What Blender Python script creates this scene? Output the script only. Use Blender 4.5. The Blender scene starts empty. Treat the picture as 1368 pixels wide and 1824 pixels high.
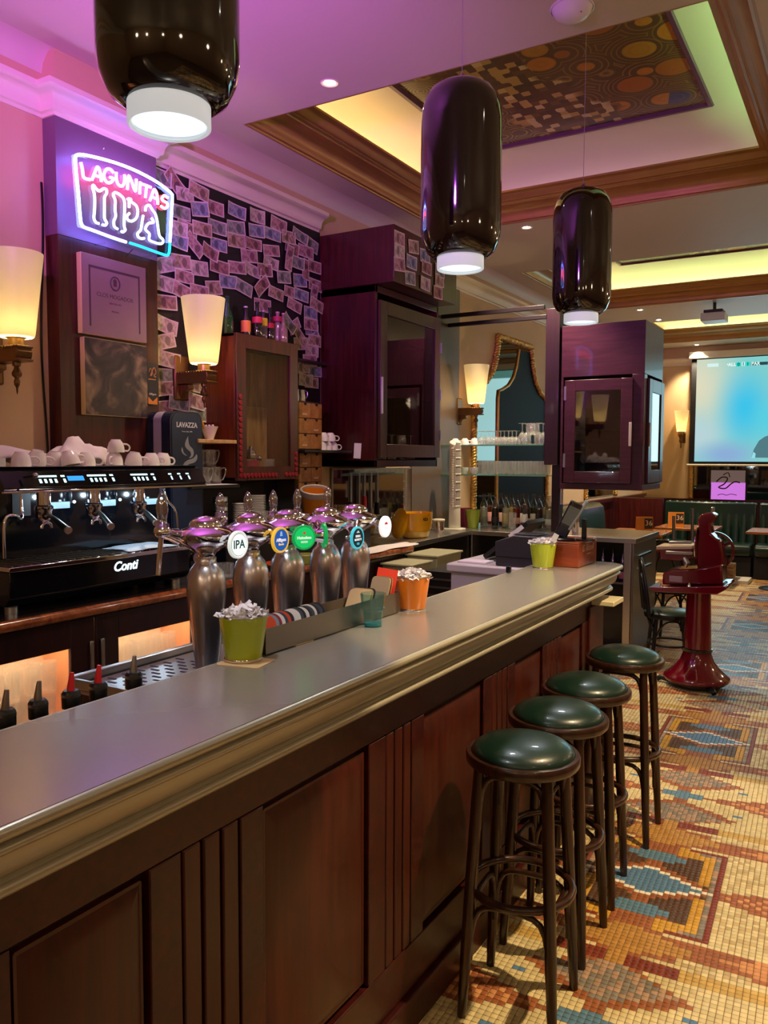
import bpy, bmesh, math, random
import numpy as np
from mathutils import Vector, Matrix, Euler

SC = bpy.context.scene
COL = SC.collection
PI = math.pi
R = math.radians
def hx(s, a=1.0):
    s = s.lstrip('#')
    c = [int(s[i:i + 2], 16) / 255 for i in (0, 2, 4)]
    return tuple(x / 12.92 if x <= .04045 else ((x + .055) / 1.055) ** 2.4 for x in c) + (a,)

# ------------------------------------------------------------------ camera
H_EYE = 1.65
cam_d = bpy.data.cameras.new('camera')
cam = bpy.data.objects.new('camera', cam_d)
COL.objects.link(cam)
cam_d.sensor_fit = 'VERTICAL'
cam_d.sensor_height = 36.0
cam_d.lens = 1447.0 / 1824.0 * 36.0
cam_d.clip_start = 0.05
cam_d.clip_end = 60
_y, _p, _r = R(30.791), R(-3.754), R(0.188)
_f = Vector((-math.sin(_y) * math.cos(_p), math.cos(_y) * math.cos(_p), math.sin(_p)))
_rt = Vector((math.cos(_y), math.sin(_y), 0))
_up = _rt.cross(_f)
_r2 = _rt * math.cos(_r) + _up * math.sin(_r)
_u2 = -_rt * math.sin(_r) + _up * math.cos(_r)
cam.matrix_world = Matrix(((_r2.x, _u2.x, -_f.x, 0), (_r2.y, _u2.y, -_f.y, 0), (_r2.z, _u2.z, -_f.z, H_EYE), (0, 0, 0, 1)))
SC.camera = cam

# ------------------------------------------------------------------ world, exposure
w = bpy.data.worlds.new('world')
SC.world = w
w.use_nodes = True
w.node_tree.nodes['Background'].inputs[0].default_value = (0.60, 0.47, 0.40, 1)
w.node_tree.nodes['Background'].inputs[1].default_value = 0.3
vs = SC.view_settings
vs.view_transform = 'Standard'
vs.look = 'None'
vs.exposure = 0.0
vs.gamma = 1.0
vs.use_curve_mapping = False
SC.cycles.transparent_max_bounces = 40

def light(kind, name, loc, energy, col, target=None, **k):
    d = bpy.data.lights.new(name, kind)
    d.energy = energy
    d.color = col
    for a, b in k.items():
        setattr(d, a, b)
    o = bpy.data.objects.new(name, d)
    COL.objects.link(o)
    o.location = loc
    if target is not None:
        o.rotation_euler = (Vector(target) - Vector(loc)).to_track_quat('-Z', 'Y').to_euler()
    return o
WARM = (1.0, 0.72, 0.42)
MAG = (0.62, 0.12, 1.0)
# purple wash added for the neon's ceiling glow; bar spot inferred from purple-lit cabinets
light('SPOT', 'neon_fill_light', (-1.7, 0.9, 2.7), 430, MAG, (-2.75, 2.9, 3.6), spot_size=R(84), spot_blend=1.0, shadow_soft_size=.08)
light('SPOT', 'purple_bar_light', (-0.9, 0.3, 3.3), 150, MAG, (-2.3, 5.9, 2.45), spot_size=R(42), spot_blend=1.0, shadow_soft_size=.08)

# ------------------------------------------------------------------ mesh helper
ORIG = {}
class MB:
    def __init__(s):
        s.v = []; s.f = []
    def add(s, vs, fs):
        n = len(s.v)
        s.v += [tuple(q) for q in vs]
        s.f += [tuple(i + n for i in q) for q in fs]
        return s
    def box(s, x0, x1, y0, y1, z0, z1):
        if x0 > x1: x0, x1 = x1, x0
        if y0 > y1: y0, y1 = y1, y0
        if z0 > z1: z0, z1 = z1, z0
        return s.add([(x0, y0, z0), (x1, y0, z0), (x1, y1, z0), (x0, y1, z0), (x0, y0, z1), (x1, y0, z1), (x1, y1, z1), (x0, y1, z1)],
                     [(3, 2, 1, 0), (4, 5, 6, 7), (0, 1, 5, 4), (1, 2, 6, 5), (2, 3, 7, 6), (3, 0, 4, 7)])
    def cbox(s, c, d):
        return s.box(c[0] - d[0] / 2, c[0] + d[0] / 2, c[1] - d[1] / 2, c[1] + d[1] / 2, c[2] - d[2] / 2, c[2] + d[2] / 2)
    def lathe(s, prof, n=24, c=(0, 0, 0), sx=1, sy=1, cap=True):
        vs, fs = [], []
        m = len(prof)
        for i in range(n):
            a = 2 * PI * i / n
            for r, z in prof:
                vs.append((c[0] + math.cos(a) * r * sx, c[1] + math.sin(a) * r * sy, c[2] + z))
        for i in range(n):
            j = (i + 1) % n
            for k in range(m - 1):
                fs.append((i * m + k, j * m + k, j * m + k + 1, i * m + k + 1))
        if cap:
            if prof[0][0] > 1e-6: fs.append(tuple(i * m for i in range(n))[::-1])
            if prof[-1][0] > 1e-6: fs.append(tuple(i * m + m - 1 for i in range(n)))
        return s.add(vs, fs)
    def cyl(s, p0, p1, r0, r1=None, n=16):
        return s.tube([p0, p1], [r0, r0 if r1 is None else r1], n)
    def tube(s, pts, r, n=8, closed=False, cap=True):
        P = [Vector(p) for p in pts]
        m = len(P)
        rs = list(r) if isinstance(r, (list, tuple)) else [r] * m
        T = []
        for i in range(m):
            if closed: t = P[(i + 1) % m] - P[i - 1]
            elif i == 0: t = P[1] - P[0]
            elif i == m - 1: t = P[-1] - P[-2]
            else: t = (P[i + 1] - P[i]).normalized() + (P[i] - P[i - 1]).normalized()
            T.append(t.normalized() if t.length > 1e-9 else Vector((0, 0, 1)))
        up = Vector((0, 0, 1)) if abs(T[0].z) < .95 else Vector((1, 0, 0))
        a = T[0].cross(up).normalized()
        vs, fs = [], []
        for i in range(m):
            a = (a - T[i] * a.dot(T[i]))
            a = a.normalized() if a.length > 1e-6 else T[i].orthogonal().normalized()
            b = T[i].cross(a)
            for k in range(n):
                q = 2 * PI * k / n
                vs.append(P[i] + (a * math.cos(q) + b * math.sin(q)) * rs[i])
        for i in range(m if closed else m - 1):
            j = (i + 1) % m
            for k in range(n):
                l = (k + 1) % n
                fs.append((i * n + k, i * n + l, j * n + l, j * n + k))
        if cap and not closed:
            fs.append(tuple(range(n))[::-1])
            fs.append(tuple((m - 1) * n + k for k in range(n)))
        return s.add(vs, fs)
    def sphere(s, c, r, n=16, m=10, sz=1.0):
        return s.lathe([(max(1e-7, r * math.sin(PI * i / m)), -r * sz * math.cos(PI * i / m)) for i in range(m + 1)], n, c, cap=False)
    def prism(s, poly, axis, a0, a1):
        """poly: 2d points; axis 'x': (y,z), 'y': (x,z), 'z': (x,y)"""
        def P(p, a):
            return (a, p[0], p[1]) if axis == 'x' else (p[0], a, p[1]) if axis == 'y' else (p[0], p[1], a)
        n = len(poly)
        vs = [P(p, a0) for p in poly] + [P(p, a1) for p in poly]
        fs = [tuple(range(n))[::-1], tuple(range(n, 2 * n))] + [(i, (i + 1) % n, (i + 1) % n + n, i + n) for i in range(n)]
        return s.add(vs, fs)
    def sweep(s, path, prof, closed=False, cap=False):
        """path: xy points; prof: (out, z); out is measured to the right of the walking direction"""
        n = len(path); m = len(prof)
        vs, fs = [], []
        for i in range(n):
            p = Vector(path[i])
            d0 = (p - Vector(path[i - 1])).normalized() if (closed or i > 0) else None
            d1 = (Vector(path[(i + 1) % n]) - p).normalized() if (closed or i < n - 1) else None
            if d0 is None: d0 = d1
            if d1 is None: d1 = d0
            n0 = Vector((d0.y, -d0.x)); n1 = Vector((d1.y, -d1.x))
            b = (n0 + n1)
            b = b / max(1e-6, b.dot(n0)) if b.length > 1e-6 else n0
            for o, z in prof:
                vs.append((p.x + b.x * o, p.y + b.y * o, z))
        for i in range(n if closed else n - 1):
            j = (i + 1) % n
            for k in range(m - 1):
                fs.append((i * m + k, j * m + k, j * m + k + 1, i * m + k + 1))
        if cap and not closed:
            fs.append(tuple(range(m))); fs.append(tuple((n - 1) * m + k for k in range(m))[::-1])
        return s.add(vs, fs)
    def quad(s, a, b, c, d):
        return s.add([a, b, c, d], [(0, 1, 2, 3)])
    def xf(s, M, start=0):
        for i in range(start, len(s.v)):
            s.v[i] = tuple(M @ Vector(s.v[i]))
        return s
    def grid(s, fn, nu, nv):
        vs = [fn(i / nu, j / nv) for j in range(nv + 1) for i in range(nu + 1)]
        fs = [(j * (nu + 1) + i, j * (nu + 1) + i + 1, (j + 1) * (nu + 1) + i + 1, (j + 1) * (nu + 1) + i) for j in range(nv) for i in range(nu)]
        return s.add(vs, fs)
    def build(s, name, mat, parent=None, bevel=0, smooth=35, solid=0, subs=0, fix=True, world=False):
        me = bpy.data.meshes.new(name)
        L = Vector(ORIG.get(parent.name, (0, 0, 0))) if (parent and world) else Vector((0, 0, 0))
        me.from_pydata([tuple(Vector(q) - L) for q in s.v], [], s.f)
        if fix:
            b = bmesh.new(); b.from_mesh(me)
            bmesh.ops.recalc_face_normals(b, faces=b.faces)
            b.to_mesh(me); b.free()
        if smooth:
            me.polygons.foreach_set('use_smooth', [True] * len(me.polygons))
            me.set_sharp_from_angle(angle=R(smooth))
        me.materials.append(mat)
        o = bpy.data.objects.new(name, me)
        COL.objects.link(o)
        if parent:
            o.parent = parent
            if world: ORIG[o.name] = tuple(L)
        if solid:
            q = o.modifiers.new('thickness', 'SOLIDIFY'); q.thickness = solid; q.offset = 0
        if bevel:
            q = o.modifiers.new('bevel', 'BEVEL'); q.width = bevel; q.segments = 2; q.limit_method = 'ANGLE'; q.angle_limit = R(40)
            q.harden_normals = False
        if subs:
            q = o.modifiers.new('smooth', 'SUBSURF'); q.levels = subs; q.render_levels = subs
        return o
def tag(o, label=None, cat=None, group=None, kind=None):
    if label: o['label'] = label
    if cat: o['category'] = cat
    if group: o['group'] = group
    if kind: o['kind'] = kind
    return o
def thing(name, label, cat, loc=(0, 0, 0), rz=0, group=None):
    o = bpy.data.objects.new(name, None)
    o.empty_display_size = .05
    COL.objects.link(o)
    o.location = loc; o.rotation_euler = (0, 0, rz)
    ORIG[o.name] = tuple(loc)
    return tag(o, label, cat, group)
def dup(root, loc, rz=None, label=None, scale=None):
    def cp(o, par):
        c = o.copy(); COL.objects.link(c)
        if par: c.parent = par
        for ch in KIDS(o): cp(ch, c)
        return c
    c = cp(root, None)
    c.location = loc
    if rz is not None: c.rotation_euler = (0, 0, rz) if not isinstance(rz, (tuple, list, Euler)) else rz
    if scale is not None: c.scale = (scale,) * 3 if not isinstance(scale, tuple) else scale
    if label: c['label'] = label
    return c
def KIDS(o): return list(o.children)
def struct(o): o['kind'] = 'structure'; return o
def rrect(w, h, r, n=5, cx=0, cy=0):
    out = []
    for k, (sx, sy) in enumerate(((1, 1), (-1, 1), (-1, -1), (1, -1))):
        for i in range(n + 1):
            a = PI / 2 * k + PI / 2 * i / n
            out.append((cx + sx * (w / 2 - r) + r * math.cos(a), cy + sy * (h / 2 - r) + r * math.sin(a)))
    return out
def text_mesh(body, size, mat, name, parent=None, M=None, extrude=.0008, align='CENTER', sx=1.0, shear=0.0, bold=0.0):
    cu = bpy.data.curves.new(name, 'FONT')
    cu.body = body; cu.size = size; cu.extrude = extrude; cu.align_x = align; cu.align_y = 'CENTER'; cu.shear = shear; cu.offset = bold
    cu.resolution_u = 3
    t = bpy.data.objects.new(name, cu); COL.objects.link(t)
    me = bpy.data.meshes.new_from_object(t.evaluated_get(bpy.context.evaluated_depsgraph_get()))
    COL.objects.unlink(t); bpy.data.objects.remove(t); bpy.data.curves.remove(cu)
    me.transform(Matrix.Diagonal((sx, 1, 1, 1)))
    if M is not None: me.transform(M)
    me.materials.clear(); me.materials.append(mat)
    o = bpy.data.objects.new(name, me); COL.objects.link(o)
    if parent: o.parent = parent
    return o
def frame(o, xdir, ydir):
    """matrix putting local x along xdir, local y along ydir, origin at o"""
    x = Vector(xdir).normalized(); y = Vector(ydir).normalized(); z = x.cross(y)
    return Matrix(((x.x, y.x, z.x, o[0]), (x.y, y.y, z.y, o[1]), (x.z, y.z, z.z, o[2]), (0, 0, 0, 1)))

# ------------------------------------------------------------------ materials
MATS = {}
def mat(name, col=(.8, .8, .8, 1), rough=.5, metal=0, emit=None, es=0, trans=0, ior=1.45, coat=0, alpha=1, bump=0, bscale=60, var=0, vscale=8, spec=.5, sheen=0, sub=0, rvar=0):
    if name in MATS: return MATS[name]
    if isinstance(col, str): col = hx(col)
    m = bpy.data.materials.new(name); m.use_nodes = True
    nt = m.node_tree; b = nt.nodes['Principled BSDF']
    I = b.inputs
    I['Base Color'].default_value = col
    I['Roughness'].default_value = rough; I['Metallic'].default_value = metal
    I['Transmission Weight'].default_value = trans; I['IOR'].default_value = ior
    I['Coat Weight'].default_value = coat; I['Alpha'].default_value = alpha
    I['Coat Roughness'].default_value = .05
    I['Specular IOR Level'].default_value = spec
    if sub: I['Subsurface Weight'].default_value = sub
    if emit:
        I['Emission Color'].default_value = hx(emit) if isinstance(emit, str) else emit
        I['Emission Strength'].default_value = es
    if bump or var or rvar:
        tc = nt.nodes.new('ShaderNodeTexCoord')
        nz = nt.nodes.new('ShaderNodeTexNoise'); nz.inputs['Scale'].default_value = vscale; nz.inputs['Detail'].default_value = 4
        nt.links.new(tc.outputs['Object'], nz.inputs['Vector'])
        if var:
            mx = nt.nodes.new('ShaderNodeMix'); mx.data_type = 'RGBA'
            mx.inputs[6].default_value = tuple(c * (1 - var) for c in col[:3]) + (1,)
            mx.inputs[7].default_value = tuple(min(1, c * (1 + var)) for c in col[:3]) + (1,)
            nt.links.new(nz.outputs['Fac'], mx.inputs[0]); nt.links.new(mx.outputs[2], I['Base Color'])
        if rvar:
            mr = nt.nodes.new('ShaderNodeMapRange'); mr.inputs['From Min'].default_value = .3; mr.inputs['From Max'].default_value = .7
            mr.inputs['To Min'].default_value = max(0.02, rough - rvar); mr.inputs['To Max'].default_value = rough + rvar
            nt.links.new(nz.outputs['Fac'], mr.inputs['Value']); nt.links.new(mr.outputs[0], I['Roughness'])
        if bump:
            n2 = nt.nodes.new('ShaderNodeTexNoise'); n2.inputs['Scale'].default_value = bscale; n2.inputs['Detail'].default_value = 3
            nt.links.new(tc.outputs['Object'], n2.inputs['Vector'])
            bp = nt.nodes.new('ShaderNodeBump'); bp.inputs['Strength'].default_value = bump; bp.inputs['Distance'].default_value = .002
            nt.links.new(n2.outputs['Fac'], bp.inputs['Height']); nt.links.new(bp.outputs['Normal'], I['Normal'])
    MATS[name] = m
    return m
def wood(name, c1, c2, rough=.35, grain=(40, 40, 3), coat=.15):
    if name in MATS: return MATS[name]
    m = mat(name, c1, rough, coat=coat)
    nt = m.node_tree; b = nt.nodes['Principled BSDF']
    tc = nt.nodes.new('ShaderNodeTexCoord'); mp = nt.nodes.new('ShaderNodeMapping'); mp.inputs['Scale'].default_value = grain
    nz = nt.nodes.new('ShaderNodeTexNoise'); nz.inputs['Scale'].default_value = 1.0; nz.inputs['Detail'].default_value = 5; nz.inputs['Distortion'].default_value = .6
    cr = nt.nodes.new('ShaderNodeValToRGB')
    cr.color_ramp.elements[0].position = .32; cr.color_ramp.elements[0].color = hx(c1)
    cr.color_ramp.elements[1].position = .7; cr.color_ramp.elements[1].color = hx(c2)
    nt.links.new(tc.outputs['Object'], mp.inputs['Vector']); nt.links.new(mp.outputs[0], nz.inputs['Vector'])
    nt.links.new(nz.outputs['Fac'], cr.inputs[0]); nt.links.new(cr.outputs[0], b.inputs['Base Color'])
    return m
def emis(name, col, s):
    if name in MATS: return MATS[name]
    m = bpy.data.materials.new(name); m.use_nodes = True; nt = m.node_tree; nt.nodes.clear()
    e = nt.nodes.new('ShaderNodeEmission'); e.inputs[0].default_value = hx(col) if isinstance(col, str) else col + (1,); e.inputs[1].default_value = s
    o = nt.nodes.new('ShaderNodeOutputMaterial'); nt.links.new(e.outputs[0], o.inputs[0])
    MATS[name] = m
    return m
def glass(name, col=(1, 1, 1), alpha=.12, rough=.03, tint=None, milk=0):
    """thin clear glass: mostly see-through with a glossy skin (no caustics, light passes)"""
    if name in MATS: return MATS[name]
    m = bpy.data.materials.new(name); m.use_nodes = True; nt = m.node_tree; nt.nodes.clear()
    t = nt.nodes.new('ShaderNodeBsdfTransparent'); t.inputs[0].default_value = (tint or (.98, .985, .98)) + (1,)
    g = nt.nodes.new('ShaderNodeBsdfGlossy'); g.inputs[0].default_value = col + (1,); g.inputs['Roughness'].default_value = rough
    lw = nt.nodes.new('ShaderNodeLayerWeight')
    pw = nt.nodes.new('ShaderNodeMath'); pw.operation = 'POWER'; pw.inputs[1].default_value = 4.0; nt.links.new(lw.outputs['Facing'], pw.inputs[0])
    ad = nt.nodes.new('ShaderNodeMath'); ad.operation = 'MULTIPLY_ADD'; ad.inputs[1].default_value = .9; ad.inputs[2].default_value = alpha * .5 + .02; ad.use_clamp = True
    nt.links.new(pw.outputs[0], ad.inputs[0])
    mx = nt.nodes.new('ShaderNodeMixShader'); nt.links.new(ad.outputs[0], mx.inputs[0]); nt.links.new(t.outputs[0], mx.inputs[1]); nt.links.new(g.outputs[0], mx.inputs[2])
    o = nt.nodes.new('ShaderNodeOutputMaterial')
    if milk:
        df = nt.nodes.new('ShaderNodeBsdfDiffuse'); df.inputs[0].default_value = (.95, .95, .9, 1)
        m2 = nt.nodes.new('ShaderNodeMixShader'); m2.inputs[0].default_value = milk; nt.links.new(mx.outputs[0], m2.inputs[1]); nt.links.new(df.outputs[0], m2.inputs[2]); mx = m2
    nt.links.new(mx.outputs[0], o.inputs[0])
    MATS[name] = m
    return m
def vcol(name, rough=.5, attr='tint', coat=0):
    """procedural material that reads each piece's own colour from its mesh"""
    if name in MATS: return MATS[name]
    m = mat(name, (.5, .5, .5, 1), rough, coat=coat, rvar=0.08, vscale=30)
    nt = m.node_tree; a = nt.nodes.new('ShaderNodeAttribute'); a.attribute_name = attr
    nt.links.new(a.outputs['Color'], nt.nodes['Principled BSDF'].inputs['Base Color'])
    return m
M_WALL = mat('wall_paint', '#c3a37c', .65, bump=.15, bscale=40, var=.05, vscale=3)
M_CEIL = mat('ceiling_paint', '#c9bda9', .55, bump=.05)
M_CORN = mat('cornice_plaster', '#d9cdb4', .5)
M_MAHO = wood('mahogany', '#2c0b0c', '#4a1512', .32, (45, 45, 3))
M_BARW = wood('bar_wood', '#2c0704', '#420f08', .38, (3, 40, 40), coat=.04)
M_BARP = wood('bar_panel_wood', '#330d05', '#481608', .38, (40, 40, 3), coat=.04)
M_GOLD = mat('gold_moulding', '#a67c44', .36, metal=.4, var=.15, vscale=6)
M_ZINC = mat('zinc_top', '#aaa397', .25, metal=.6, var=.03, vscale=14, bump=.015, bscale=16)
M_ZINCE = mat('zinc_edge', '#a8a38e', .3, metal=.28, var=.08, vscale=5)
M_STEEL = mat('brushed_steel', '#b9b6b4', .3, metal=1)
M_STEELD = mat('dull_steel', '#7d7a76', .36, metal=1)
M_CHROME = mat('chrome', '#e8e4e8', .06, metal=1)
M_BLACK = mat('black_plastic', '#0c0c0e', .35)
M_BLACKG = mat('black_gloss', '#0a0c12', .12, coat=.5)
M_WHITE = mat('white_porcelain', '#ece6de', .15, coat=.4)
M_PAPER = mat('white_paper', '#e9e3e3', .8)
M_BRASS = mat('aged_brass', '#7a5a34', .35, metal=.8, var=.2, vscale=30)
M_GBRASS = mat('gold_rope', '#c9a055', .35, metal=.7, var=.15, vscale=30)
M_GLASS = glass('clear_glass', alpha=.2, rough=.06, milk=.08)
M_GLASSG = glass('shelf_glass', (.8, 1, .9), .1, .03, (.78, .9, .84))
M_LEATH = mat('green_leather', '#0d251e', .33, coat=.2, bump=.12, bscale=180, var=.15, vscale=5)
M_BENT = wood('dark_bentwood', '#1f100a', '#3a2014', .28, (30, 30, 6), coat=.3)
M_WHITEL = emis('cool_lamp', (.88, .95, 1.0), 9)
M_SPOT = emis('spot_bulb', (1.0, .9, .75), 40)
# ================================================================== room shell
ZC = 3.6; XW = -3.5; YF = 15.0
m = MB().box(-3.7, XW, -4.2, YF + .2, 0, 4.3)
wall_left = struct(m.build('wall_left', M_WALL))
m = MB().box(XW, 3.5, YF, YF + .2, 0, 4.3)
wall_far = struct(m.build('wall_far', M_WALL))
m = MB().box(3.3, 3.5, -4.2, YF, 0, 4.3)
wall_right = struct(m.build('wall_right', M_WALL))
m = MB().box(-3.7, 3.5, -4.4, -4.2, 0, 4.3)
struct(m.build('wall_near', M_WALL))
# ---- ceiling with three square coffers
HX0, HX1 = -3.22, -0.49
HOLES = [(3.78, 6.46), (8.18, 10.7), (12.05, 14.3)]
m = MB()
ys = [-4.2] + [y for h in HOLES for y in h] + [YF]
for i in range(len(ys) - 1):
    hole = i % 2 == 1
    for (a, b) in ((XW, HX0), (HX0, HX1), (HX1, 3.3)):
        if hole and a == HX0: continue
        m.quad((a, ys[i], ZC), (b, ys[i], ZC), (b, ys[i + 1], ZC), (a, ys[i + 1], ZC))
ceiling = struct(m.build('ceiling', M_CEIL, smooth=0, fix=False))
# gold moulding, cove and painted panel of each coffer
def painting_mat(seed):
    m = mat('painted_panel_%d' % seed, '#6b4a2c', .35)
    nt = m.node_tree; b = nt.nodes['Principled BSDF']; N = nt.nodes.new; L = nt.links.new
    tc = N('ShaderNodeTexCoord'); mp = N('ShaderNodeMapping'); mp.inputs['Location'].default_value = (seed * .37, seed * .21, 0)
    L(tc.outputs['Object'], mp.inputs[0])
    def ramp(src, st, interp='CONSTANT'):
        r = N('ShaderNodeValToRGB'); r.color_ramp.interpolation = interp
        e = r.color_ramp.elements
        while len(e) < len(st): e.new(.5)
        for q, (p, c) in zip(e, st): q.position = p; q.color = hx(c)
        L(src, r.inputs[0]); return r.outputs[0]
    def mixc(f, a, c):
        x = N('ShaderNodeMix'); x.data_type = 'RGBA'; L(f, x.inputs[0]); L(a, x.inputs[6]); L(c, x.inputs[7]); return x.outputs[2]
    # round discs with rings
    v = N('ShaderNodeTexVoronoi'); v.inputs['Scale'].default_value = 3.7; v.inputs['Randomness'].default_value = .85; L(mp.outputs[0], v.inputs['Vector'])
    ring = N('ShaderNodeMath'); ring.operation = 'MULTIPLY'; ring.inputs[1].default_value = 62; L(v.outputs['Distance'], ring.inputs[0])
    sn = N('ShaderNodeMath'); sn.operation = 'SINE'; L(ring.outputs[0], sn.inputs[0])
    sep = N('ShaderNodeSeparateColor'); L(v.outputs['Color'], sep.inputs[0])
    disc = ramp(sep.outputs[0], [(0, '#c07a22'), (.3, '#b98a2e'), (.5, '#2f3a78'), (.6, '#c8862c'), (.78, '#8d8478'), (.86, '#a8611f')])
    base = ramp(sn.outputs[0], [(0, '#5d4229'), (.75, '#6d4f30'), (.95, '#8f7240')], 'LINEAR')
    inside = N('ShaderNodeMath'); inside.operation = 'LESS_THAN'; inside.inputs[1].default_value = .44; L(v.outputs['Distance'], inside.inputs[0])
    d2 = mixc(sn.outputs[0], disc, base)
    mixr = N('ShaderNodeMix'); mixr.data_type = 'RGBA'; mixr.inputs[0].default_value = .25; L(disc, mixr.inputs[6]); L(d2, mixr.inputs[7])
    discs = mixc(inside.outputs[0], base, mixr.outputs[2])
    # small square flecks
    vb = N('ShaderNodeTexVoronoi'); vb.distance = 'CHEBYCHEV'; vb.inputs['Scale'].default_value = 17; vb.inputs['Randomness'].default_value = .35; L(mp.outputs[0], vb.inputs['Vector'])
    sp2 = N('ShaderNodeSeparateColor'); L(vb.outputs['Color'], sp2.inputs[0])
    flecks = ramp(sp2.outputs[1], [(0, '#5a3f2a'), (.45, '#6d5130'), (.62, '#b89a55'), (.8, '#4c3b30'), (.9, '#cdbb84')])
    # swirls of fine gold line
    vs_ = N('ShaderNodeTexVoronoi'); vs_.inputs['Scale'].default_value = 6; L(mp.outputs[0], vs_.inputs['Vector'])
    rg = N('ShaderNodeMath'); rg.operation = 'MULTIPLY'; rg.inputs[1].default_value = 50; L(vs_.outputs['Distance'], rg.inputs[0])
    s2 = N('ShaderNodeMath'); s2.operation = 'SINE'; L(rg.outputs[0], s2.inputs[0])
    sw = ramp(s2.outputs[0], [(0, '#5d4a2f'), (.62, '#6f5a3a'), (.8, '#a6905a')], 'LINEAR')
    # zones
    sx = N('ShaderNodeSeparateXYZ'); L(tc.outputs['Object'], sx.inputs[0])
    nz = N('ShaderNodeTexNoise'); nz.inputs['Scale'].default_value = 3; L(tc.outputs['Object'], nz.inputs['Vector'])
    def zone(e0, e1, e2, lo, hi):
        a = N('ShaderNodeMath'); a.operation = 'MULTIPLY'; a.inputs[1].default_value = e0; L(sx.outputs[0], a.inputs[0])
        c = N('ShaderNodeMath'); c.operation = 'MULTIPLY_ADD'; c.inputs[1].default_value = e1; L(sx.outputs[1], c.inputs[0]); L(a.outputs[0], c.inputs[2])
        d = N('ShaderNodeMath'); d.operation = 'MULTIPLY_ADD'; d.inputs[1].default_value = e2; L(nz.outputs[0], d.inputs[0]); L(c.outputs[0], d.inputs[2])
        g = N('ShaderNodeMapRange'); g.inputs['From Min'].default_value = lo; g.inputs['From Max'].default_value = hi; L(d.outputs[0], g.inputs[0]); return g.outputs[0]
    z1 = zone(1, -.35, .5, .28, .34)
    z2 = zone(-1, .25, .4, .62, .72)
    c1 = mixc(z1, flecks, discs)
    c2 = mixc(z2, c1, sw)
    L(c2, b.inputs['Base Color'])
    return m
M_COVE = mat('cove_plaster', '#d8cfbd', .6)
COFFER_LED = [dict(L=('#ffd692', 26), Rr=('#b4ffac', 24), F=('#e9c0c8', 4), N=('#f4dca0', 12)),
              dict(L=('#ffe0a8', 24), Rr=('#c8ffb0', 26), F=('#e2ffb4', 26), N=('#ffe0a8', 20)),
              dict(L=('#ffe6a8', 24), Rr=('#dcffb0', 26), F=('#f0ffb4', 26), N=('#ffe6a8', 20))]
for ci, (y0, y1) in enumerate(HOLES):
    x0, x1 = HX0, HX1
    path = [(x0, y0), (x0, y1), (x1, y1), (x1, y0)]        # clockwise seen from above: right hand side = inside
    prof = [(0, 3.6), (.012, 3.601), (.015, 3.61), (.03, 3.614), (.034, 3.63)]
    for k in range(9):
        a = PI / 2 * k / 8
        prof.append((.034 + .10 * (1 - math.cos(a)), 3.63 + .085 * math.sin(a)))
    prof += [(.137, 3.722), (.15, 3.728), (.155, 3.735)]
    for k in range(9):
        a = PI * k / 8 - PI / 2
        prof.append((.165 + .045 * (k / 8) , 3.735 + .022 * (1 + math.sin(a))))
    prof += [(.222, 3.782), (.235, 3.786), (.235, 3.8), (.2, 3.8), (.17, 3.765), (.13, 3.745), (.08, 3.72), (0.0, 3.66)]
    fr = struct(MB().sweep(path, prof, closed=True).build('trim_%d' % (ci + 1), M_GOLD, smooth=50))
    cov = [(0, 3.64), (0, 3.72), (.012, 3.80), (.05, 3.88), (.12, 3.95), (.22, 3.995), (.34, 4.018), (.5, 4.03)]
    c = MB().sweep(path, cov, closed=True).build('cove', M_COVE, fr, smooth=60)
    fr2 = MB().sweep(path, [(.49, 4.031), (.5, 4.018), (.525, 4.018), (.54, 4.045)], closed=True).build('panel_frame', mat('purple_trim', '#5a2a50', .4), fr)
    pc = MB().quad(((x0 + x1) / -2 + x0 + .53, (y1 - y0) / -2 + .53, 0), ((x1 - x0) / 2 - .53, (y1 - y0) / -2 + .53, 0), ((x1 - x0) / 2 - .53, (y1 - y0) / 2 - .53, 0), ((x1 - x0) / -2 + .53, (y1 - y0) / 2 - .53, 0))
    pc.v = [(-(x1 - x0) / 2 + .53, -(y1 - y0) / 2 + .53, 0), ((x1 - x0) / 2 - .53, -(y1 - y0) / 2 + .53, 0), ((x1 - x0) / 2 - .53, (y1 - y0) / 2 - .53, 0), (-(x1 - x0) / 2 + .53, (y1 - y0) / 2 - .53, 0)]
    pn = pc.build('ceiling_painting', painting_mat(ci), smooth=0, fix=False)
    pn.location = ((x0 + x1) / 2, (y0 + y1) / 2, 4.04)
    pn.parent = fr
    D = COFFER_LED[ci]
    i0 = .10
    for key, bx in (('L', (x0 + i0, x0 + i0 + .02, y0 + .2, y1 - .2)), ('Rr', (x1 - i0 - .02, x1 - i0, y0 + .2, y1 - .2)),
                    ('F', (x0 + .2, x1 - .2, y1 - i0 - .02, y1 - i0)), ('N', (x0 + .2, x1 - .2, y0 + i0, y0 + i0 + .02))):
        MB().box(bx[0], bx[1], bx[2], bx[3], 3.745, 3.757).build('led_strip', emis('cove_led_%d%s' % (ci, key), D[key][0], D[key][1]), fr, smooth=0)
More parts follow.
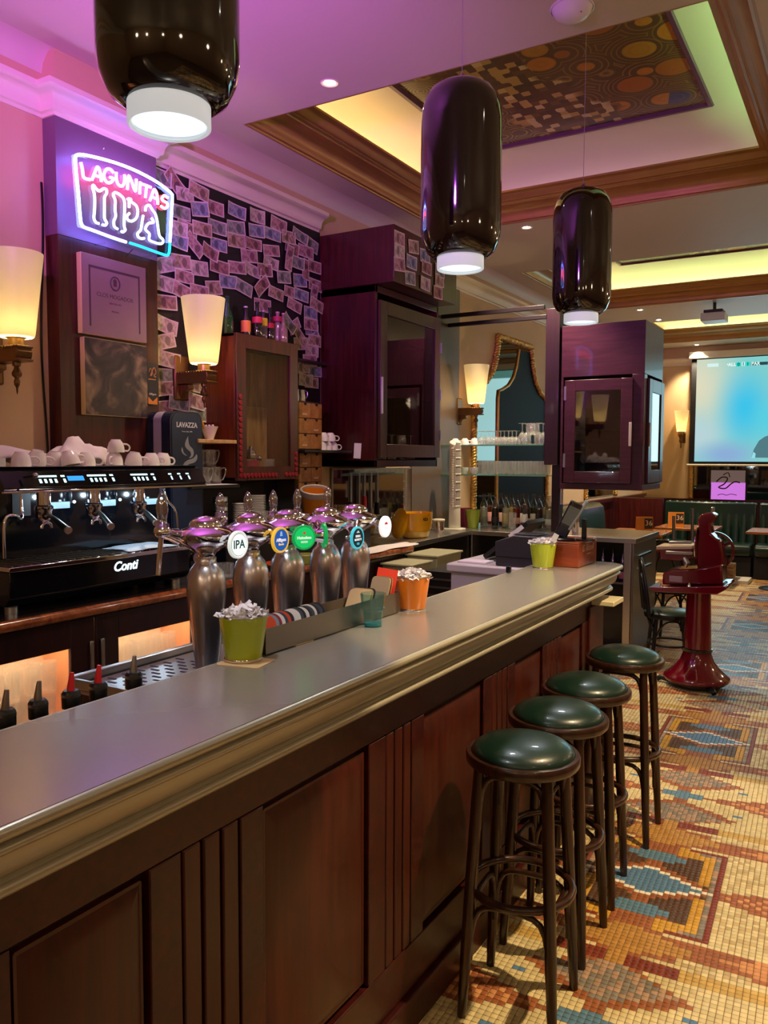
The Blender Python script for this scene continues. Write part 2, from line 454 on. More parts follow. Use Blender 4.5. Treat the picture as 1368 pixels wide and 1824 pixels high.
# ---- plaster cornice along the left wall, stepping round the pilaster
PY0, PY1, PX = 2.63, 3.27, -3.41
cprof = [(0, 3.285), (.012, 3.285), (.015, 3.30), (.03, 3.305), (.034, 3.32)]
for k in range(7):
    a = PI / 2 * k / 6
    cprof.append((.034 + .05 * (1 - math.cos(a)), 3.32 + .055 * math.sin(a)))
cprof += [(.09, 3.378), (.1, 3.385), (.1, 3.41), (0, 3.414)]
m = MB().sweep([(XW, -4.2), (XW, PY0), (PX, PY0), (PX, PY1), (XW, PY1), (XW, 4.92)], cprof)
m.sweep([(XW, 5.93), (XW, YF)], cprof)
m.sweep([(XW, YF), (3.3, YF)], [(o, z + .0) for o, z in cprof])
struct(m.build('trim_4', M_CORN, smooth=45))
# small cove where frieze meets ceiling
m = MB().sweep([(XW, -4.2), (XW, YF)], [(0, 3.5), (.012, 3.545), (.05, 3.59), (.09, 3.6)])
struct(m.build('trim_5', M_CEIL, smooth=60))
# ---- dark wooden pilaster and back panelling behind the bar
m = MB().box(XW, PX, PY0, PY1, 1.0, 3.29)
wp = struct(m.build('wall_pilaster', M_MAHO, smooth=0))
MB().box(XW, PX + .004, PY0 - .002, PY1, 2.73, 3.29).build('upper_board', mat('mauve_board', '#6b5062', .4), wp, smooth=0)  # board above a seam; mauve put in to carry the neon's blue glow
MB().box(XW, PX, PY0, PY1, 3.4, 3.6).build('frieze_block', M_WALL, wp, smooth=0)
m = MB().box(XW, XW + .012, PY1, 4.93, .9, 3.285)
struct(m.build('wall_back_board', mat('dark_board', '#1a0d16', .6, var=.3, vscale=4), smooth=0))
m = MB().box(XW, XW + .02, 6.32, 7.27, 1.0, 3.285)
struct(m.build('wall_side_board', mat('grey_brown_board', '#5b4a3c', .45, var=.1, vscale=5), smooth=0))
# wooden wainscot of the far wall and booths
m = MB().box(XW, 3.3, YF - .04, YF, 0, .92).box(XW, 3.3, YF - .07, YF, .92, .97)
struct(m.build('wall_wainscot', M_MAHO))
# thin black cable beside the pilaster
m = MB().tube([(XW + .008, 2.60 + .012 * math.sin(z * 5), z) for z in [1.66 + .06 * i for i in range(23)]], .006, 6)
tag(m.build('cable', M_BLACK), 'thin black cable hanging down the wall beside the dark pilaster', 'cable')

# ================================================================== mosaic floor
TP = .021; TH = math.atan(.045); TC = (-.69, 3.19)
PAL = dict(rust='#9a5a33', tan='#b5843f', cream='#d3c08c', cream2='#bfa673', gold='#c8952f', blue='#587fa3', blue2='#5a7f98', brown='#573a26', grey='#80776a', pink='#a98970', red='#7f3522', white='#e9e1cf', orange='#c98a54', yel='#c4a055')
def tilecol(u, v, rnd):
    """kilim-like figure in tile units; u, v measured from the blue lozenge's centre"""
    a = abs((u + 21) % 42 - 21); b = abs((v + 44) % 88 - 44)
    q = a / 2 + b
    if q <= 4.7: return 'blue'
    if q <= 5.8: return 'white'
    if a <= 12.5 and b <= 16.4:
        if a > 11.5 or (b > 15.4 and a > 5.4): return 'red'
        if a > 10.4 or (b > 14.8 and a > 7.5): return 'grey' if rnd < .55 else 'pink'
        if (a > 8.4 and b > 2.3) or (b > 12.4 and a > 3.8): return 'gold'
        if (a / 5.6) ** 2 + ((b - 10.4) / 2.0) ** 2 <= 1: return 'blue2'
        if a > 1.4 and b > 2.8 + (8.4 - a) * .55 and b < 12.4 and b < 10 + (a - 1.4) * .7: return 'brown' if b < 10.6 or a > 5 else 'rust'
        return 'rust'
    if a > 12.5 and b <= 17.5 - (a - 12.5) * .25:
        e = 1.2 + (a - 12.5) * .33
        if b < e: return 'orange' if (b < e - 1.3 and (int(u * 1.0) + int(v)) % 2 == 0) else 'rust'
        return 'cream' if rnd < .7 else 'cream2'
    if b <= 25.8:
        if a > 5 and b < 17.5: return 'cream'
        e = (a - 12.5) * .42
        if a > 12.5 and abs(b - 20) < e: return 'orange' if abs(b - 20) < e - .9 else 'rust'
        if a < 11 and abs(b - 20.8) < 4.6 * (1 - a / 13): return 'tan'
        if a > 3 and b > 24.0 + (a - 14) * -.12 - .4: return 'cream' if rnd < .75 else 'cream2'
        if a > 8 and b > 22.5: return 'cream2' if rnd < .6 else 'cream'
        return 'rust'
    if b <= 28:
        if a <= 1: return 'tan'
        return 'red' if a <= 9.4 else 'yel'
    if a / 10.5 + abs(b - 33.2) / 5.4 <= 1: return 'grey' if rnd < .5 else 'pink'
    if a > 11.3 and a < 13.6 and 36 < b < 37.8: return 'blue'
    if a > 3.3 and b < 28.6 + (a - 3.3) * .52: return 'cream'
    if (a / 4.8) ** 2 + ((b - 44) / 2.2) ** 2 <= 1: return 'blue2'
    e = (a - 4.5) * .3
    if a > 4.5 and b > 44 - e: return 'orange' if b > 45.2 - e and rnd < .5 else 'rust'
    if a > 1.2 and b > 40.3 - (a - 1.2) * .55: return 'cream'
    return 'rust'
def make_floor():
    floor = struct(MB().box(XW, 3.3, -4.2, YF, -.06, 0).build('floor', mat('grout', '#6d5a45', .8), smooth=0))
    rng = random.Random(5)
    ct, st = math.cos(TH), math.sin(TH)
    P, Cc, keys = [], [], []
    camP = Vector((0, 0, H_EYE))
    Ri = cam.matrix_world.to_3x3().inverted()
    lin = {k: hx(v)[:3] for k, v in PAL.items()}
    cand = []
    for iv in range(-140, 540):
        for iu in range(-150, 112):
            x = TC[0] + TP * (iu * ct - iv * st); y = TC[1] + TP * (iu * st + iv * ct)
            if x > 1.5 or y < .35 or y > 14.9: continue
            if x < -1.085 and y < 3.86: continue
            if x < XW + .02: continue
            if y > 7 and x > .9: continue
            r = rng.random()
            k = tilecol(iu, iv, r)
            c = lin[k]; f = .88 + .24 * rng.random()
            if k in ('blue', 'blue2', 'brown', 'red'): f = .94 + .1 * rng.random()
            P.append((x, y)); Cc.append((c[0] * f, c[1] * f, c[2] * f)); keys.append(k)
            d = Ri @ (Vector((x, y, 0)) - camP)
            if d.z < 0 and y < 3.3 and x > -.62:
                px = 684 + 1447 * d.x / -d.z; py = 912 - 1447 * d.y / -d.z
                if 6 < px < 1362 and 0 < py < 1818: cand.append((-d.z, len(P) - 1))
    cand.sort(); near = set(i for _, i in cand[:300])
    P = np.array(P); Cc = np.array(Cc)
    # joined tiles: chamfered pads close by, plain pads further off
    allv, allf, allc = [], [], []
    mask = np.array([i not in near for i in range(len(P))])
    hs = .0096; hb = .0086; zt = .0028
    for sel, detailed in ((mask & (P[:, 1] < 6.2), True), (mask & (P[:, 1] >= 6.2), False)):
        Q = P[sel]; C = Cc[sel]; n = len(Q)
        ax = np.array([ct, st]); ay = np.array([-st, ct])
        corners = [(-1, -1), (1, -1), (1, 1), (-1, 1)]
        V = []
        if detailed:
            for (h, z) in ((hs, .0), (hs, zt * .7), (hb, zt)):
                for (a, b) in corners:
                    xy = Q + ax * (a * h) + ay * (b * h)
                    V.append(np.column_stack([xy, np.full(n, z)]))
            faces = [(8, 9, 10, 11)] + [(l * 4 + i, l * 4 + (i + 1) % 4, (l + 1) * 4 + (i + 1) % 4, (l + 1) * 4 + i) for l in (0, 1) for i in range(4)]
        else:
            for (a, b) in corners:
                xy = Q + ax * (a * hs) + ay * (b * hs)
                V.append(np.column_stack([xy, np.full(n, zt)]))
            faces = [(0, 1, 2, 3)]
        k = len(V)
        V = np.stack(V, 1).reshape(-1, 3)
        F = (np.array(faces)[None] + (np.arange(n) * k)[:, None, None]).reshape(-1, 4)
        off = sum(len(q) for q in allv)
        allv.append(V); allf.append(F + off); allc.append(np.repeat(C, len(faces), 0))
    V = np.concatenate(allv); F = np.concatenate(allf); C = np.concatenate(allc)
    M_T = vcol('mosaic_tile_glaze', .36)
    def mesh(V, F, C, name):
        me = bpy.data.meshes.new(name)
        me.vertices.add(len(V)); me.vertices.foreach_set('co', V.astype(np.float32).ravel())
        me.loops.add(F.size); me.loops.foreach_set('vertex_index', F.astype(np.int32).ravel())
        me.polygons.add(len(F)); me.polygons.foreach_set('loop_start', np.arange(0, F.size, 4, dtype=np.int32))
        me.update(calc_edges=True)
        at = me.attributes.new('tint', 'FLOAT_COLOR', 'FACE')
        at.data.foreach_set('color', np.column_stack([C, np.ones(len(C))]).astype(np.float32).ravel())
        me.materials.append(M_T)
        return me
    o = bpy.data.objects.new('mosaic_tiles', mesh(V, F, C, 'mosaic_tiles')); COL.objects.link(o); o.parent = floor
    o['kind'] = 'stuff'
    shared = {}
    faces = [(8, 9, 10, 11)] + [(l * 4 + i, l * 4 + (i + 1) % 4, (l + 1) * 4 + (i + 1) % 4, (l + 1) * 4 + i) for l in (0, 1) for i in range(4)]
    for i in sorted(near):
        key = (keys[i], rng.randrange(3))
        if key not in shared:
            vv = [((a * h), (b * h), z) for (h, z) in ((hs, 0), (hs, zt * .7), (hb, zt)) for (a, b) in ((-1, -1), (1, -1), (1, 1), (-1, 1))]
            c = np.array(lin[key[0]]) * (.9 + .1 * key[1])
            shared[key] = mesh(np.array(vv), np.array(faces), np.tile(c, (len(faces), 1)), 'mosaic_tile')
        t = bpy.data.objects.new('mosaic_tile', shared[key]); COL.objects.link(t); t.parent = floor
        t.location = (P[i][0], P[i][1], 0); t.rotation_euler = (0, 0, TH)
    return floor
floor = make_floor()
# ================================================================== bar counter
BZ = 1.155; BXF = -.985; BXB = -1.335; BYE = 3.905; BY0 = -.9
bar = thing('bar_counter', 'long wooden bar counter with raised panels along its front', 'bar counter', (-1.22, 1.5, 0))
MB().box(-1.31, -1.112, BY0, 3.84, 0, 1.02).build('carcass', mat('dark_recess_wood', '#2a0f08', .5), bar, smooth=0, world=True)
MB().box(-1.112, -1.07, BY0, 3.84, .0, .11).build('plinth', M_BARW, bar, bevel=.006, world=True)
MB().box(-1.112, -1.088, BY0, 3.84, .91, 1.022).build('top_rail', M_BARW, bar, bevel=.003, world=True)
MB().box(-1.112, -1.088, BY0, 3.84, .112, .25).build('bottom_rail', M_BARW, bar, bevel=.003, world=True)
panels = [(-.62, -.2), (.0, .27), (.327 + .03, .64), (.737, .994), (1.336, 1.745), (2.07, 2.48), (2.78, 3.06), (3.3, 3.58)]
pils = [(1.085, 1.25), (1.842, 1.985), (2.56, 2.70), (3.12, 3.24)]
cuts = sorted([(a - .008, b + .008) for a, b in panels] + [(a, b) for a, b in pils])
y = BY0
for a, b in cuts + [(3.84, 3.84)]:
    if a - y > .02:
        MB().box(-1.112, -1.088, y + .002, a - .002, .252, .908).build('stile', M_BARW, bar, bevel=.003, world=True)
    y = b
for a, b in panels:
    p = MB().prism(rrect(b - a, .625, .004, 1, (a + b) / 2, .58), 'x', -1.112, -1.098)
    q = p.build('panel', M_BARP, bar, world=True)
    f = MB()
    # raised field with sloping border
    i = .035
    o_ = [(a + .006, .275), (b - .006, .275), (b - .006, .885), (a + .006, .885)]; n_ = [(a + i, .31), (b - i, .31), (b - i, .85), (a + i, .85)]
    f.add([(-1.098, *t) for t in o_] + [(-1.089, *t) for t in n_], [(0, 1, 5, 4), (1, 2, 6, 5), (2, 3, 7, 6), (3, 0, 4, 7), (4, 5, 6, 7)])
    f.build('raised_field', M_BARP, q, smooth=20, world=True)
for a, b in pils:
    n = 3; wv = (b - a) / n
    for k in range(n):
        MB().box(-1.112, -1.0885, a + k * wv + .004, a + (k + 1) * wv - .004, .252, .908).build('pilaster_strip', M_BARP, bar, bevel=.004, world=True)
MB().box(-1.3, -1.075, 3.66, 3.88, 0, .97).build('end_post', M_BARW, bar, bevel=.004, world=True)
MB().box(-1.2, -.985, 3.72, 3.895, .972, .995).build('end_ledge', mat('pale_ledge', '#d8cda6', .35), bar, bevel=.003, world=True)
# worktop of zinc with rounded end and moulded edge
top = thing('zinc_worktop', 'worn zinc bar top with moulded edge and rounded end', 'worktop', (-1.16, 1.5, 1.023))
rr = .09
arc = [(BXF - rr + rr * math.cos(a), BYE - rr + rr * math.sin(a)) for a in [PI / 2 * k / 8 for k in range(9)]]
outl = [(BXF, BY0)] + arc + [(BXB, BYE), (BXB, BY0)]
MB().prism(outl, 'z', 1.148, BZ).build('slab', M_ZINC, top, world=True)
MB().prism([(x + (.004 if x < -1.3 else -.085), y_ - (.0 if y_ < 0 else .09)) for x, y_ in outl], 'z', 1.0235, 1.148).build('substrate', M_BLACK, top, smooth=0, world=True)
mp = []
for k in range(9):
    a = PI / 2 - PI * k / 8
    mp.append((.002 + .010 * math.cos(a), 1.1445 + .0105 * math.sin(a)))
mp += [(-.010, 1.131), (-.010, 1.126)]
for k in range(6):
    a = PI / 2 - PI * k / 5
    mp.append((-.006 + .007 * math.cos(a), 1.118 + .007 * math.sin(a)))
mp += [(-.016, 1.111), (-.016, 1.108)]
for k in range(7):
    a = PI / 2 * k / 6
    mp.append((-.014 - .04 * (1 - math.cos(a)) * .9, 1.108 - .048 * math.sin(a)))
mp += [(-.044, 1.056), (-.04, 1.052)]
for k in range(6):
    a = PI / 2 - PI * k / 5
    mp.append((-.044 + .012 * math.cos(a), 1.041 + .011 * math.sin(a)))
mp += [(-.052, 1.026), (-.075, 1.0245)]
path = [(BXF, BY0)] + arc + [(BXB, BYE)]
MB().sweep(path, mp).build('edge_moulding', M_ZINCE, top, smooth=45, world=True)
MB().box(BXB - .012, BXB, BY0, BYE - .005, 1.135, 1.154).build('back_lip', M_ZINCE, top, bevel=.003, world=True)

# ================================================================== under-bar steel unit with the drip tray
und = thing('drip_tray_unit', 'steel drip tray counter with slotted grid under the beer taps', 'drip tray', (-1.7, 2.1, 0))
MB().box(-1.96, -1.345, 1.56, 2.72, 0, .965).build('cabinet', mat('dark_brown_side', '#2a1712', .45), und, bevel=.004, world=True)
tray = MB().box(-1.99, -1.345, 1.54, 2.74, .966, .975).build('tray', M_STEEL, und, world=True)
MB().box(-1.995, -1.975, 1.54, 2.74, .975, 1.012).box(-1.975, -1.345, 1.54, 1.555, .975, 1.006).build('rim', M_STEEL, und, bevel=.003, world=True)
slot = MB().prism(rrect(.05, .012, .0055, 3), 'z', 0, .004)
slots = []
grid = MB().box(-1.965, -1.36, 1.565, 2.71, .984, .988).build('grid_plate', M_STEEL, und, world=True)
M_SLOT = mat('slot_dark', '#3b3542', .7)
first = None
for iy in range(13):
    for ix in range(9):
        x = -1.93 + ix * .066 + (.033 if iy % 2 else 0); yy = 1.59 + iy * .028
        if first is None:
            first = MB().prism(rrect(.036, .010, .0045, 2), 'z', 0, .0012).build('slot', M_SLOT, grid, smooth=0)
            first.location = (x + 1.7, yy - 2.1, .988)
        else:
            c = first.copy(); COL.objects.link(c); c.location = (x + 1.7, yy - 2.1, .988)
# speed rail
rail = thing('speed_rail', 'narrow steel bottle rail hung behind the bar', 'bottle rail', (-1.43, 1.0, .8))
MB().box(-1.56, -1.345, .45, 1.5, .82, .832).build('base', M_STEELD, rail, world=True)
MB().box(-1.56, -1.548, .45, 1.5, .832, .93).build('front_lip', M_STEELD, rail, bevel=.003, world=True)

# ================================================================== back counter
CX = -2.9; CZ = 1.0
bct = thing('back_counter_top', 'dark back counter top with polished copper coloured wooden nosing', 'counter top', (-3.2, 3, .95))
MB().box(XW + .013, CX - .02, 1.0, 5.28, .955, CZ).build('slab', mat('dark_stone', '#241c1c', .25, coat=.3), bct, world=True)
M_COPP = wood('copper_wood', '#6b2f18', '#a0552a', .18, (2, 30, 30), coat=.6)
m = MB().tube([(CX - .02, 1.0 + .1 * i, .978) for i in range(44)], .024, 12)
m.build('nosing', M_COPP, bct, world=True)
bc2 = thing('steel_counter_top', 'brushed steel counter top running into the corner', 'counter top', (-3.2, 6, .95))
out = [(XW + .025, 5.285), (CX - .1, 5.285), (CX - .19, 6.75), (-1.62, 6.75), (-1.62, 7.62), (XW + .025, 7.62)]
MB().prism(out, 'z', .96, CZ).build('slab', M_STEEL, bc2, bevel=.003, world=True)
# glass-door cabinets below (lit from inside)
M_DOOR = wood('door_wood', '#1d0a0c', '#32100f', .35, (40, 40, 4))
M_WARML = emis('cabinet_strip', (1, .66, .36), 60)
M_CABIN = mat('cabinet_lining', '#d09a6c', .6)
tumbler_prof = [(.028, 0), (.034, .002), (.038, .11), (.036, .11), (.032, .012), (.001, .01)]
gl_me = MB().lathe(tumbler_prof, 14).build('tumbler_source', M_GLASS)
GLS = gl_me.data; bpy.data.objects.remove(gl_me)
wine_prof = [(.036, 0), (.034, .003), (.005, .008), (.0045, .075), (.02, .09), (.036, .12), (.038, .15), (.031, .19), (.0295, .19), (.036, .15), (.034, .122), (.018, .094), (.001, .085)]
gl_me = MB().lathe(wine_prof, 14).build('wine_source', M_GLASS)
WGL = gl_me.data; bpy.data.objects.remove(gl_me)
GROUPN = {}
def inst(name, me, loc, label, cat, group, rz=0, sc=1, rot=None):
    o = bpy.data.objects.new(name, me); COL.objects.link(o); o.location = loc
    o.rotation_euler = rot if rot is not None else (0, 0, rz)
    o.scale = (sc,) * 3 if not isinstance(sc, tuple) else sc
    return tag(o, label, cat, group)
def door(root, y0, y1, z0, z1, xf, t=.022, st=.075, wmat=None, handle=None, pane=M_GLASS, hw=.014, hl=.12, hm=None):
    wm = wmat or M_DOOR
    d = MB()
    d.box(xf - t, xf, y0, y0 + st, z0, z1).box(xf - t, xf, y1 - st, y1, z0, z1).box(xf - t, xf, y0 + st, y1 - st, z0, z0 + st).box(xf - t, xf, y0 + st, y1 - st, z1 - st, z1)
    do = d.build('door', wm, root, bevel=.003, world=True)
    MB().box(xf - t * .6, xf - t * .45, y0 + st - .005, y1 - st + .005, z0 + st - .005, z1 - st + .005).build('pane', pane, do, smooth=0, world=True)
    if handle:
        MB().box(xf, xf + .012, handle[0] - hw / 2, handle[0] + hw / 2, handle[1] - hl / 2, handle[1] + hl / 2).build('handle', hm or M_STEEL, do, bevel=.003, world=True)
    return do
units = [(1.05, 1.72, 'between the lit cabinet and the wall end', None), (1.72, 2.43, 'full of tumblers under the black coffee machine', (2.405, .77)), (2.435, 3.17, 'with a steel handle beside the drip tray', (2.465, .77))]
rg = random.Random(3)
for i, (a, b, lab, hd) in enumerate(units):
    t = thing('glass_door_cabinet', 'warm lit glass door cabinet ' + lab, 'cabinet', (-3.2, (a + b) / 2, 0))
    c = MB()
    c.box(XW + .02, -2.99, a, a + .018, .1, .95).box(XW + .02, -2.99, b - .018, b, .1, .95).box(XW + .02, XW + .03, a, b, .1, .95).box(XW + .02, -2.99, a, b, .1, .118).box(XW + .02, -2.99, a, b, .93, .95)
    c.build('body', M_CABIN, t, smooth=0, world=True)
    MB().box(XW + .02, -2.99, a + .018, b - .018, .46, .478).build('shelf', M_CABIN, t, smooth=0, world=True)
    MB().box(XW + .02, -2.98, a, b, 0, .1).build('plinth', M_DOOR, t, smooth=0, world=True)
    MB().box(-3.08, -3.05, a + .06, b - .06, .9, .92).build('light_strip', M_WARML, t, smooth=0, world=True)
    door(t, a + .003, b - .003, .105, .945, -2.955, .022, .125 if i else .1, handle=hd, hl=.13, hw=.02)
    if i == 0: continue
    for lay, z in ((0, .478), (0, .62)):
        for ix in range(3):
            for iy in range(6):
                yy = a + .14 + iy * .08 + rg.uniform(-.008, .008); xx = -3.06 - ix * .1
                if yy > b - .12: continue
                inst('tumbler', GLS, (xx, yy, z + .002), 'clear tumbler stacked inside the warm lit cabinet ' + ('under the coffee machine' if i == 1 else 'beside the drip tray'), 'glass', 'tumblers in the lit cabinets %d' % i, sc=(1, 1, 1.25))
# closed dark cabinets further along
t = thing('closed_cabinet', 'dark closed base cabinet under the back counter behind the beer taps', 'cabinet', (-3.2, 4.2, 0))
MB().box(XW + .02, -2.97, 3.175, 5.27, 0, .953).build('body', M_DOOR, t, smooth=0, world=True)
for a in (3.18, 3.88, 4.58):
    dd = MB().box(-2.97, -2.952, a + .004, a + .688, .1, .945).build('door', M_DOOR, t, bevel=.003, world=True)
    MB().box(-2.952, -2.94, a + .05, a + .07, .66, .8).build('handle', M_STEEL, dd, bevel=.002, world=True)
t = thing('steel_base_unit', 'black fronted steel base unit under the corner counter', 'cabinet', (-3.2, 6.3, 0))
M_BLKP = mat('black_panel', '#141214', .3, coat=.2)
MB().box(XW + .025, -3.11, 5.29, 7.6, 0, .955).build('body', M_BLKP, t, smooth=0, world=True)
MB().box(-3.109, -2.1, 6.82, 7.6, 0, .958).build('end_body', M_BLKP, t, smooth=0, world=True)
MB().box(-1.66, -1.64, 6.78, 7.6, 0.02, .958).build('end_panel', M_STEELD, t, bevel=.003, world=True)
MB().box(-2.1, -1.66, 7.1, 7.6, 0, .958).build('niche_back', M_BLKP, t, smooth=0, world=True)
for zz in (.72, .83): MB().box(-1.64, -1.632, 6.95, 7.4, zz, zz + .012).build('vent_slot', M_CHROME, t, smooth=0, world=True)
MB().box(-1.72, -1.66, 6.77, 6.82, 0, .958).build('corner_post', M_STEEL, t, bevel=.003, world=True)
MB().box(-3.1, -3.085, 6.75, 6.82, 0.0, .958).build('corner_strip', M_STEEL, t, bevel=.002, world=True)

# ================================================================== wall cabinets
def rounded_dots(): pass
# -- small cabinet with bottle caps round its door
c = thing('wall_cabinet', 'small mahogany wall cabinet edged with red bottle caps', 'cabinet', (-3.36, 4.0, 1.515))
y0, y1, z0, z1, xf = 3.71, 4.31, 1.515, 2.39, -3.245
MB().box(XW + .013, xf, y0, y0 + .02, z0, z1).box(XW + .013, xf, y1 - .02, y1, z0, z1).box(XW + .013, xf, y0, y1, z0, z0 + .02).box(XW + .013, xf, y0, y1, z1 - .02, z1).build('body', wood('warm_mahogany', '#43160e', '#6b2b16', .3, (45, 45, 3)), c, bevel=.002, world=True)
MB().box(XW + .013, XW + .02, y0 + .02, y1 - .02, z0 + .02, z1 - .02).build('back', mat('cab_back', '#2a1612', .5), c, smooth=0, world=True)
MB().box(XW + .021, XW + .03, y1 - .23, y1 - .03, z0 + .25, z1 - .06).build('grained_board', wood('grained_board', '#5b2f1c', '#b07a48', .4, (14, 14, 3)), c, smooth=0, world=True)
MB().box(XW + .021, XW + .036, y1 - .23, y1 - .03, z0 + .03, z0 + .47).build('light_board', wood('light_board', '#7a4a2a', '#c79a62', .4, (14, 14, 3)), c, smooth=0, world=True)
M_MAHO2 = wood('mahogany_door', '#320f0d', '#531b15', .3, (40, 40, 3))
dr = door(c, y0, y1, z0, z1, xf + .02, .02, .085, wmat=M_MAHO2, pane=glass('cab_pane', (1, 1, 1), .03, .02, (.9, .9, .9)))
M_CAP = mat('red_cap', '#8f1326', .35, metal=.3)
cap = MB().lathe([(.015, 0), (.016, .001), (.0155, .004), (.0125, .0065), (.0001, .0068)], 14)
cap.xf(Matrix.Rotation(PI / 2, 4, 'Y'))
caps = [(y0 + .028, z0 + .03 + k * .0335) for k in range(15)] + [(y0 + .062 + k * .0335, z0 + .03) for k in range(10)] + [(y1 - .028 - .0335 * k, z0 + .03) for k in range(4)] + [(y1 - .026, z0 + .064 + k * .0335) for k in range(4)]
src = None
for yy, zz in caps:
    if src is None: src = o = cap.build('bottle_cap', M_CAP, c)
    else:
        o = src.copy(); COL.objects.link(o)
    o.location = (xf + .02 + 3.36, yy - 4.0, zz - 1.515)
# -- big cabinet
c = thing('wall_cabinet', 'tall mahogany wall cabinet with glazed door and deep top box', 'cabinet', (-3.25, 5.42, 1.59))
y0, y1 = 4.94, 5.91; xf = -3.02
MB().box(XW + .013, xf, y0, y0 + .03, 1.59, 2.87).box(XW + .013, xf, y1 - .025, y1, 1.59, 2.87).box(XW + .013, xf, y0, y1, 1.59, 1.64).box(XW + .013, xf, y0, y1, 2.82, 2.87).build('body', M_MAHO, c, bevel=.003, world=True)
MB().box(XW + .013, XW + .023, y0 + .03, y1 - .03, 1.64, 2.82).build('back', mat('cab_back2', '#4c4336', .6), c, smooth=0, world=True)
MB().box(XW + .03, xf - .03, y0 + .03, y1 - .025, 2.1, 2.108).build('glass_shelf', M_GLASSG, c, smooth=0, world=True)
MB().box(XW + .013, -2.865, y0 - .01, y1 + .01, 2.872, 3.262).build('top_box', M_MAHO, c, bevel=.003, world=True)
dd = door(c, y0 + .035, y1, 1.66, 2.77, xf + .024, .024, .095, wmat=wood('door_brown', '#37201a', '#4c2c20', .3, (40, 40, 3)), handle=(y0 + .045, 2.1), hl=.26, hw=.02, hm=mat('pale_handle', '#cfc3cf', .3, metal=.3), pane=glass('cab_pane2', (1, 1, 1), .02, .02, (.86, .86, .84)))
for zz in (1.8, 2.13, 2.5): MB().box(xf + .02, xf + .03, y1 - .004, y1 + .008, zz, zz + .08).build('hinge', M_STEEL, c, smooth=0, world=True)
# -- far cabinet over the end counter
c = thing('hanging_cabinet', 'purple lit hanging cabinet with two glazed doors over the end counter', 'cabinet', (-1.97, 7.24, 1.39))
x0, x1, y0, y1, z0, z1 = -2.33, -1.62, 6.92, 7.6, 1.39, 2.8
M_PLUM = wood('plum_wood', '#3a1626', '#4c2034', .35, (4, 40, 40))
MB().box(x0, x1, y0, y1, 2.36, z1).build('top_box', M_PLUM, c, bevel=.003, world=True)
MB().box(x0, x1, y0, y1, z0, 1.44).build('bottom', M_PLUM, c, bevel=.003, world=True)
MB().box(x0, x0 + .02, y0, y1, 1.44, 2.36).box(x0, x1, y1 - .02, y1, 1.44, 2.36).build('sides', M_PLUM, c, smooth=0, world=True)
MB().box(x1 - .1, x1, y0, y0 + .1, 1.44, 2.36).build('corner_post', M_PLUM, c, bevel=.003, world=True)
MB().box(x0 + .03, x1 - .03, y0 + .03, y1 - .03, 1.9, 1.908).build('glass_shelf', M_GLASSG, c, smooth=0, world=True)
def door_y(root, a, b, z0, z1, yf, st, handle=None):
    d = MB(); t = .022
    d.box(a, a + st, yf - t, yf, z0, z1).box(b - st, b, yf - t, yf, z0, z1).box(a + st, b - st, yf - t, yf, z0, z0 + st).box(a + st, b - st, yf - t, yf, z1 - st, z1)
    o = d.build('door', M_PLUM, root, bevel=.003, world=True)
    MB().box(a + st - .004, b - st + .004, yf - t * .6, yf - t * .45, z0 + st - .004, z1 - st + .004).build('pane', glass('cab_pane3', (1, 1, 1), .12, .02, (.8, .8, .78)), o, smooth=0, world=True)
    if handle: MB().box(handle[0] - .012, handle[0] + .012, yf - t - .012, yf - t, handle[1] - .1, handle[1] + .1).build('handle', MATS['pale_handle'], o, bevel=.003, world=True)
    return o
dd = door_y(c, x0 + .04, x1 - .09, 1.45, 2.33, y0 - .001, .095, (x1 - .1, 1.86))
for zz in (1.58, 2.16): MB().box(x0 + .035, x0 + .055, y0 - .026, y0 - .022, zz, zz + .12).build('hinge', M_STEEL, c, smooth=0, world=True)
door(c, y0 + .1, y1 - .02, 1.45, 2.33, x1 + .022, .022, .11, wmat=M_PLUM, handle=(y0 + .115, 1.86), hl=.2, hw=.02, hm=MATS['pale_handle'], pane=glass('cab_pane4', (1, 1, 1), .35, .03, (.6, .6, .62)))
# post and rods carrying it
p = thing('shelf_post', 'dark purple wooden post beside the hanging cabinet', 'post', (-2.4, 7.1, 1.0))
MB().box(-2.47, -2.345, 6.9, 7.3, 1.6, 2.96).build('board', wood('dark_plum', '#24101a', '#301622', .4, (40, 40, 3)), p, bevel=.004, world=True)
MB().box(-2.43, -2.36, 7.0, 7.12, 1.002, 1.6).build('leg', MATS['dark_plum'], p, bevel=.004, world=True)
MB().box(-2.345, -2.332, 6.99, 7.03, 1.25, 1.42).build('sticker', MATS['pale_handle'], p, smooth=0, world=True)
for k, (yy, zz, x0_, lab) in enumerate(((6.86, 2.955, -3.475, 'upper'), (7.0, 2.895, -3.475, 'lower'))):
    tag(MB().box(x0_, -2.475, yy, yy + .035, zz, zz + .035).build('ceiling_rod', mat('dark_rod', '#2a2226', .35, metal=.4), bevel=.002), lab + ' dark metal rail running from wall to the purple cabinet post', 'rail')
for k, zz in enumerate((1.782, 1.508)):
    s = thing('glass_shelf', ('upper' if k == 0 else 'lower') + ' green edged glass shelf crowded with glassware', 'shelf', (-2.95, 7.0, zz - .01))
    MB().box(-3.478, -2.475 if k == 0 else -2.44, 6.9, 7.14, zz - .011, zz).build('pane', M_GLASSG, s, smooth=0, world=True)
    MB().box(-3.478, -2.475 if k == 0 else -2.44, 6.892, 6.899, zz - .011, zz).build('front_edge', mat('green_edge', '#5f8f7a', .2), s, smooth=0, world=True)
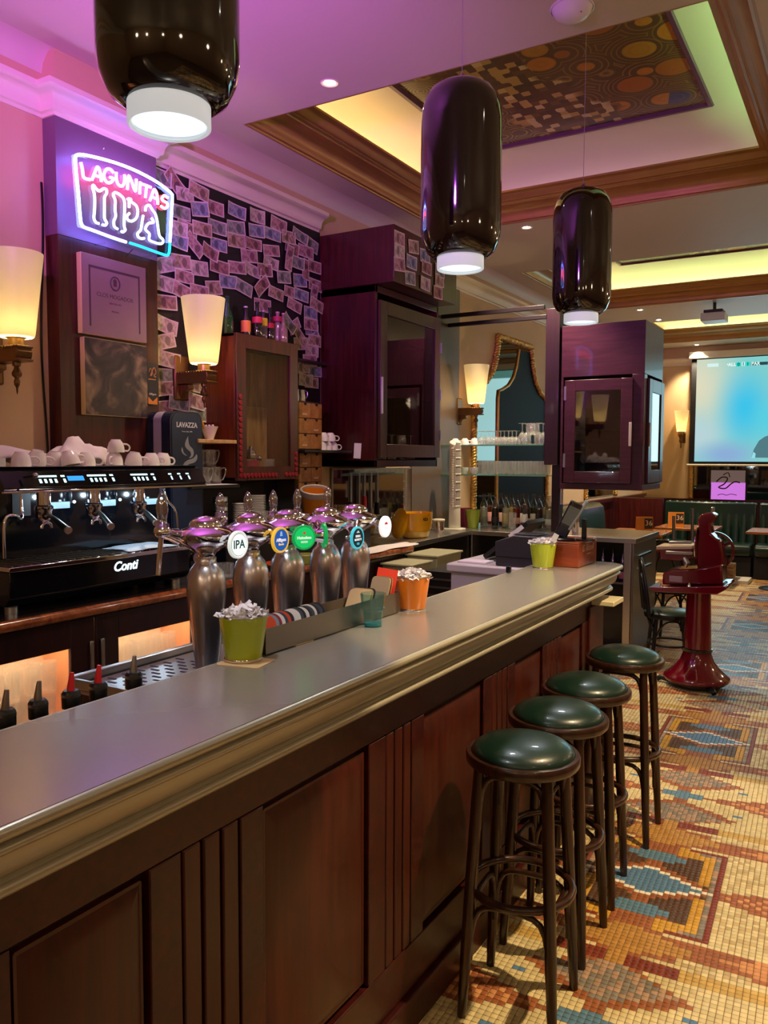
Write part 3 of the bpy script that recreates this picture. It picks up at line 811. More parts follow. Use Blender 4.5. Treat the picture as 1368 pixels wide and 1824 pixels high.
# shelf by the drawers
s = MB().box(XW + .013, -3.2, 4.35, 4.92, 1.69, 1.708).build('wall_shelf', mat('black_shelf', '#120d12', .4), bevel=.002)
tag(s, 'short black wall shelf carrying upturned white cups', 'shelf')
s = MB().box(XW + .013, -3.2, 3.3, 3.7, 1.478, 1.496).build('wall_shelf', MATS['black_shelf'], bevel=.002)
tag(s, 'black shelf under the stacked glass mugs', 'shelf')
s = MB().box(XW + .013, -3.22, 3.38, 3.7, 1.735, 1.757).build('wall_shelf', wood('pale_board', '#b98a55', '#d7b07a', .5, (3, 30, 30)), bevel=.003)
tag(s, 'small pale wooden shelf beside the coffee bin', 'shelf')
s = MB().tube([(XW + .06, 4.32, 2.335), (XW + .06, 4.938, 2.335)], .014, 10).build('hanging_rod', M_STEELD)
tag(s, 'short grey metal rod between the two wall cabinets', 'rail')
# ================================================================== pendant lamps over the bar
M_PEND = mat('brown_lamp_glass', '#150b09', .08, coat=.8, var=.1, vscale=3)
M_CAPW = mat('white_lamp_ring', '#dfe4e6', .3, emit=(.85, .93, 1, 1), es=.42)
M_DISC = emis('lamp_disc', (.80, .95, 1.0), 1.5)
pendants = [((-1.312, 1.30), 3.6, 'just in front of the neon sign'), ((-1.34, 2.80), 3.6, 'hanging below the mosaic ceiling edge'), ((-1.312, 4.19), 4.02, 'hanging in front of the purple cabinet')]
for (x, y), zc, lab in pendants:
    p = thing('pendant_lamp', 'glossy brown glass pendant lamp with white ring, ' + lab, 'pendant lamp', (x, y, 2.355))
    b = [(.086, .045), (.1, .047), (.125, .065), (.142, .1), (.149, .14), (.15, .2), (.15, .53), (.147, .575), (.136, .615), (.115, .648), (.085, .667), (.045, .676), (.018, .678)]
    MB().lathe(b, 48).build('body', M_PEND, p, smooth=60)
    MB().lathe([(.078, .004), (.083, .0), (.0875, .003), (.0875, .056), (.08, .056)], 48, cap=False).build('ring', M_CAPW, p, smooth=60)
    MB().lathe([(.0001, .012), (.08, .012)], 48, cap=False).build('diffuser', M_DISC, p)
    MB().lathe([(.02, .676), (.02, .69), (.006, .7), (.006, .71)], 16).build('cap', M_STEELD, p)
    MB().tube([(0, 0, .705), (0, 0, zc - 2.355 - .004)], .0012, 6).build('cord', mat('thin_cord', '#8f7f86', .5), p)
    MB().lathe([(.045, 0), (.045, .012), (.02, .02), (.004, .022)][::-1], 20, (0, 0, zc - 2.355 - .023)).build('canopy', mat('canopy_white', '#cfc4cf', .4), p) if zc < 3.7 else None
    l = light('SPOT', 'pendant_bulb', (0, 0, -.005), 30, (.9, .95, 1.0), None, spot_size=R(150), spot_blend=.8, shadow_soft_size=.07)
    l.parent = p
# ================================================================== wall sconces
def shade_mat():
    m = bpy.data.materials.new('frosted_shade'); m.use_nodes = True; nt = m.node_tree; nt.nodes.clear(); N = nt.nodes.new; L = nt.links.new
    t = N('ShaderNodeBsdfTranslucent'); t.inputs[0].default_value = (.88, .78, .55, 1)
    d = N('ShaderNodeBsdfPrincipled'); d.inputs['Base Color'].default_value = (.6, .56, .45, 1); d.inputs['Roughness'].default_value = .35
    e = N('ShaderNodeEmission'); e.inputs[0].default_value = (1, .86, .5, 1); e.inputs[1].default_value = .10
    mx = N('ShaderNodeMixShader'); mx.inputs[0].default_value = .3; L(t.outputs[0], mx.inputs[1]); L(d.outputs[0], mx.inputs[2])
    a = N('ShaderNodeAddShader'); L(mx.outputs[0], a.inputs[0]); L(e.outputs[0], a.inputs[1])
    o = N('ShaderNodeOutputMaterial'); L(a.outputs[0], o.inputs[0]); return m
M_SHADE = shade_mat()
M_BULB = emis('sconce_bulb', (1, .76, .40), 170)
def sconce(loc, rz, label, bracket=True):
    """local: +x away from the wall (wall at x=0), shade axis at x=.2"""
    s = thing('wall_sconce', label, 'wall lamp', loc, rz)
    MB().lathe([(.0001, .004), (.07, .0), (.078, .006), (.082, .02), (.124, .372), (.119, .372), (.078, .03), (.066, .01)], 32, (.2, 0, .0), cap=False).build('shade', M_SHADE, s, smooth=60)
    MB().sphere((.2, 0, .07), .026, 12, 8).build('bulb', M_BULB, s)
    MB().lathe([(.035, -.035), (.035, -.005), (.045, .0)], 20, (.2, 0, 0)).build('socket', M_GBRASS, s)
    a = MB()
    a.prism([(.0, -.036), (.255, -.036), (.268, -.04), (.268, -.048), (.255, -.05), (.262, -.065), (.258, -.085), (.25, -.095), (.268, -.098), (.266, -.108), (.0, -.108)], 'y', -.04, .04)
    a.build('arm', M_BRASS, s, bevel=.004)
    for k in range(13): MB().sphere((.02 + k * .02, -.041, -.044), .006, 6, 5).build('bead', M_BRASS, s)
    MB().box(0, .03, -.055, .055, -.2, .06).build('back_plate', M_BRASS, s, bevel=.01)
    MB().prism([(.03, -.11), (.1, -.11), (.1, -.135), (.05, -.15), (.03, -.19)], 'y', -.02, .02).build('corbel', M_BRASS, s, bevel=.003)
    f = [(.018, -.108), (.018, -.125), (.01, -.128), (.013, -.14), (.022, -.158), (.02, -.17), (.009, -.18), (.014, -.195), (.012, -.21), (.005, -.222), (.004, -.24), (.001, -.252)]
    MB().lathe(f, 14, (.2, 0, 0)).build('finial', M_BRASS, s)
    return s
SX = XW
sconce((SX, 2.315, 2.185), 0, 'lit cream glass sconce on brass arm beside the wooden pilaster')
sconce((SX + .012, 3.50, 2.185), 0, 'lit cream glass sconce on brass arm between banknotes and small cabinet')
sconce((SX, 7.28, 2.185), 0, 'lit cream glass sconce beside the rope framed mirror')
def far_sconce(loc, rz, label):
    s = thing('wall_sconce', label, 'wall lamp', loc, rz)
    MB().lathe([(.06, .0), (.075, .0), (.12, .36), (.114, .36), (.07, .02)], 28, (.15, 0, 0), cap=False).build('shade', M_SHADE, s, smooth=60)
    MB().sphere((.15, 0, .1), .026, 12, 8).build('bulb', M_BULB, s)
    MB().lathe([(.001, -.3), (.015, -.27), (.012, -.2), (.04, -.17), (.03, -.12), (.06, -.06), (.05, 0), (.03, .01)], 16, (.15, 0, 0)).build('bracket', M_BRASS, s)
    MB().tube([(.15, 0, -.1), (.08, 0, -.13), (.0, 0, -.12)], .015, 8).build('arm', M_BRASS, s)
    MB().box(0, .02, -.05, .05, -.2, -.02).build('back_plate', M_BRASS, s, bevel=.008)
    return s
far_sconce((-2.83, YF, 2.14), -PI / 2, 'small lit sconce on the far wall beside the projection screen')
# ================================================================== ceiling downlights, smoke detector
SPOTS = [(-2.483, 3.60, 'in the purple lit ceiling over the neon sign', 120), (-2.553, 6.62, 'between the two ceiling coffers', 380), (-2.643, 10.95, 'beyond the second ceiling coffer', 300), (-2.6, 11.85, 'near the projector', 260), (-2.59, 14.72, 'close to the far wall', 260)]
for x, y, lab, e in SPOTS:
    d = thing('downlight', 'small round recessed downlight ' + lab, 'downlight', (x, y, ZC))
    MB().lathe([(.03, .0), (.045, -.004), (.05, 0.0)], 24, cap=False).build('ring', M_CORN, d)
    MB().lathe([(.0001, -.006), (.02, -.004), (.03, -.001)], 20, cap=False).build('bulb', M_SPOT, d)
    l = light('SPOT', 'downlight_beam', (0, 0, -.03), e, (1, .80, .55), None, spot_size=R(95), spot_blend=.6, shadow_soft_size=.04)
    l.parent = d
# aisle downlights out of view: one inferred from floor pool, two added as fill
for x, y, e, lab in ((.35, 2.75, 520, 'over the aisle beside the bar stools'), (.4, .3, 110, 'added as fill near the entrance end'), (.3, 7.4, 50, 'added as fill by the slicer')):
    d = thing('downlight', 'small round recessed downlight ' + lab, 'downlight', (x, y, ZC))
    MB().lathe([(.03, .0), (.045, -.004), (.05, 0.0)], 24, cap=False).build('ring', M_CORN, d)
    MB().lathe([(.0001, -.006), (.02, -.004), (.03, -.001)], 20, cap=False).build('bulb', M_SPOT, d)
    l = light('SPOT', 'downlight_beam', (0, 0, -.03), e, (1, .74, .42), None, spot_size=R(52), spot_blend=.1, shadow_soft_size=.03)
    l.parent = d
    if y == 2.75: l.rotation_euler = (0, R(14), 0)
sd = thing('smoke_detector', 'white domed smoke detector on the ceiling edge', 'smoke detector', (-1.176, 3.55, ZC))
MB().lathe([(.0001, -.052), (.04, -.05), (.068, -.036), (.085, -.012), (.09, -.002)], 32, cap=False).build('dome', mat('white_plastic', '#dcd3d8', .3), sd, smooth=60)
MB().lathe([(.09, -.008), (.094, -.006), (.094, 0)], 32, cap=False).build('base_ring', MATS['white_plastic'], sd)
MB().sphere((.05, -.03, -.043), .003, 8, 6).build('indicator', mat('red_led', '#7a1010', .3), sd)
# ================================================================== bar stools
def make_stool(label, loc, rz):
    s = thing('bar_stool', label, 'bar stool', loc, rz, 'bentwood stools along the bar')
    MB().lathe([(.0001, .824), (.05, .823), (.095, .817), (.13, .805), (.146, .793), (.152, .78), (.151, .772)], 48, cap=False).build('seat', M_LEATH, s, smooth=60)
    MB().lathe([(.14, .747), (.163, .747), (.168, .753), (.169, .772), (.165, .779), (.154, .78), (.147, .772)], 48, cap=False).build('seat_ring', M_BENT, s, smooth=50)
    def leg_at(a, z):
        r = .192 - .05 * (z / .75)
        return Vector((r * math.cos(a), r * math.sin(a), z))
    A = [PI / 2 * k for k in range(4)]
    for a in A:
        pts = [leg_at(a, z) for z in (0, .02, .22, .44, .65, .752)]
        MB().tube(pts, [.013, .014, .0175, .0185, .0175, .016], 10).build('leg', M_BENT, s, smooth=60)
    n = 40
    MB().tube([(.152 * math.cos(2 * PI * k / n), .152 * math.sin(2 * PI * k / n), .372) for k in range(n)], .0125, 8, closed=True).build('foot_ring', M_BENT, s, smooth=60)
    for k in range(4):
        a0, a1 = A[k], A[k] + PI / 2
        for nm, zlow, ztop in (('upper_brace', .56, .73), ('lower_brace', .17, .345)):
            p0 = leg_at(a0, zlow) * .93; p1 = leg_at(a1, zlow) * .93; p0.z = p1.z = zlow
            q0 = leg_at(a0, ztop) * .9; q1 = leg_at(a1, ztop) * .9; q0.z = q1.z = ztop
            pts = []
            for i in range(13):
                t = i / 12
                u = abs(2 * t - 1)
                z = zlow + (ztop - zlow) * (1 - u ** 3.2)
                base = p0.lerp(p1, .5 - .5 * math.copysign(abs(math.cos(PI * t)) ** .75, math.cos(PI * t)))
                pts.append((base.x, base.y, z))
            MB().tube(pts, .0095, 8).build(nm, M_BENT, s, smooth=60)
    return s
stool = make_stool('green leather bentwood bar stool, first of the row at the bar', (-.855, 2.247, .003), R(50))
dup(stool, (-.88, 2.64, .003), R(46), 'green leather bentwood bar stool, second along the bar row')
dup(stool, (-.90, 3.025, .003), R(50), 'green leather bentwood bar stool, third along the bar row')
dup(stool, (-.895, 3.58, .003), R(47), 'green leather bentwood bar stool at the rounded end of the bar')
# ================================================================== beer taps
M_TAP = mat('tap_steel', '#cbc6cd', .27, metal=1)
M_CLEAR = glass('handle_glass', (.95, .93, .97), .55, .04, (.7, .67, .72))
TY = [1.725, 1.92, 2.105, 2.32, 2.51]
TXX = -1.62
def medal(root, c, nrm, kind, mount):
    nrm = Vector(nrm).normalized(); xd = Vector((0, 0, 1)).cross(nrm).normalized()
    M = frame(c, xd, (0, 0, 1))
    cols = dict(IPA=('#f2f4f2', '#dfe9e4'), blue=('#1c4fa0', '#e8b93a'), green=('#12b45c', '#12a050'), dark=('#10242c', '#45c8dc'), white=('#fbf6f4', '#fff'))[kind] if kind != 'white' else ('#fbf6f4', '#ffffff')
    b = MB().lathe([(.0001, .004), (.034, .004), (.0345, .003)], 32, cap=False).xf(M).build('medallion', mat('medal_face_' + kind, cols[0], .25, emit=cols[0], es=1.3 if kind in ('IPA', 'white') else .95), root, world=True)
    MB().lathe([(.033, .0045), (.036, .0055), (.0395, .004), (.0395, -.004), (.0001, -.004)], 32, cap=False).xf(M).build('rim', mat('medal_rim_' + kind, cols[1], .25, emit=cols[1], es=.6), b, world=True)
    Lr = Vector(ORIG[root.name])
    MM = Matrix.Translation(-Lr) @ M
    def T(txt, size, col, dy, bold=0, sx=1, sh=0, dx=0):
        text_mesh(txt, size, mat('ink_' + col, '#' + col, .4, emit='#' + col, es=.5), 'lettering', b, MM @ Matrix.Translation((dx, dy, .0046)), .0004, sx=sx, bold=bold, shear=sh)
    def shape(pts, col, z=.0046):
        f = MB().prism(pts, 'z', z, z + .0006).xf(M).build('emblem', mat('ink_' + col, '#' + col, .4, emit='#' + col, es=.5), b, smooth=0, world=True)
    if kind == 'IPA':
        T('IPA', .034, '2d5a58', 0, .0009)
        MB().lathe([(.0305, .0042), (.0315, .0047), (.0325, .0042)], 32, cap=False).xf(M).build('ring_line', mat('ink_7fa39c', '#7fa39c', .4), b, world=True)
    if kind == 'blue':
        T('Affligem', .0135, 'f4f4f4', 0.0, .0005, 1.05); T('Blonde', .009, 'f0d98a', -.013, .0003)
        shape([(-.006, .012), (.006, .012), (.004, .024), (0, .027), (-.004, .024)], '9fc4e8')
    if kind == 'green':
        T('Heineken', .012, 'f2fff6', -.001, .0004, 1.05)
        shape([(math.sin(PI * k / 5) * (.007 if k % 2 == 0 else .003), .014 + math.cos(PI * k / 5) * (.007 if k % 2 == 0 else .003)) for k in range(10)], 'd23a2a')
        shape(rrect(.024, .006, .003, 3, 0, -.014), 'c8f0d8')
    if kind == 'dark':
        T('BIRRA', .0105, 'eef4f6', .006, .0005, 1.1); T('MORETTI', .0095, 'eef4f6', -.006, .0005, 1.1)
        shape(rrect(.016, .008, .003, 3, 0, -.02), '45c8dc'); shape([(-.01, .018), (.01, .018), (.0, .026)], 'cfe8ee')
    if kind == 'white':
        shape([(-.012, .008), (.012, .008), (.009, .015), (0, .018), (-.009, .015)], 'c83a3a')
        T('beer', .008, 'd8a8a0', -.004)
    if mount is not None:
        m0 = Vector(mount); m1 = Vector(c) - nrm * .006
        MB().tube([m0, m0.lerp(m1, .55), m1 - nrm * .02, m1], [.014, .013, .019, .024], 14).build('mount', M_CHROME, root, smooth=60, world=True)
def handle(root, base, tip_z, arm_from=None, big=1.0):
    x, y, z = base; h = tip_z - z
    MB().lathe([(.0165 * big, 0), (.0175 * big, .008), (.012 * big, .012), (.011 * big, .02), (.012 * big, .25 * h), (.015 * big, .5 * h), (.0135 * big, .7 * h), (.0085 * big, .88 * h), (.004 * big, .97 * h), (.0001, h)], 14, base).build('handle', M_CLEAR, root, smooth=60, world=True)
    MB().sphere((x, y, z - .012), .022 * big, 14, 10, .8).build('valve', M_CHROME, root, smooth=60, world=True)
    if arm_from is not None:
        MB().tube([arm_from, Vector(arm_from).lerp(Vector((x, y, z - .014)), .6), (x, y, z - .014)], [.022, .017, .02], 12).build('arm', M_CHROME, root, smooth=60, world=True)
labs = ['brushed steel beer tap column with white IPA medallion', 'brushed steel beer tap column with blue oval medallion', 'brushed steel beer tap column with green medallion turned outward', 'brushed steel beer tap column with green medallion seen edge on', 'brushed steel beer tap column with dark and white medallions']
for i, y in enumerate(TY):
    t = thing('beer_tap', labs[i], 'beer tap', (TXX, y, .989), 0, 'beer taps behind the bar')
    pr = [(.034, 0), (.036, .004), (.031, .012), (.031, .02), (.034, .06), (.041, .13), (.0495, .21), (.0545, .26), (.056, .29), (.0535, .32), (.045, .345), (.034, .36), (.029, .365), (.029, .378)]
    MB().lathe(pr, 40).build('column', M_TAP, t, smooth=60)
    MB().lathe([(.024, .378), (.026, .386), (.03, .392), (.05, .405), (.072, .42), (.083, .436), (.084, .446), (.074, .456), (.055, .464), (.047, .468), (.046, .476), (.036, .487), (.018, .495), (.0001, .497)], 40).build('dome', M_CHROME, t, smooth=50)
    c = (TXX, y, 1.428)
    if i == 0:
        handle(t, (TXX - .03, 1.588, 1.462), 1.56, (TXX - .04, y - .07, 1.43), 1.12)
        MB().tube([(TXX - .03, 1.585, 1.44), (TXX - .035, 1.583, 1.4), (TXX - .04, 1.58, 1.33)], .007, 8).build('spout', M_CHROME, t, world=True)
        handle(t, (-1.70, 1.875, 1.475), 1.546, (TXX - .05, y + .06, 1.44))
        medal(t, (-1.52, 1.747, 1.407), (1, 0, 0), 'IPA', (TXX + .07, y + .01, 1.43))
    if i == 1:
        handle(t, (-1.69, 1.992, 1.465), 1.546, (TXX - .05, y + .03, 1.44))
        medal(t, (-1.52, 1.938, 1.404), (1, 0, 0), 'blue', (TXX + .07, y, 1.43))
    if i == 2:
        handle(t, (-1.69, 2.12, 1.465), 1.547, (TXX - .05, y, 1.44))
        medal(t, (-1.52, 2.058, 1.402), (.86, -.5, 0), 'green', (TXX + .06, y - .03, 1.43))
    if i == 3:
        handle(t, (-1.69, 2.25, 1.465), 1.546, (TXX - .05, y - .04, 1.44))
        medal(t, (-1.52, 2.168, 1.399), (.66, .75, 0), 'green', (TXX + .02, y - .07, 1.43))
    if i == 4:
        handle(t, (-1.69, 2.432, 1.468), 1.547, (TXX - .05, y - .04, 1.44))
        medal(t, (-1.52, 2.368, 1.375), (1, 0, 0), 'dark', (TXX + .05, y - .06, 1.42))
        medal(t, (-1.52, 2.559, 1.401), (1, 0, 0), 'white', (TXX + .05, y + .04, 1.42))
# ================================================================== things on the bar top
def scrap_heap(c, r, n, seed, name, label, h=.025, m=None):
    """loose crumpled white paper sachets"""
    rg = random.Random(seed); b = MB()
    for k in range(n):
        a = rg.uniform(0, 2 * PI); d = r * math.sqrt(rg.random()) * .92
        w_, l_ = rg.uniform(.012, .02), rg.uniform(.022, .04)
        M = Matrix.Translation((c[0] + d * math.cos(a), c[1] + d * math.sin(a), c[2] + h * (1 - (d / r) ** 2) * rg.uniform(.5, 1.0) + .002)) @ Euler((rg.uniform(-.7, .7), rg.uniform(-.7, .7), rg.uniform(0, 6))).to_matrix().to_4x4()
        st = len(b.v)
        b.grid(lambda u, v: ((u - .5) * l_, (v - .5) * w_, .004 * math.sin(u * 7 + k) + .003 * math.cos(v * 6 + k * 2)), 3, 2)
        b.xf(M, st)
    o = b.build(name, m or M_PAPER, smooth=0, fix=False)
    return tag(o, label, 'paper', kind='stuff')
def bucket(loc, col, label, r0=.045, r1=.06, h=.112):
    t = thing('tin_bucket', label, 'bucket', loc)
    MB().lathe([(r0 * .96, .004), (r0, .006), (r1, h), (r1 - .0015, h), (r0 - .002, .008), (.0001, .008)], 40).build('pail', mat('enamel_' + col, '#' + col, .3, coat=.3), t, smooth=50)
    MB().lathe([(r0 + .0015, 0), (r0 + .003, .003), (r0 + .0015, .007), (r0 * .9, .005)], 40, cap=False).build('base_rim', M_CHROME, t, smooth=60)
    n = 40
    MB().tube([((r1 + .0005) * math.cos(2 * PI * k / n), (r1 + .0005) * math.sin(2 * PI * k / n), h) for k in range(n)], .0022, 6, closed=True).build('top_rim', M_STEEL, t, smooth=60)
    MB().lathe([(.0001, h - .012), (r1 - .004, h - .012)], 30, cap=False).build('lining', M_PAPER, t)
    return t
bucket((-1.303, 1.515, BZ + .0025), 'a4b51f', 'lime green tin bucket of paper sachets on a cardboard mat')
scrap_heap((-1.303, 1.515, BZ + .105), .058, 150, 1, 'paper_sachets', 'crumpled white paper heaped in the lime bucket on the mat', .03)
tag(MB().prism(rrect(.115, .095, .01, 4), 'z', 0, .002).xf(Matrix.Translation((-1.283, 1.50, BZ)) @ Matrix.Rotation(R(12), 4, 'Z')).build('beer_mat', mat('tan_card', '#c9a878', .8)), 'tan cardboard beer mat under the lime green bucket', 'beer mat')
bucket((-1.278, 2.325, BZ), 'e07d12', 'orange tin bucket of paper sachets beside the coaster tray')
scrap_heap((-1.278, 2.325, BZ + .104), .058, 130, 2, 'paper_sachets', 'white paper sachets heaped in the orange bucket', .024)
bucket((-1.262, 3.535, BZ), 'a9b92b', 'lime green tin bucket beside the wooden box', .045, .061, .118)
scrap_heap((-1.262, 3.535, BZ + .112), .057, 120, 3, 'paper_sachets', 'lilac white sachets piled in the bucket beside the wooden box', .018)
tag(MB().box(-.012, .012, -.001, .001, 0, .05).xf(Matrix.Translation((-1.226, 3.545, BZ + .112)) @ Euler((0, R(28), .6)).to_matrix().to_4x4()).build('paper_stick', M_PAPER), 'tall paper stick standing in the far lime bucket', 'paper')
# steel tray with coasters
t = thing('coaster_tray', 'long brushed steel tray full of beer mats on the bar', 'tray', (-1.315, 1.9, BZ))
x0, x1, y0, y1, h = -1.372, -1.283, 1.576, 2.255, .068
m = MB().box(x0, x1, y0, y1, BZ + .003, BZ + .006).build('base', M_STEELD, t, world=True)
for nm, bx in (('side', (x1 - .002, x1, y0, y1)), ('side', (x0, x0 + .002, y0, y1)), ('end', (x0 + .002, x1 - .002, y0, y0 + .002)), ('end', (x0 + .002, x1 - .002, y1 - .002, y1))):
    MB().box(*bx, BZ + .006, BZ + h).build(nm, M_STEELD, t, world=True)
MB().box(x1 - .01, x1 + .0015, 1.70, 1.78, BZ + .0005, BZ + .0028).build('felt_strip', MATS['tan_card'], t, world=True)
rg = random.Random(11)
ccols = [('c7451f', 'orange red'), ('8a2f38', 'dark red'), ('3b3f46', 'slate grey'), ('d9d0c4', 'off white'), ('232326', 'black'), ('7b8a92', 'blue grey')]
yy = 1.60
for k in range(17):
    col, nm = ccols[[0, 5, 1, 3, 2, 0, 4, 3, 2, 4, 3, 4, 2, 3, 4, 2, 4][k]]
    tilt = R(62 + rg.uniform(-5, 5))
    o = MB().lathe([(.0001, -.0009), (.0415, -.0009), (.0415, .0009), (.0001, .0009)], 32, cap=False).xf(Matrix.Rotation(tilt, 4, 'X'))
    ob = o.build('coaster', mat('coaster_' + col, '#' + col, .6))
    ob.location = (-1.3275, yy + .02, BZ + .052)
    tag(ob, nm + ' round beer mat leaning in the steel tray', 'coaster', 'round beer mats in the steel tray')
    yy += .0125 if k not in (6,) else .03
for k, (yy, col, nm, tl) in enumerate(((2.07, 'cfb184', 'tan', 60), (2.085, 'c6a674', 'tan', 62), (2.1, '2a2d31', 'black', 64), (2.2, 'd0b58c', 'tan printed', 72), (2.215, 'b98b5a', 'brown', 74))):
    o = MB().prism(rrect(.078, .09, .014, 4), 'z', -.0009, .0009).xf(Matrix.Rotation(R(tl), 4, 'X')).build('coaster', mat('coaster_' + col, '#' + col, .7))
    o.location = (-1.3275, yy, BZ + .055 + (.02 if k > 2 else 0))
    if k > 2: o.rotation_euler = (0, 0, R(-10))
    tag(o, nm + ' square beer mat standing in the far end of the steel tray', 'coaster', 'square beer mats in the steel tray')
o = MB().box(-.033, .033, -.001, .001, -.045, .035).xf(Matrix.Translation((-1.325, 2.24, BZ + .106)) @ Euler((R(-8), R(10), R(30))).to_matrix().to_4x4()).build('menu_card', mat('red_card', '#e2402c', .5))
tag(o, 'bright red card standing at the end of the coaster tray', 'card')
# teal tumbler
t = thing('tumbler', 'teal tinted faceted glass tumbler in front of the coaster tray', 'tumbler', (-1.246, 2.03, BZ))
M_TEAL = glass('teal_glass', (.6, .95, 1), .08, .03, (.78, .92, .94))
M_TEAL2 = mat('teal_base', '#1f97a5', .1, trans=.6, coat=.5)
pr = [(.0001, .004), (.026, .004), (.0275, .012), (.03, .045), (.034, .05), (.0385, .098), (.037, .098), (.032, .052), (.028, .046), (.0255, .016), (.0001, .014)]
b = MB().lathe(pr[1:-1], 10, cap=False); b.build('glass', M_TEAL, t, smooth=20)
MB().lathe([(.0001, 0), (.024, 0), (.027, .003), (.027, .011), (.0001, .013)], 20, cap=False).build('base', M_TEAL2, t)
# wooden box with card terminal
t = thing('wooden_box', 'reddish wooden box with faded white script on its side', 'box', (-1.235, 3.72, BZ))
wb = wood('red_box_wood', '#6d2711', '#8d3c1c', .4, (4, 30, 30))
MB().box(-1.333, -1.12, 3.605, 3.895, BZ + .001, BZ + .108).build('body', wb, t, bevel=.003, world=True)
MB().box(-1.333, -1.12, 3.605, 3.895, BZ + .109, BZ + .117).build('lid', wood('box_lid', '#7b3a1e', '#96502a', .4, (4, 30, 30)), t, bevel=.002, world=True)
Ml = frame((-1.1195 + 1.235, 3.75 - 3.72, .082), (0, 1, 0), (0, 0, 1))
text_mesh('G. Rizzoli', .045, mat('faded_script', '#b08a78', .7), 'script', t, Ml, .0005, shear=.35)
MB().box(-1.1195, -1.119, 3.73, 3.80, BZ + .052, BZ + .056).build('script_line', MATS['faded_script'], t, world=True)
t = thing('card_terminal', 'black card payment terminal leaning on its stand on the wooden box', 'card terminal', (-1.185, 3.68, BZ + .117))
ZT = BZ + .118
MB().lathe([(.0001, 0), (.05, 0), (.052, .006), (.045, .012), (.0001, .014)], 24, (-1.205, 3.665, ZT), sx=1, sy=.8).build('base', M_BLACK, t, world=True)
MB().lathe([(.0001, 0), (.042, 0), (.044, .006), (.0001, .012)], 24, (-1.125, 3.72, ZT), sx=1.1, sy=.9).build('dock', M_BLACK, t, world=True)
MB().box(-1.140, -1.120, 3.71, 3.73, ZT + .01, ZT + .1).build('post', M_BLACK, t, bevel=.003, world=True)
Mt = Matrix.Translation((-1.197, 3.69, ZT + .095)) @ Euler((R(12), R(24), R(25))).to_matrix().to_4x4()
MB().prism(rrect(.06, .032, .01, 4), 'z', -.09, .09).xf(Mt).build('body', M_BLACKG, t, bevel=.002, world=True)
MB().box(-.026, .026, -.0175, -.0165, -.02, .07).xf(Mt).build('screen', mat('grey_screen', '#5f625e', .3), t, world=True)
kp = MB().box(-.024, .024, -.0175, -.0165, -.08, -.03).xf(Mt).build('keypad', mat('keypad_grey', '#2a2733', .4), t, world=True)
Mt2 = Matrix.Translation((-1.157, 3.71, ZT + .12)) @ Euler((R(8), R(30), R(25))).to_matrix().to_4x4()
MB().prism(rrect(.012, .06, .005, 3), 'z', -.08, .075).xf(Mt2).build('back_plate', mat('pale_grey_plate', '#8d908a', .4), t, world=True)
# black clip on the bar edge
t = MB().prism(rrect(.022, .03, .006, 3), 'y', -.006, .006).xf(Matrix.Translation((-1.325, 3.28, BZ + .017))).build('bag_hook', M_BLACKG, bevel=.002)
tag(t, 'small black clip standing on the back edge of the bar', 'clip')

# ================================================================== globes added out of view as warm fill for the room
for k, (x, y) in enumerate(((1.7, -2.6), (1.7, -.2), (1.7, 2.2), (2.4, 5.2), (2.4, 8.2), (1.7, 11.6), (-1.4, -2.4), (-.2, -3.2))):
    t = thing('fill_globe', 'added unseen fill light globe ' + ('over the dining side by the entrance', 'opposite the near end of the bar', 'opposite the bar stools', 'opposite the end of the bar', 'opposite the red slicer', 'before the far booths', 'over the near end of the bar', 'over the entrance aisle')[k], 'pendant lamp', (x, y, 2.75))
    MB().sphere((0, 0, 0), .11, 24, 14).build('globe', emis('globe_glow_%d' % k, (1.0, .78, .52), (40, 34, 34, 24, 70, 110, 46, 44)[k]), t, smooth=60)
    MB().lathe([(.03, .105), (.035, .12), (.01, .14)], 16).build('cap', M_BRASS, t)
    MB().tube([(0, 0, .13), (0, 0, .848)], .003, 6).build('cord', M_BLACK, t)
# ------------------------------------------------------------------ pixel of the photograph -> point on a known plane of the room
def ray(x, y):
    d = Vector(((x - 684) / 1447., -(y - 912) / 1447., -1.0))
    return cam.matrix_world.to_3x3() @ d
def PXX(x, y, X):
    d = ray(x, y); return Vector((0, 0, H_EYE)) + d * (X / d.x)
def PXY(x, y, Y):
    d = ray(x, y); return Vector((0, 0, H_EYE)) + d * (Y / d.y)
def PXZ(x, y, Z):
    d = ray(x, y); return Vector((0, 0, H_EYE)) + d * ((Z - H_EYE) / d.z)
# ================================================================== neon sign
NX = -3.335
ns = thing('neon_sign', 'lit neon sign with red lettering in a blue white frame', 'neon sign', (NX, 3.04, 2.78))
M_NW = emis('neon_white', (.5, .62, 1.0), 4.0)
M_NB = emis('neon_blue_frame', (.15, .2, 1.0), 40.0)
M_NC = emis('neon_cyan', (.02, .55, 1.0), 3.0)
M_NR = emis('neon_red', (1.0, .07, .14), 24.0)
def npx(p, dx=0):
    v = PXX(120 + p[0] / 6.514, 250 + p[1] / 6.514, NX); return (NX + dx, v.y, v.z)
def smooth(pts, n=4):
    P = [Vector(p) for p in pts]
    if len(P) < 3: return P
    out = []
    for i in range(len(P) - 1):
        p0 = P[max(0, i - 1)]; p1 = P[i]; p2 = P[i + 1]; p3 = P[min(len(P) - 1, i + 2)]
        for k in range(n):
            t = k / n
            out.append(.5 * ((2 * p1) + (p2 - p0) * t + (2 * p0 - 5 * p1 + 4 * p2 - p3) * t * t + (3 * p1 - p0 - 3 * p2 + p3) * t ** 3))
    out.append(P[-1])
    return out
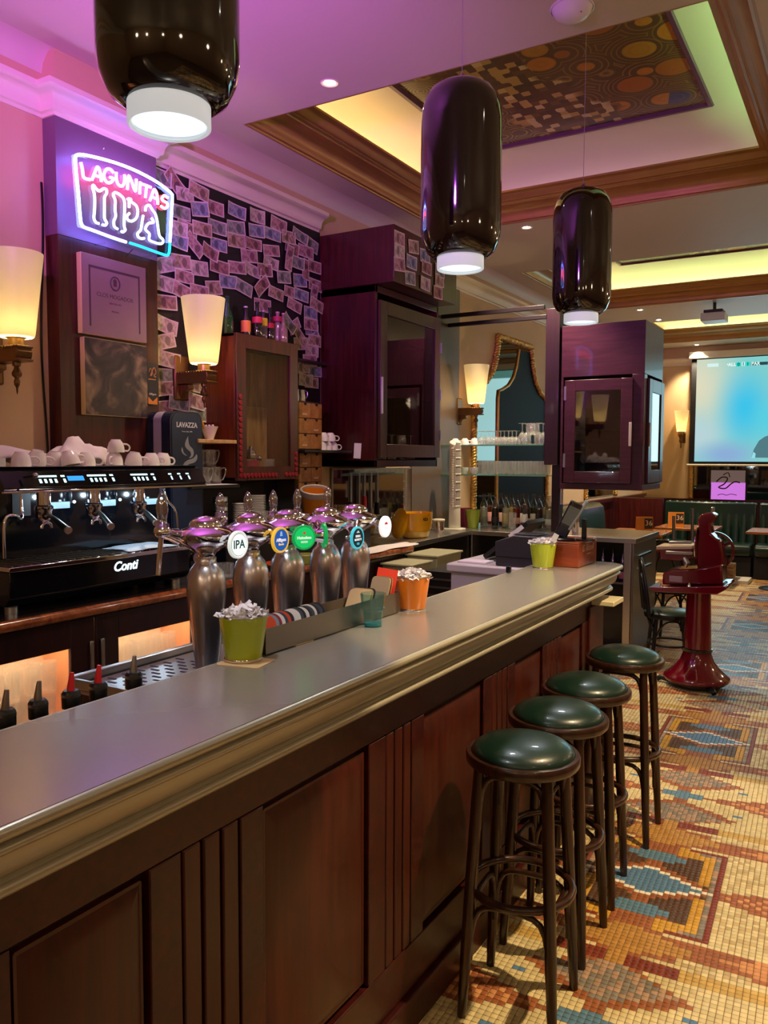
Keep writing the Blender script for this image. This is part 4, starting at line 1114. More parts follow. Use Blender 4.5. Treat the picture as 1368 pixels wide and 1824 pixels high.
def ntube(name, strokes, m, r=.0062, dx=0):
    for st in strokes:
        MB().tube(smooth([npx(p, dx) for p in st]), r, 8).build(name, m, ns, smooth=60, world=True)
ntube('frame_tube', [[(680, 1180), (500, 1120), (300, 1045), (205, 1012), (168, 980), (150, 900), (125, 600), (100, 350), (92, 210), (115, 170), (200, 170), (400, 215), (600, 275), (800, 355), (1000, 460), (1130, 550), (1205, 615), (1218, 660), (1208, 850), (1198, 1050), (1190, 1180)]], M_NB, .0075)
ntube('frame_tube', [[(725, 1190), (850, 1230), (1000, 1285), (1140, 1332), (1172, 1322), (1184, 1280), (1189, 1190)]], M_NC, .0072)
ntube('red_letter', [[(155, 255), (175, 340), (185, 420), (215, 445), (265, 455)], [(285, 460), (320, 370), (345, 312), (368, 330), (385, 400), (395, 480)], [(318, 405), (378, 425)],
                     [(535, 375), (495, 335), (450, 340), (425, 395), (432, 450), (470, 492), (512, 482), (535, 445), (492, 428)], [(567, 370), (570, 450), (590, 510), (630, 532), (658, 500), (664, 440), (664, 400)],
                     [(697, 570), (702, 480), (712, 412), (742, 470), (788, 590), (798, 520), (800, 450)], [(846, 482), (838, 622)], [(868, 508), (920, 525), (970, 547)], [(920, 530), (905, 665)],
                     [(957, 700), (985, 625), (1005, 572), (1028, 595), (1045, 660), (1050, 745)], [(982, 655), (1038, 682)], [(1165, 668), (1128, 640), (1096, 672), (1112, 702), (1150, 722), (1162, 760), (1130, 790), (1085, 762)]], M_NR, .0076)
ntube('white_letter', [[(365, 965), (330, 950), (308, 900), (315, 800), (315, 640), (292, 545), (305, 522), (335, 562), (375, 588), (420, 560), (452, 572), (456, 615), (432, 660), (430, 780), (430, 900), (456, 955), (440, 985), (405, 978)],
                       [(585, 1030), (545, 1000), (538, 940), (560, 880), (552, 800), (556, 700), (532, 632), (560, 605), (620, 640), (655, 685), (664, 760), (660, 900), (660, 1000), (672, 1040), (640, 1065), (625, 1048)],
                       [(716, 780), (716, 700), (700, 680), (735, 682), (742, 712), (800, 760), (817, 830), (800, 900), (750, 937), (702, 922), (692, 880), (720, 845)],
                       [(880, 870), (865, 960), (850, 1040), (815, 1080), (822, 1120), (860, 1140), (892, 1135)],
                       [(905, 820), (912, 770), (950, 752), (982, 800), (1022, 860), (1042, 940), (1055, 1040), (1070, 1110), (1112, 1158), (1088, 1200), (1000, 1180), (948, 1150), (952, 1085), (905, 1030), (940, 965), (1000, 950), (975, 900)]], M_NW, .0068)
a, b, c, d = [npx(p, -.012) for p in ((60, 130), (1255, 600), (1235, 1370), (130, 1000))]
MB().quad(a, b, c, d).build('acrylic_back', glass('acrylic', (1, 1, 1), .02, .1, (.94, .94, .97)), ns, smooth=0, fix=False, solid=.003, world=True)
for p in ((430, 100), (950, 300), (440, 1190), (975, 1340), (1260, 660)):
    q = npx(p); MB().cyl((PX if q[1] < 3.27 else XW + .012, q[1], q[2]), (NX - .004, q[1], q[2]), .005, n=8).build('stand_off', glass('standoff_glass', (1, 1, 1), .2, .05), ns, world=True)
MB().tube([npx((760, 1260), 0), npx((756, 1310), -.03), npx((752, 1340), -.045)], .002, 6).build('wire', M_BLACK, ns, world=True)
# ================================================================== pictures on the pilaster
def pic(name, label, y0, y1, z0, z1, fm, skew):
    t = thing(name, label, 'picture', (PX, (y0 + y1) / 2, z0))
    t_ = .035
    MB().prism([(y0, z0), (y1, z0 + skew[0]), (y1, z1 + skew[1]), (y0, z1)], 'x', PX + .001, PX + t_).build('board', mat('cream_edge', '#d6bd7c', .6), t, bevel=.003, world=True)
    MB().prism([(y0 + .002, z0 + .002), (y1 - .002, z0 + skew[0] + .002), (y1 - .002, z1 + skew[1] - .002), (y0 + .002, z1 - .002)], 'x', PX + t_, PX + t_ + .0012).build('print', fm, t, smooth=0, world=True)
    return t
M_PRT = mat('parchment_print', '#8b7268', .4, var=.18, vscale=7)
M_INK = mat('brown_ink', '#4f3a3c', .5)
t = pic('print_board', 'brown parchment print board with crest, under the neon sign', 2.735, 3.155, 2.268, 2.665, M_PRT, (0, 0))
XI = PX + .0364
MB().box(XI, XI + .0005, 2.78, 2.79, 2.31, 2.60).box(XI, XI + .0005, 3.10, 3.11, 2.31, 2.60).box(XI, XI + .0005, 2.78, 3.11, 2.60, 2.612).build('border_line', M_INK, t, smooth=0, world=True)
n = 24
MB().tube([(XI, 2.945 + .03 * math.cos(2 * PI * k / n), 2.545 + .034 * math.sin(2 * PI * k / n)) for k in range(n)], .004, 5, closed=True).build('crest', M_INK, t, world=True)
MB().prism([(2.935, 2.53), (2.955, 2.53), (2.957, 2.56), (2.945, 2.57), (2.933, 2.56)], 'x', XI, XI + .0005).build('crest_shield', M_INK, t, smooth=0, world=True)
Lr = Vector(ORIG[t.name])
for s_, sz, yy, zz in (('CLOS MOGADOR', .03, 2.945, 2.475), ('GRATALLOPS', .013, 2.945, 2.44), ('PRIORAT', .012, 2.945, 2.40)):
    text_mesh(s_, sz, M_INK, 'lettering', t, Matrix.Translation(-Lr) @ frame((XI, yy, zz), (0, 1, 0), (0, 0, 1)), .0004)
def dark_picture():
    m = mat('dark_painting', '#3c2f2c', .3)
    nt = m.node_tree; N = nt.nodes.new; L = nt.links.new
    tc = N('ShaderNodeTexCoord'); nz = N('ShaderNodeTexNoise'); nz.inputs['Scale'].default_value = 6; nz.inputs['Detail'].default_value = 3; nz.inputs['Distortion'].default_value = 1.2
    L(tc.outputs['Object'], nz.inputs[0]); r = N('ShaderNodeValToRGB'); e = r.color_ramp.elements
    e[0].position = .35; e[0].color = hx('#1d1719'); e[1].position = .72; e[1].color = hx('#8a6f55')
    q = e.new(.52); q.color = hx('#3a2b2c'); L(nz.outputs[0], r.inputs[0]); L(r.outputs[0], nt.nodes['Principled BSDF'].inputs['Base Color']); return m
t = pic('print_board', 'dark brown painted board, below the parchment print', 2.745, 3.155, 1.866, 2.252, dark_picture(), (0, 0))
t = thing('bottle_sign', 'tall rounded black sign with gold script beside the dark picture', 'sign', (PX, 3.21, 1.94))
MB().prism(rrect(.075, .235, .022, 5, 3.215, 2.055), 'x', PX + .001, PX + .01).build('plate', mat('sign_black', '#15131c', .3), t, world=True)
MB().prism([(3.182, 1.945), (3.248, 1.945), (3.248, 1.985), (3.215, 1.96), (3.182, 1.985)], 'x', PX + .01, PX + .0115).build('chevron', mat('sign_orange', '#c9792f', .4), t, smooth=0, world=True)
M_SG = mat('sign_gold', '#b5763a', .4)
MB().tube(smooth([(PX + .011, 3.19, 2.12), (PX + .011, 3.2, 2.14), (PX + .011, 3.215, 2.115), (PX + .011, 3.2, 2.1), (PX + .011, 3.225, 2.145), (PX + .011, 3.24, 2.12), (PX + .011, 3.225, 2.1), (PX + .011, 3.24, 2.095)]), .0025, 6).build('script', M_SG, t, world=True)
MB().box(PX + .01, PX + .0112, 3.185, 3.24, 2.078, 2.083).build('underline', M_SG, t, smooth=0, world=True)
Lr = Vector(ORIG[t.name])
text_mesh('Affligem', .016, mat('sign_white', '#cfc8c0', .4), 'lettering', t, Matrix.Translation(-Lr) @ frame((PX + .0105, 3.215, 2.0), (0, 1, 0), (0, 0, 1)), .0004)
# ================================================================== banknotes pinned to the back board and cabinet
def note_mat(i, c1, c2):
    m = mat('banknote_%d' % i, c1, .7)
    nt = m.node_tree; N = nt.nodes.new; L = nt.links.new
    tc = N('ShaderNodeTexCoord'); sp = N('ShaderNodeSeparateXYZ'); L(tc.outputs['Object'], sp.inputs[0])
    v = N('ShaderNodeTexNoise'); v.inputs['Scale'].default_value = 55; v.inputs['Detail'].default_value = 3; L(tc.outputs['Object'], v.inputs[0])
    r = N('ShaderNodeValToRGB'); e = r.color_ramp.elements; e[0].position = .38; e[0].color = hx(c2); e[1].position = .62; e[1].color = hx(c1); L(v.outputs[0], r.inputs[0])
    def absless(sock, k):
        a = N('ShaderNodeMath'); a.operation = 'ABSOLUTE'; L(sock, a.inputs[0]); b = N('ShaderNodeMath'); b.operation = 'LESS_THAN'; b.inputs[1].default_value = k; L(a.outputs[0], b.inputs[0]); return b.outputs[0]
    f = N('ShaderNodeMath'); f.operation = 'MULTIPLY'; L(absless(sp.outputs[1], .0635), f.inputs[0]); L(absless(sp.outputs[2], .028), f.inputs[1])
    # portrait oval
    p1 = N('ShaderNodeVectorMath'); p1.operation = 'MULTIPLY_ADD'; p1.inputs[1].default_value = (0, 1, .8); p1.inputs[2].default_value = (0, -.025 if i % 2 else .02, 0); L(tc.outputs['Object'], p1.inputs[0])
    ln = N('ShaderNodeVectorMath'); ln.operation = 'LENGTH'; L(p1.outputs[0], ln.inputs[0])
    ov = N('ShaderNodeMath'); ov.operation = 'LESS_THAN'; ov.inputs[1].default_value = .017; L(ln.outputs['Value'], ov.inputs[0])
    mx = N('ShaderNodeMix'); mx.data_type = 'RGBA'; mx.inputs[6].default_value = hx('#cdbfae'); L(f.outputs[0], mx.inputs[0]); L(r.outputs[0], mx.inputs[7])
    m2 = N('ShaderNodeMix'); m2.data_type = 'RGBA'; L(ov.outputs[0], m2.inputs[0]); L(mx.outputs[2], m2.inputs[6]); m2.inputs[7].default_value = tuple(c * .6 for c in hx(c2)[:3]) + (1,)
    L(m2.outputs[2], nt.nodes['Principled BSDF'].inputs['Base Color'])
    return m
NOTES = [('pinkish', '#b9968a', '#8e6a66'), ('grey blue', '#98a0a4', '#6d7782'), ('tan', '#b8a283', '#8a7358'), ('greenish grey', '#9aa08a', '#6f7766'), ('rosy brown', '#a8806e', '#7a5850'), ('pale cream', '#c9bda6', '#9d8f7c')]
NM = []
rgn = random.Random(21)
for i, (nm, c1, c2) in enumerate(NOTES):
    for k in range(2):
        ph = rgn.uniform(0, 6); am = .006 + .006 * k
        me = MB().grid(lambda u, v: (.002 + am * (.5 + .5 * math.sin(u * 5 + ph)) * (v * .2 + .8) * (abs(2 * u - 1)), (u - .5) * .142, (v - .5) * .068), 8, 2)
        o = me.build('banknote', note_mat(i * 2 + k, c1, c2), smooth=60, fix=False)
        NM.append((nm, o.data)); bpy.data.objects.remove(o)
bn = [(95, 205), (190, 240), (260, 330), (350, 310), (350, 430), (470, 420), (610, 440), (745, 475), (890, 535), (1030, 610), (1125, 670), (235, 450), (275, 560), (205, 560), (370, 565), (480, 550), (605, 555), (740, 575), (850, 600), (955, 620), (990, 690), (1080, 715), (210, 640), (320, 670), (420, 720), (495, 670), (610, 640), (720, 665), (840, 710), (960, 760), (700, 745), (840, 790), (1020, 790), (1075, 840), (1130, 820), (115, 805), (235, 785), (360, 830), (490, 820), (605, 825), (720, 840), (800, 840), (255, 885), (120, 935), (350, 985), (460, 960), (555, 920), (660, 960), (775, 950), (925, 890), (1040, 910), (1170, 950), (135, 1060), (240, 985), (870, 1000), (985, 990), (1050, 1010), (1000, 1080), (1130, 1010), (1150, 1080), (790, 1080), (135, 1215), (1110, 1130), (115, 1325), (1105, 1210), (1005, 1220), (1045, 1290), (1130, 1310), (960, 1200)]
pts = [(260 + x / 3.8, 260 + y / 3.8) for x, y in bn]
pts += [(x / 3.42, 420 + y / 3.42) for x, y in ((1015, 755), (1000, 850), (1012, 930), (1085, 1020), (1190, 1010), (1205, 920), (990, 1045), (1195, 1080), (1100, 960))]
pts += [(340 + x / 4.02, 560 + y / 4.02) for x, y in ((880, 190), (850, 260), (890, 410), (800, 380), (860, 490), (810, 470), (840, 330), (790, 210), (860, 110))]
for k, (x, y) in enumerate(pts):
    q = PXX(x, y, XW + .02)
    if q.y < PY1 + .045: q.y = PY1 + .075
    q.y = min(q.y, 4.86)
    nm, me = NM[rgn.choice([0, 0, 1, 1, 2, 3, 4, 5, 6, 7, 8, 9, 10, 11])]
    an = rgn.gauss(0, 7)
    if k in (1, 23, 48, 65, 66, 67, 68): an = rgn.choice((-38, 32, 40, -30))
    if k in (29, 33, 58): an = 82
    inst('banknote', me, (XW + .0145 + (k % 5) * .004, q.y, q.z), nm + ' banknote pinned to the dark board behind the bar', 'banknote', nm + ' banknotes on the board', rot=(R(an), 0, 0), sc=(1, 1.02 + rgn.random() * .22, 1.08 + rgn.random() * .25))
for k, (x, y) in enumerate(((525, 155), (620, 210), (525, 235), (605, 305), (700, 340), (520, 315), (600, 405), (690, 440), (780, 420), (770, 495), (690, 265), (780, 360))):
    q = PXX(560 + x / 3.507, 380 + y / 3.507, -2.862)
    nm, me = NM[(k * 5) % 12]
    inst('banknote', me, (-2.8635 + .001 * (k % 3), min(max(q.y, 5.0), 5.85), min(q.z, 3.22)), nm + ' banknote stuck on the top box of the tall wall cabinet', 'banknote', nm + ' banknotes on the cabinet', rot=(R(rgn.gauss(0, 4)), 0, 0), sc=(.6, 1.05, 1.4))
# ================================================================== espresso machine
em = thing('espresso_machine', 'black three group espresso machine with lit buttons', 'espresso machine', (-3.15, 2.55, CZ))
ya, yb = 1.995, 3.145
MB().prism([(-3.402, 1.52), (-2.955, 1.512), (-2.945, 1.525), (-2.985, 1.592), (-3.02, 1.606), (-3.402, 1.606)], 'y', ya, yb).build('upper_body', M_BLACKG, em, bevel=.004, world=True)
MB().box(-2.962, -2.944, ya, yb, 1.505, 1.514).build('chrome_lip', M_CHROME, em, bevel=.002, world=True)
MB().prism([(-3.402, 1.606), (-3.02, 1.606), (-3.01, 1.612), (-3.402, 1.612)], 'y', ya + .005, yb - .005).build('cup_tray', M_STEEL, em, world=True)
MB().box(-3.402, -3.2, ya + .03, yb - .08, 1.19, 1.515).build('back_body', M_BLACKG, em, bevel=.004, world=True)
MB().prism([(-3.402, 1.035), (-3.02, 1.035), (-2.99, 1.07), (-2.99, 1.185), (-3.402, 1.185)], 'y', ya + .045, yb - .08).build('base', M_BLACKG, em, bevel=.006, world=True)
MB().box(-3.21, -2.94, ya + .012, yb - .06, 1.188, 1.208).build('drip_tray', M_CHROME, em, bevel=.003, world=True)
for k in range(24):
    yy = ya + .04 + k * .043
    MB().box(-3.19, -2.965, yy, yy + .006, 1.2085, 1.2105).build('tray_bar', M_STEELD, em, smooth=0, world=True)
for yy in (ya + .09, yb - .13):
    for xx in (-3.05, -3.36): MB().lathe([(.026, 0), (.026, .03), (.02, .036)], 20, (xx, yy, CZ)).build('foot', M_STEEL, em, world=True)
MB().box(-3.3, -2.99, yb - .078, yb - .02, 1.06, 1.19).build('side_panel', M_BLACKG, em, bevel=.004, world=True)
MB().lathe([(.0001, .0), (.02, .0), (.024, .006), (.024, .012)], 20).xf(Matrix.Translation((-2.985, yb - .05, 1.135)) @ Matrix.Rotation(PI / 2, 4, 'Y')).build('pressure_gauge', M_CHROME, em, world=True)
fn = Vector((.067, 0, .04)).normalized()        # fascia normal
fu = Vector((-.04, 0, .067)).normalized()
def fpt(x, y, up=0, out=.0015):
    q = PXX(x, y, -2.965); return q
M_BTN = emis('button_light', (.55, .95, 1.0), 2.6); M_LCD = emis('blue_display', (.05, .35, 1.0), 1.3)
def fas(yc, z, w_, h_, m, name):
    xz = lambda zz: -2.945 - (zz - 1.525) / .067 * .04 + .001
    MB().add([(xz(z - h_ / 2), yc - w_ / 2, z - h_ / 2), (xz(z - h_ / 2), yc + w_ / 2, z - h_ / 2), (xz(z + h_ / 2), yc + w_ / 2, z + h_ / 2), (xz(z + h_ / 2), yc - w_ / 2, z + h_ / 2)], [(0, 1, 2, 3)]).build(name, m, em, smooth=0, fix=False, world=True)
for x0_ in (70, 161, 238):
    for k in range(4):
        yk = PXX(x0_ + k * 9.2 * (1 - (x0_ - 70) / 900), 840, -2.965).y
        fas(yk, 1.5715, .027, .007, M_BTN, 'button_top'); fas(yk + .002, 1.552, .012, .016, M_BTN, 'button_icon')
    yk = PXX(x0_ + 43 * (1 - (x0_ - 70) / 900), 840, -2.965).y
    fas(yk, 1.5715, .02, .007, M_BTN, 'button_top'); fas(yk + .003, 1.552, .012, .016, M_BTN, 'button_icon')
for x0_ in (304, 320, 335):
    yk = PXX(x0_, 840, -2.965).y
    fas(yk, 1.5715, .02, .006, M_BTN, 'button_top'); fas(yk + .003, 1.553, .009, .018, M_BTN, 'button_icon')
yk = PXX(135, 842, -2.965).y
fas(yk, 1.561, .085, .02, M_LCD, 'display')
Lr = Vector(ORIG[em.name])
text_mesh('Conti', .062, emis('logo_light', (.75, .97, 1.0), 2.2), 'logo', em, Matrix.Translation(-Lr) @ frame((-2.988, PXX(223, 1008, -2.99).y, PXX(223, 1008, -2.99).z), (0, 1, 0), (0, 0, 1)), .001, shear=.25, bold=.0012)
for (x, y, hx_, hy_) in ((78, 910, 121, 944), (167, 905, 197, 937), (247, 902, 278, 931)):
    g = PXX(x, y, -3.1)
    gh = MB().lathe([(.034, -.03), (.036, -.02), (.036, .0), (.04, .004), (.04, .02), (.03, .026), (.03, .1)], 24, (g.x, g.y, g.z)).build('group_head', M_CHROME, em, smooth=50, world=True)
    e_ = PXX(hx_, hy_, -2.93)
    p0 = Vector((g.x + .03, g.y + .008, g.z - .02))
    MB().tube([p0, p0.lerp(e_, .3), p0.lerp(e_, .95), e_], [.008, .012, .015, .015], 14).build('portafilter_handle', M_BLACK, em, smooth=60, world=True)
    dirv = (e_ - p0).normalized()
    MB().tube([e_ - dirv * .004, e_ + dirv * .008], [.0165, .0165], 16).build('handle_cap', mat('pinkish_cap', '#b49a90', .3, metal=.5), em, smooth=50, world=True)
    MB().lathe([(.02, -.048), (.026, -.042), (.03, -.03), (.03, -.022)], 20, (g.x, g.y, g.z)).build('filter_basket', M_CHROME, em, smooth=60, world=True)
    MB().tube(smooth([(g.x + .015, g.y - .025, g.z - .075), (g.x + .015, g.y - .02, g.z - .058), (g.x + .015, g.y, g.z - .05), (g.x + .015, g.y + .02, g.z - .058), (g.x + .015, g.y + .025, g.z - .075)]), .008, 8).build('spout', M_CHROME, em, smooth=60, world=True)
    MB().box(-3.19, -3.18, g.y + .05, g.y + .2, g.z + .0, g.z + .03).build('led_reflection', mat('led_reflection_glow', '#8fa6c4', .3, emit=(.45, .7, 1, 1), es=.25), em, bevel=.002, world=True)  # glowing plate stands in for the LEDs' reflection between groups
    MB().sphere((-3.15, g.y + .2, g.z + .03), .006, 10, 8).build('work_light', emis('work_led', (.6, .9, 1), 30), em, world=True)
    light('POINT', 'work_lamp', (-3.08, g.y + .12, g.z + .05), 1.0, (.6, .82, 1.0), shadow_soft_size=.008)
MB().tube(smooth([(-2.99, 2.10, 1.5), (-2.985, 2.10, 1.43), (-2.96, 2.08, 1.40), (-2.93, 2.03, 1.42), (-2.93, 1.985, 1.40), (-2.93, 1.98, 1.25)]), .006, 8).build('steam_wand', M_CHROME, em, smooth=60, world=True)
MB().tube(smooth([(-2.99, 2.89, 1.5), (-2.97, 2.895, 1.44), (-2.95, 2.93, 1.38), (-2.95, 2.95, 1.2)]), .006, 8).build('steam_wand', M_CHROME, em, smooth=60, world=True)
q = PXX(42, 850, -2.955); q2 = PXX(63, 847, -2.92)
MB().tube([q, q2], .005, 8).build('steam_lever', M_BLACK, em, world=True); MB().sphere(q2, .012, 12, 8).build('lever_knob', M_STEEL, em, world=True)
q = PXX(40, 897, -3.19)
MB().box(-3.199, -3.196, q.y - .045, q.y + .045, q.z - .055, q.z + .05).build('notice', mat('notice_plate', '#4c4a4c', .5), em, world=True)
# cups on top of the machine
def cup_mesh(r=.041, h=.062):
    pr = [(.0001, 0), (r * .55, 0), (r * .58, .004), (r * .8, h * .25), (r * .95, h * .6), (r, h), (r - .003, h), (r * .9, h * .6), (r * .72, h * .25), (r * .45, .008), (.0001, .007)]
    b = MB().lathe(pr, 28, cap=False)
    b.tube(smooth([(r * .9, 0, h * .85), (r + .02, 0, h * .88), (r + .03, 0, h * .62), (r + .018, 0, h * .38), (r * .84, 0, h * .35)]), .0045, 8)
    return b
cup_o = cup_mesh().build('coffee_cup', M_WHITE, smooth=60); CUP = cup_o.data; bpy.data.objects.remove(cup_o)
TZ = 1.613
cl = [(37, .0), (68, .25), (97, .1), (121, -.2), (153, .0), (240, .15), (269, 0), (291, .12)]
for k, (x, tl) in enumerate(cl):
    q = PXX(x, 800, -3.1 - (.06 if k in (2, 7) else 0))
    o = inst('coffee_cup', CUP, (q.x, q.y, TZ + .062 + abs(tl) * .02), 'upturned white coffee cup on the espresso machine, ' + ('tilted against its neighbour' if abs(tl) > .05 else 'standing flat on its rim'), 'cup', 'cups on the espresso machine', rot=(PI + tl, 0, R(-70 - 12 * k) * -1), sc=1.05)
    o.rotation_euler = (PI + tl, tl * .5, R(60 + 7 * (k % 4)))
q = PXX(206, 779, -3.11)
inst('coffee_cup', CUP, (q.x, q.y, TZ + .125), 'upturned white coffee cup stacked on top of another on the espresso machine', 'cup', 'cups on the espresso machine', rot=(PI, 0, R(75)))
inst('coffee_cup', CUP, (q.x, q.y - .01, TZ + .0635), 'upturned white coffee cup under the stacked one on the espresso machine', 'cup', 'cups on the espresso machine', rot=(PI, 0, R(-60)))
# crumpled towels
def cloth(name, label, cx, cy, sx, sy, zb, hgt, seed, fr=1.0, m=None, flat=False, nu=26, nv=18):
    rg = random.Random(seed); ph = [rg.uniform(0, 6) for _ in range(8)]
    def fn(u, v):
        x = (u - .5) * 2; y = (v - .5) * 2
        rr = max(0, 1 - (abs(x) ** 2.2 * .9 + abs(y) ** 2.2 * .9))
        z = hgt * (rr ** .42) * (.72 + .28 * math.sin(x * 3.1 * fr + ph[0]) * math.cos(y * 2.7 * fr + ph[1])) + hgt * .08 * math.sin(x * 7 * fr + y * 5 + ph[2]) * rr + hgt * .05 * math.sin(y * 11 * fr - x * 6 + ph[3]) * rr
        w_ = 1 + .08 * math.sin(7 * math.atan2(y, x) + ph[4])
        return (cx + x * sx / 2 * w_, cy + y * sy / 2 * w_, zb + max(.0, z))
    o = MB().grid(fn, nu, nv).build(name, m or mat('white_towel', '#e2d7d4', .85, bump=.2, bscale=120), smooth=70, fix=False, solid=.002)
    return tag(o, label, 'cloth')
cloth('towel', 'crumpled white towel heaped among the cups on the espresso machine', -3.275, 2.62, .19, .34, TZ + .004, .13, 4, 1.5)
cloth('towel', 'folded white towel lying along the back of the espresso machine', -3.27, 2.215, .14, .44, TZ + .004, .105, 9, .5)
inst('sugar_box', MB().box(-.02, .02, -.025, .025, 0, .035).build('sugar_box', mat('white_box', '#d8d8d4', .5)).data, (-3.08, 2.06, TZ), 'tiny white box with blue corner on the espresso machine', 'box', None)
bpy.data.objects.remove(bpy.data.objects['sugar_box'])
cloth('cleaning_cloth', 'pale blue white cloth on the drip tray of the espresso machine', -3.06, 2.80, .2, .3, 1.2125, .018, 31, 1.3, mat('pale_cloth', '#cfdbe6', .8))
# ================================================================== coffee bin
t = thing('coffee_bin', 'navy coffee bin with silver bands beside the espresso machine', 'coffee bin', (-3.35, 3.29, CZ))
def rtop(y0, y1, z0, z1, r):
    p = [(y0, z0), (y1, z0)]
    for k in range(7):
        a = PI / 2 * k / 6; p.append((y1 - r + r * math.cos(a), z1 - r + r * math.sin(a)))
    for k in range(7):
        a = PI / 2 + PI / 2 * k / 6; p.append((y0 + r + r * math.cos(a), z1 - r + r * math.sin(a)))
    return p
M_NAVY = mat('navy_gloss', '#141c30', .2, coat=.4); M_SILV = mat('silver_band', '#b3a8b0', .25, metal=.25)
for k, (xa, xb, m_) in enumerate(((-3.48, -3.43, M_SILV), (-3.43, -3.36, M_NAVY), (-3.36, -3.3, M_SILV), (-3.3, -3.235, M_NAVY))):
    MB().prism(rtop(3.178, 3.425, CZ, 1.905, .055), 'x', xa, xb).build('shell_band', m_, t, smooth=40, world=True)
MB().prism(rtop(3.19, 3.413, 1.02, 1.893, .048), 'x', -3.235, -3.232).build('front_panel', mat('navy_front', '#1d2c45', .25, var=.25, vscale=6), t, smooth=0, world=True)
Lr = Vector(ORIG[t.name])
text_mesh('LAVAZZA', .038, mat('logo_pale', '#c9ccd0', .4), 'logo', t, Matrix.Translation(-Lr) @ frame((-3.2315, 3.302, 1.83), (0, 1, 0), (0, 0, 1)), .0006, sx=.95, bold=.0012)
text_mesh('Torino, Italia, 1895', .0105, MATS['logo_pale'], 'lettering', t, Matrix.Translation(-Lr) @ frame((-3.2315, 3.302, 1.795), (0, 1, 0), (0, 0, 1)), .0006)
sw = [(3.29, 1.76), (3.275, 1.735), (3.29, 1.71), (3.325, 1.715), (3.33, 1.69), (3.3, 1.665), (3.28, 1.64), (3.27, 1.6), (3.3, 1.58), (3.29, 1.62), (3.31, 1.65), (3.36, 1.67), (3.37, 1.69), (3.345, 1.72), (3.31, 1.735)]
for sw in ([(3.31, 1.77), (3.292, 1.745), (3.285, 1.72), (3.3, 1.70), (3.325, 1.685), (3.33, 1.665), (3.315, 1.65), (3.34, 1.655), (3.352, 1.675), (3.345, 1.70), (3.32, 1.72), (3.312, 1.745)],
           [(3.262, 1.60), (3.28, 1.625), (3.31, 1.64), (3.35, 1.65), (3.375, 1.672), (3.378, 1.645), (3.355, 1.625), (3.31, 1.615), (3.29, 1.595), (3.292, 1.565), (3.28, 1.545), (3.266, 1.57)],
           [(3.262, 1.71), (3.258, 1.69), (3.272, 1.672), (3.3, 1.662), (3.275, 1.68), (3.268, 1.70)]):
    q_ = [(p.x, p.y) for p in smooth([(a, b, 0) for a, b in sw + sw[:1]], 3)][:-1]
    MB().prism(q_, 'x', -3.232, -3.2312).build('steam_emblem', mat('emblem_grey', '#8f9296', .4), t, smooth=0, world=True)
# ================================================================== shelf things beside it
t = thing('mortar', 'white mortar on the pale wooden shelf', 'mortar', (-3.33, 3.585, 1.757))
MB().lathe([(.0001, 0), (.024, 0), (.026, .008), (.03, .02), (.052, .078), (.048, .078), (.028, .025), (.0001, .02)], 24, cap=False).build('bowl', M_WHITE, t, smooth=50)
for k in range(5):
    MB().tube([(.01 * k - .02, .005, .05), (.014 * k - .028, .012 * (k % 2), .088)], .006, 6).build('paper_straw', M_PAPER, t)
o = MB().tube([(0, 0, 0), (0, -.03, .045), (0, -.052, .08), (0, -.055, .092)], [.006, .008, .009, .012], 10).build('pestle', mat('yellow_plastic', '#d6a021', .35), smooth=60)
o.location = (-3.33, 3.56, 1.80); tag(o, 'yellow pestle sticking out of the white mortar', 'pestle')
# glass mugs with handles, stacked on the black shelf
mug = MB().lathe([(.0001, 0), (.03, 0), (.034, .004), (.037, .1), (.035, .1), (.031, .012), (.0001, .01)], 18, cap=False)
mug.tube(smooth([(.034, 0, .085), (.07, 0, .095), (.08, 0, .075), (.06, 0, .03), (.035, 0, .02)]), .004, 6)
mo = mug.build('glass_mug', M_GLASS, smooth=50); MUG = mo.data; bpy.data.objects.remove(mo)
for k, (yy, zz, rr_) in enumerate(((3.455, 1.4985, 5), (3.55, 1.4985, -10), (3.645, 1.4985, 0), (3.50, 1.6, 5), (3.60, 1.6, -8))):
    inst('glass_mug', MUG, (-3.34, yy, zz), 'clear glass mug with handle, ' + ('lower row on' if k < 3 else 'upper row over') + ' the black shelf by the cap edged cabinet', 'mug', 'glass mugs on the black shelf', rz=R(rr_))
o = MB().box(-3.42, -3.21, 3.42, 3.69, 1.4965, 1.4975).build('shelf_mat', M_PAPER); tag(o, 'white paper mat under the stacked glass mugs', 'paper mat')
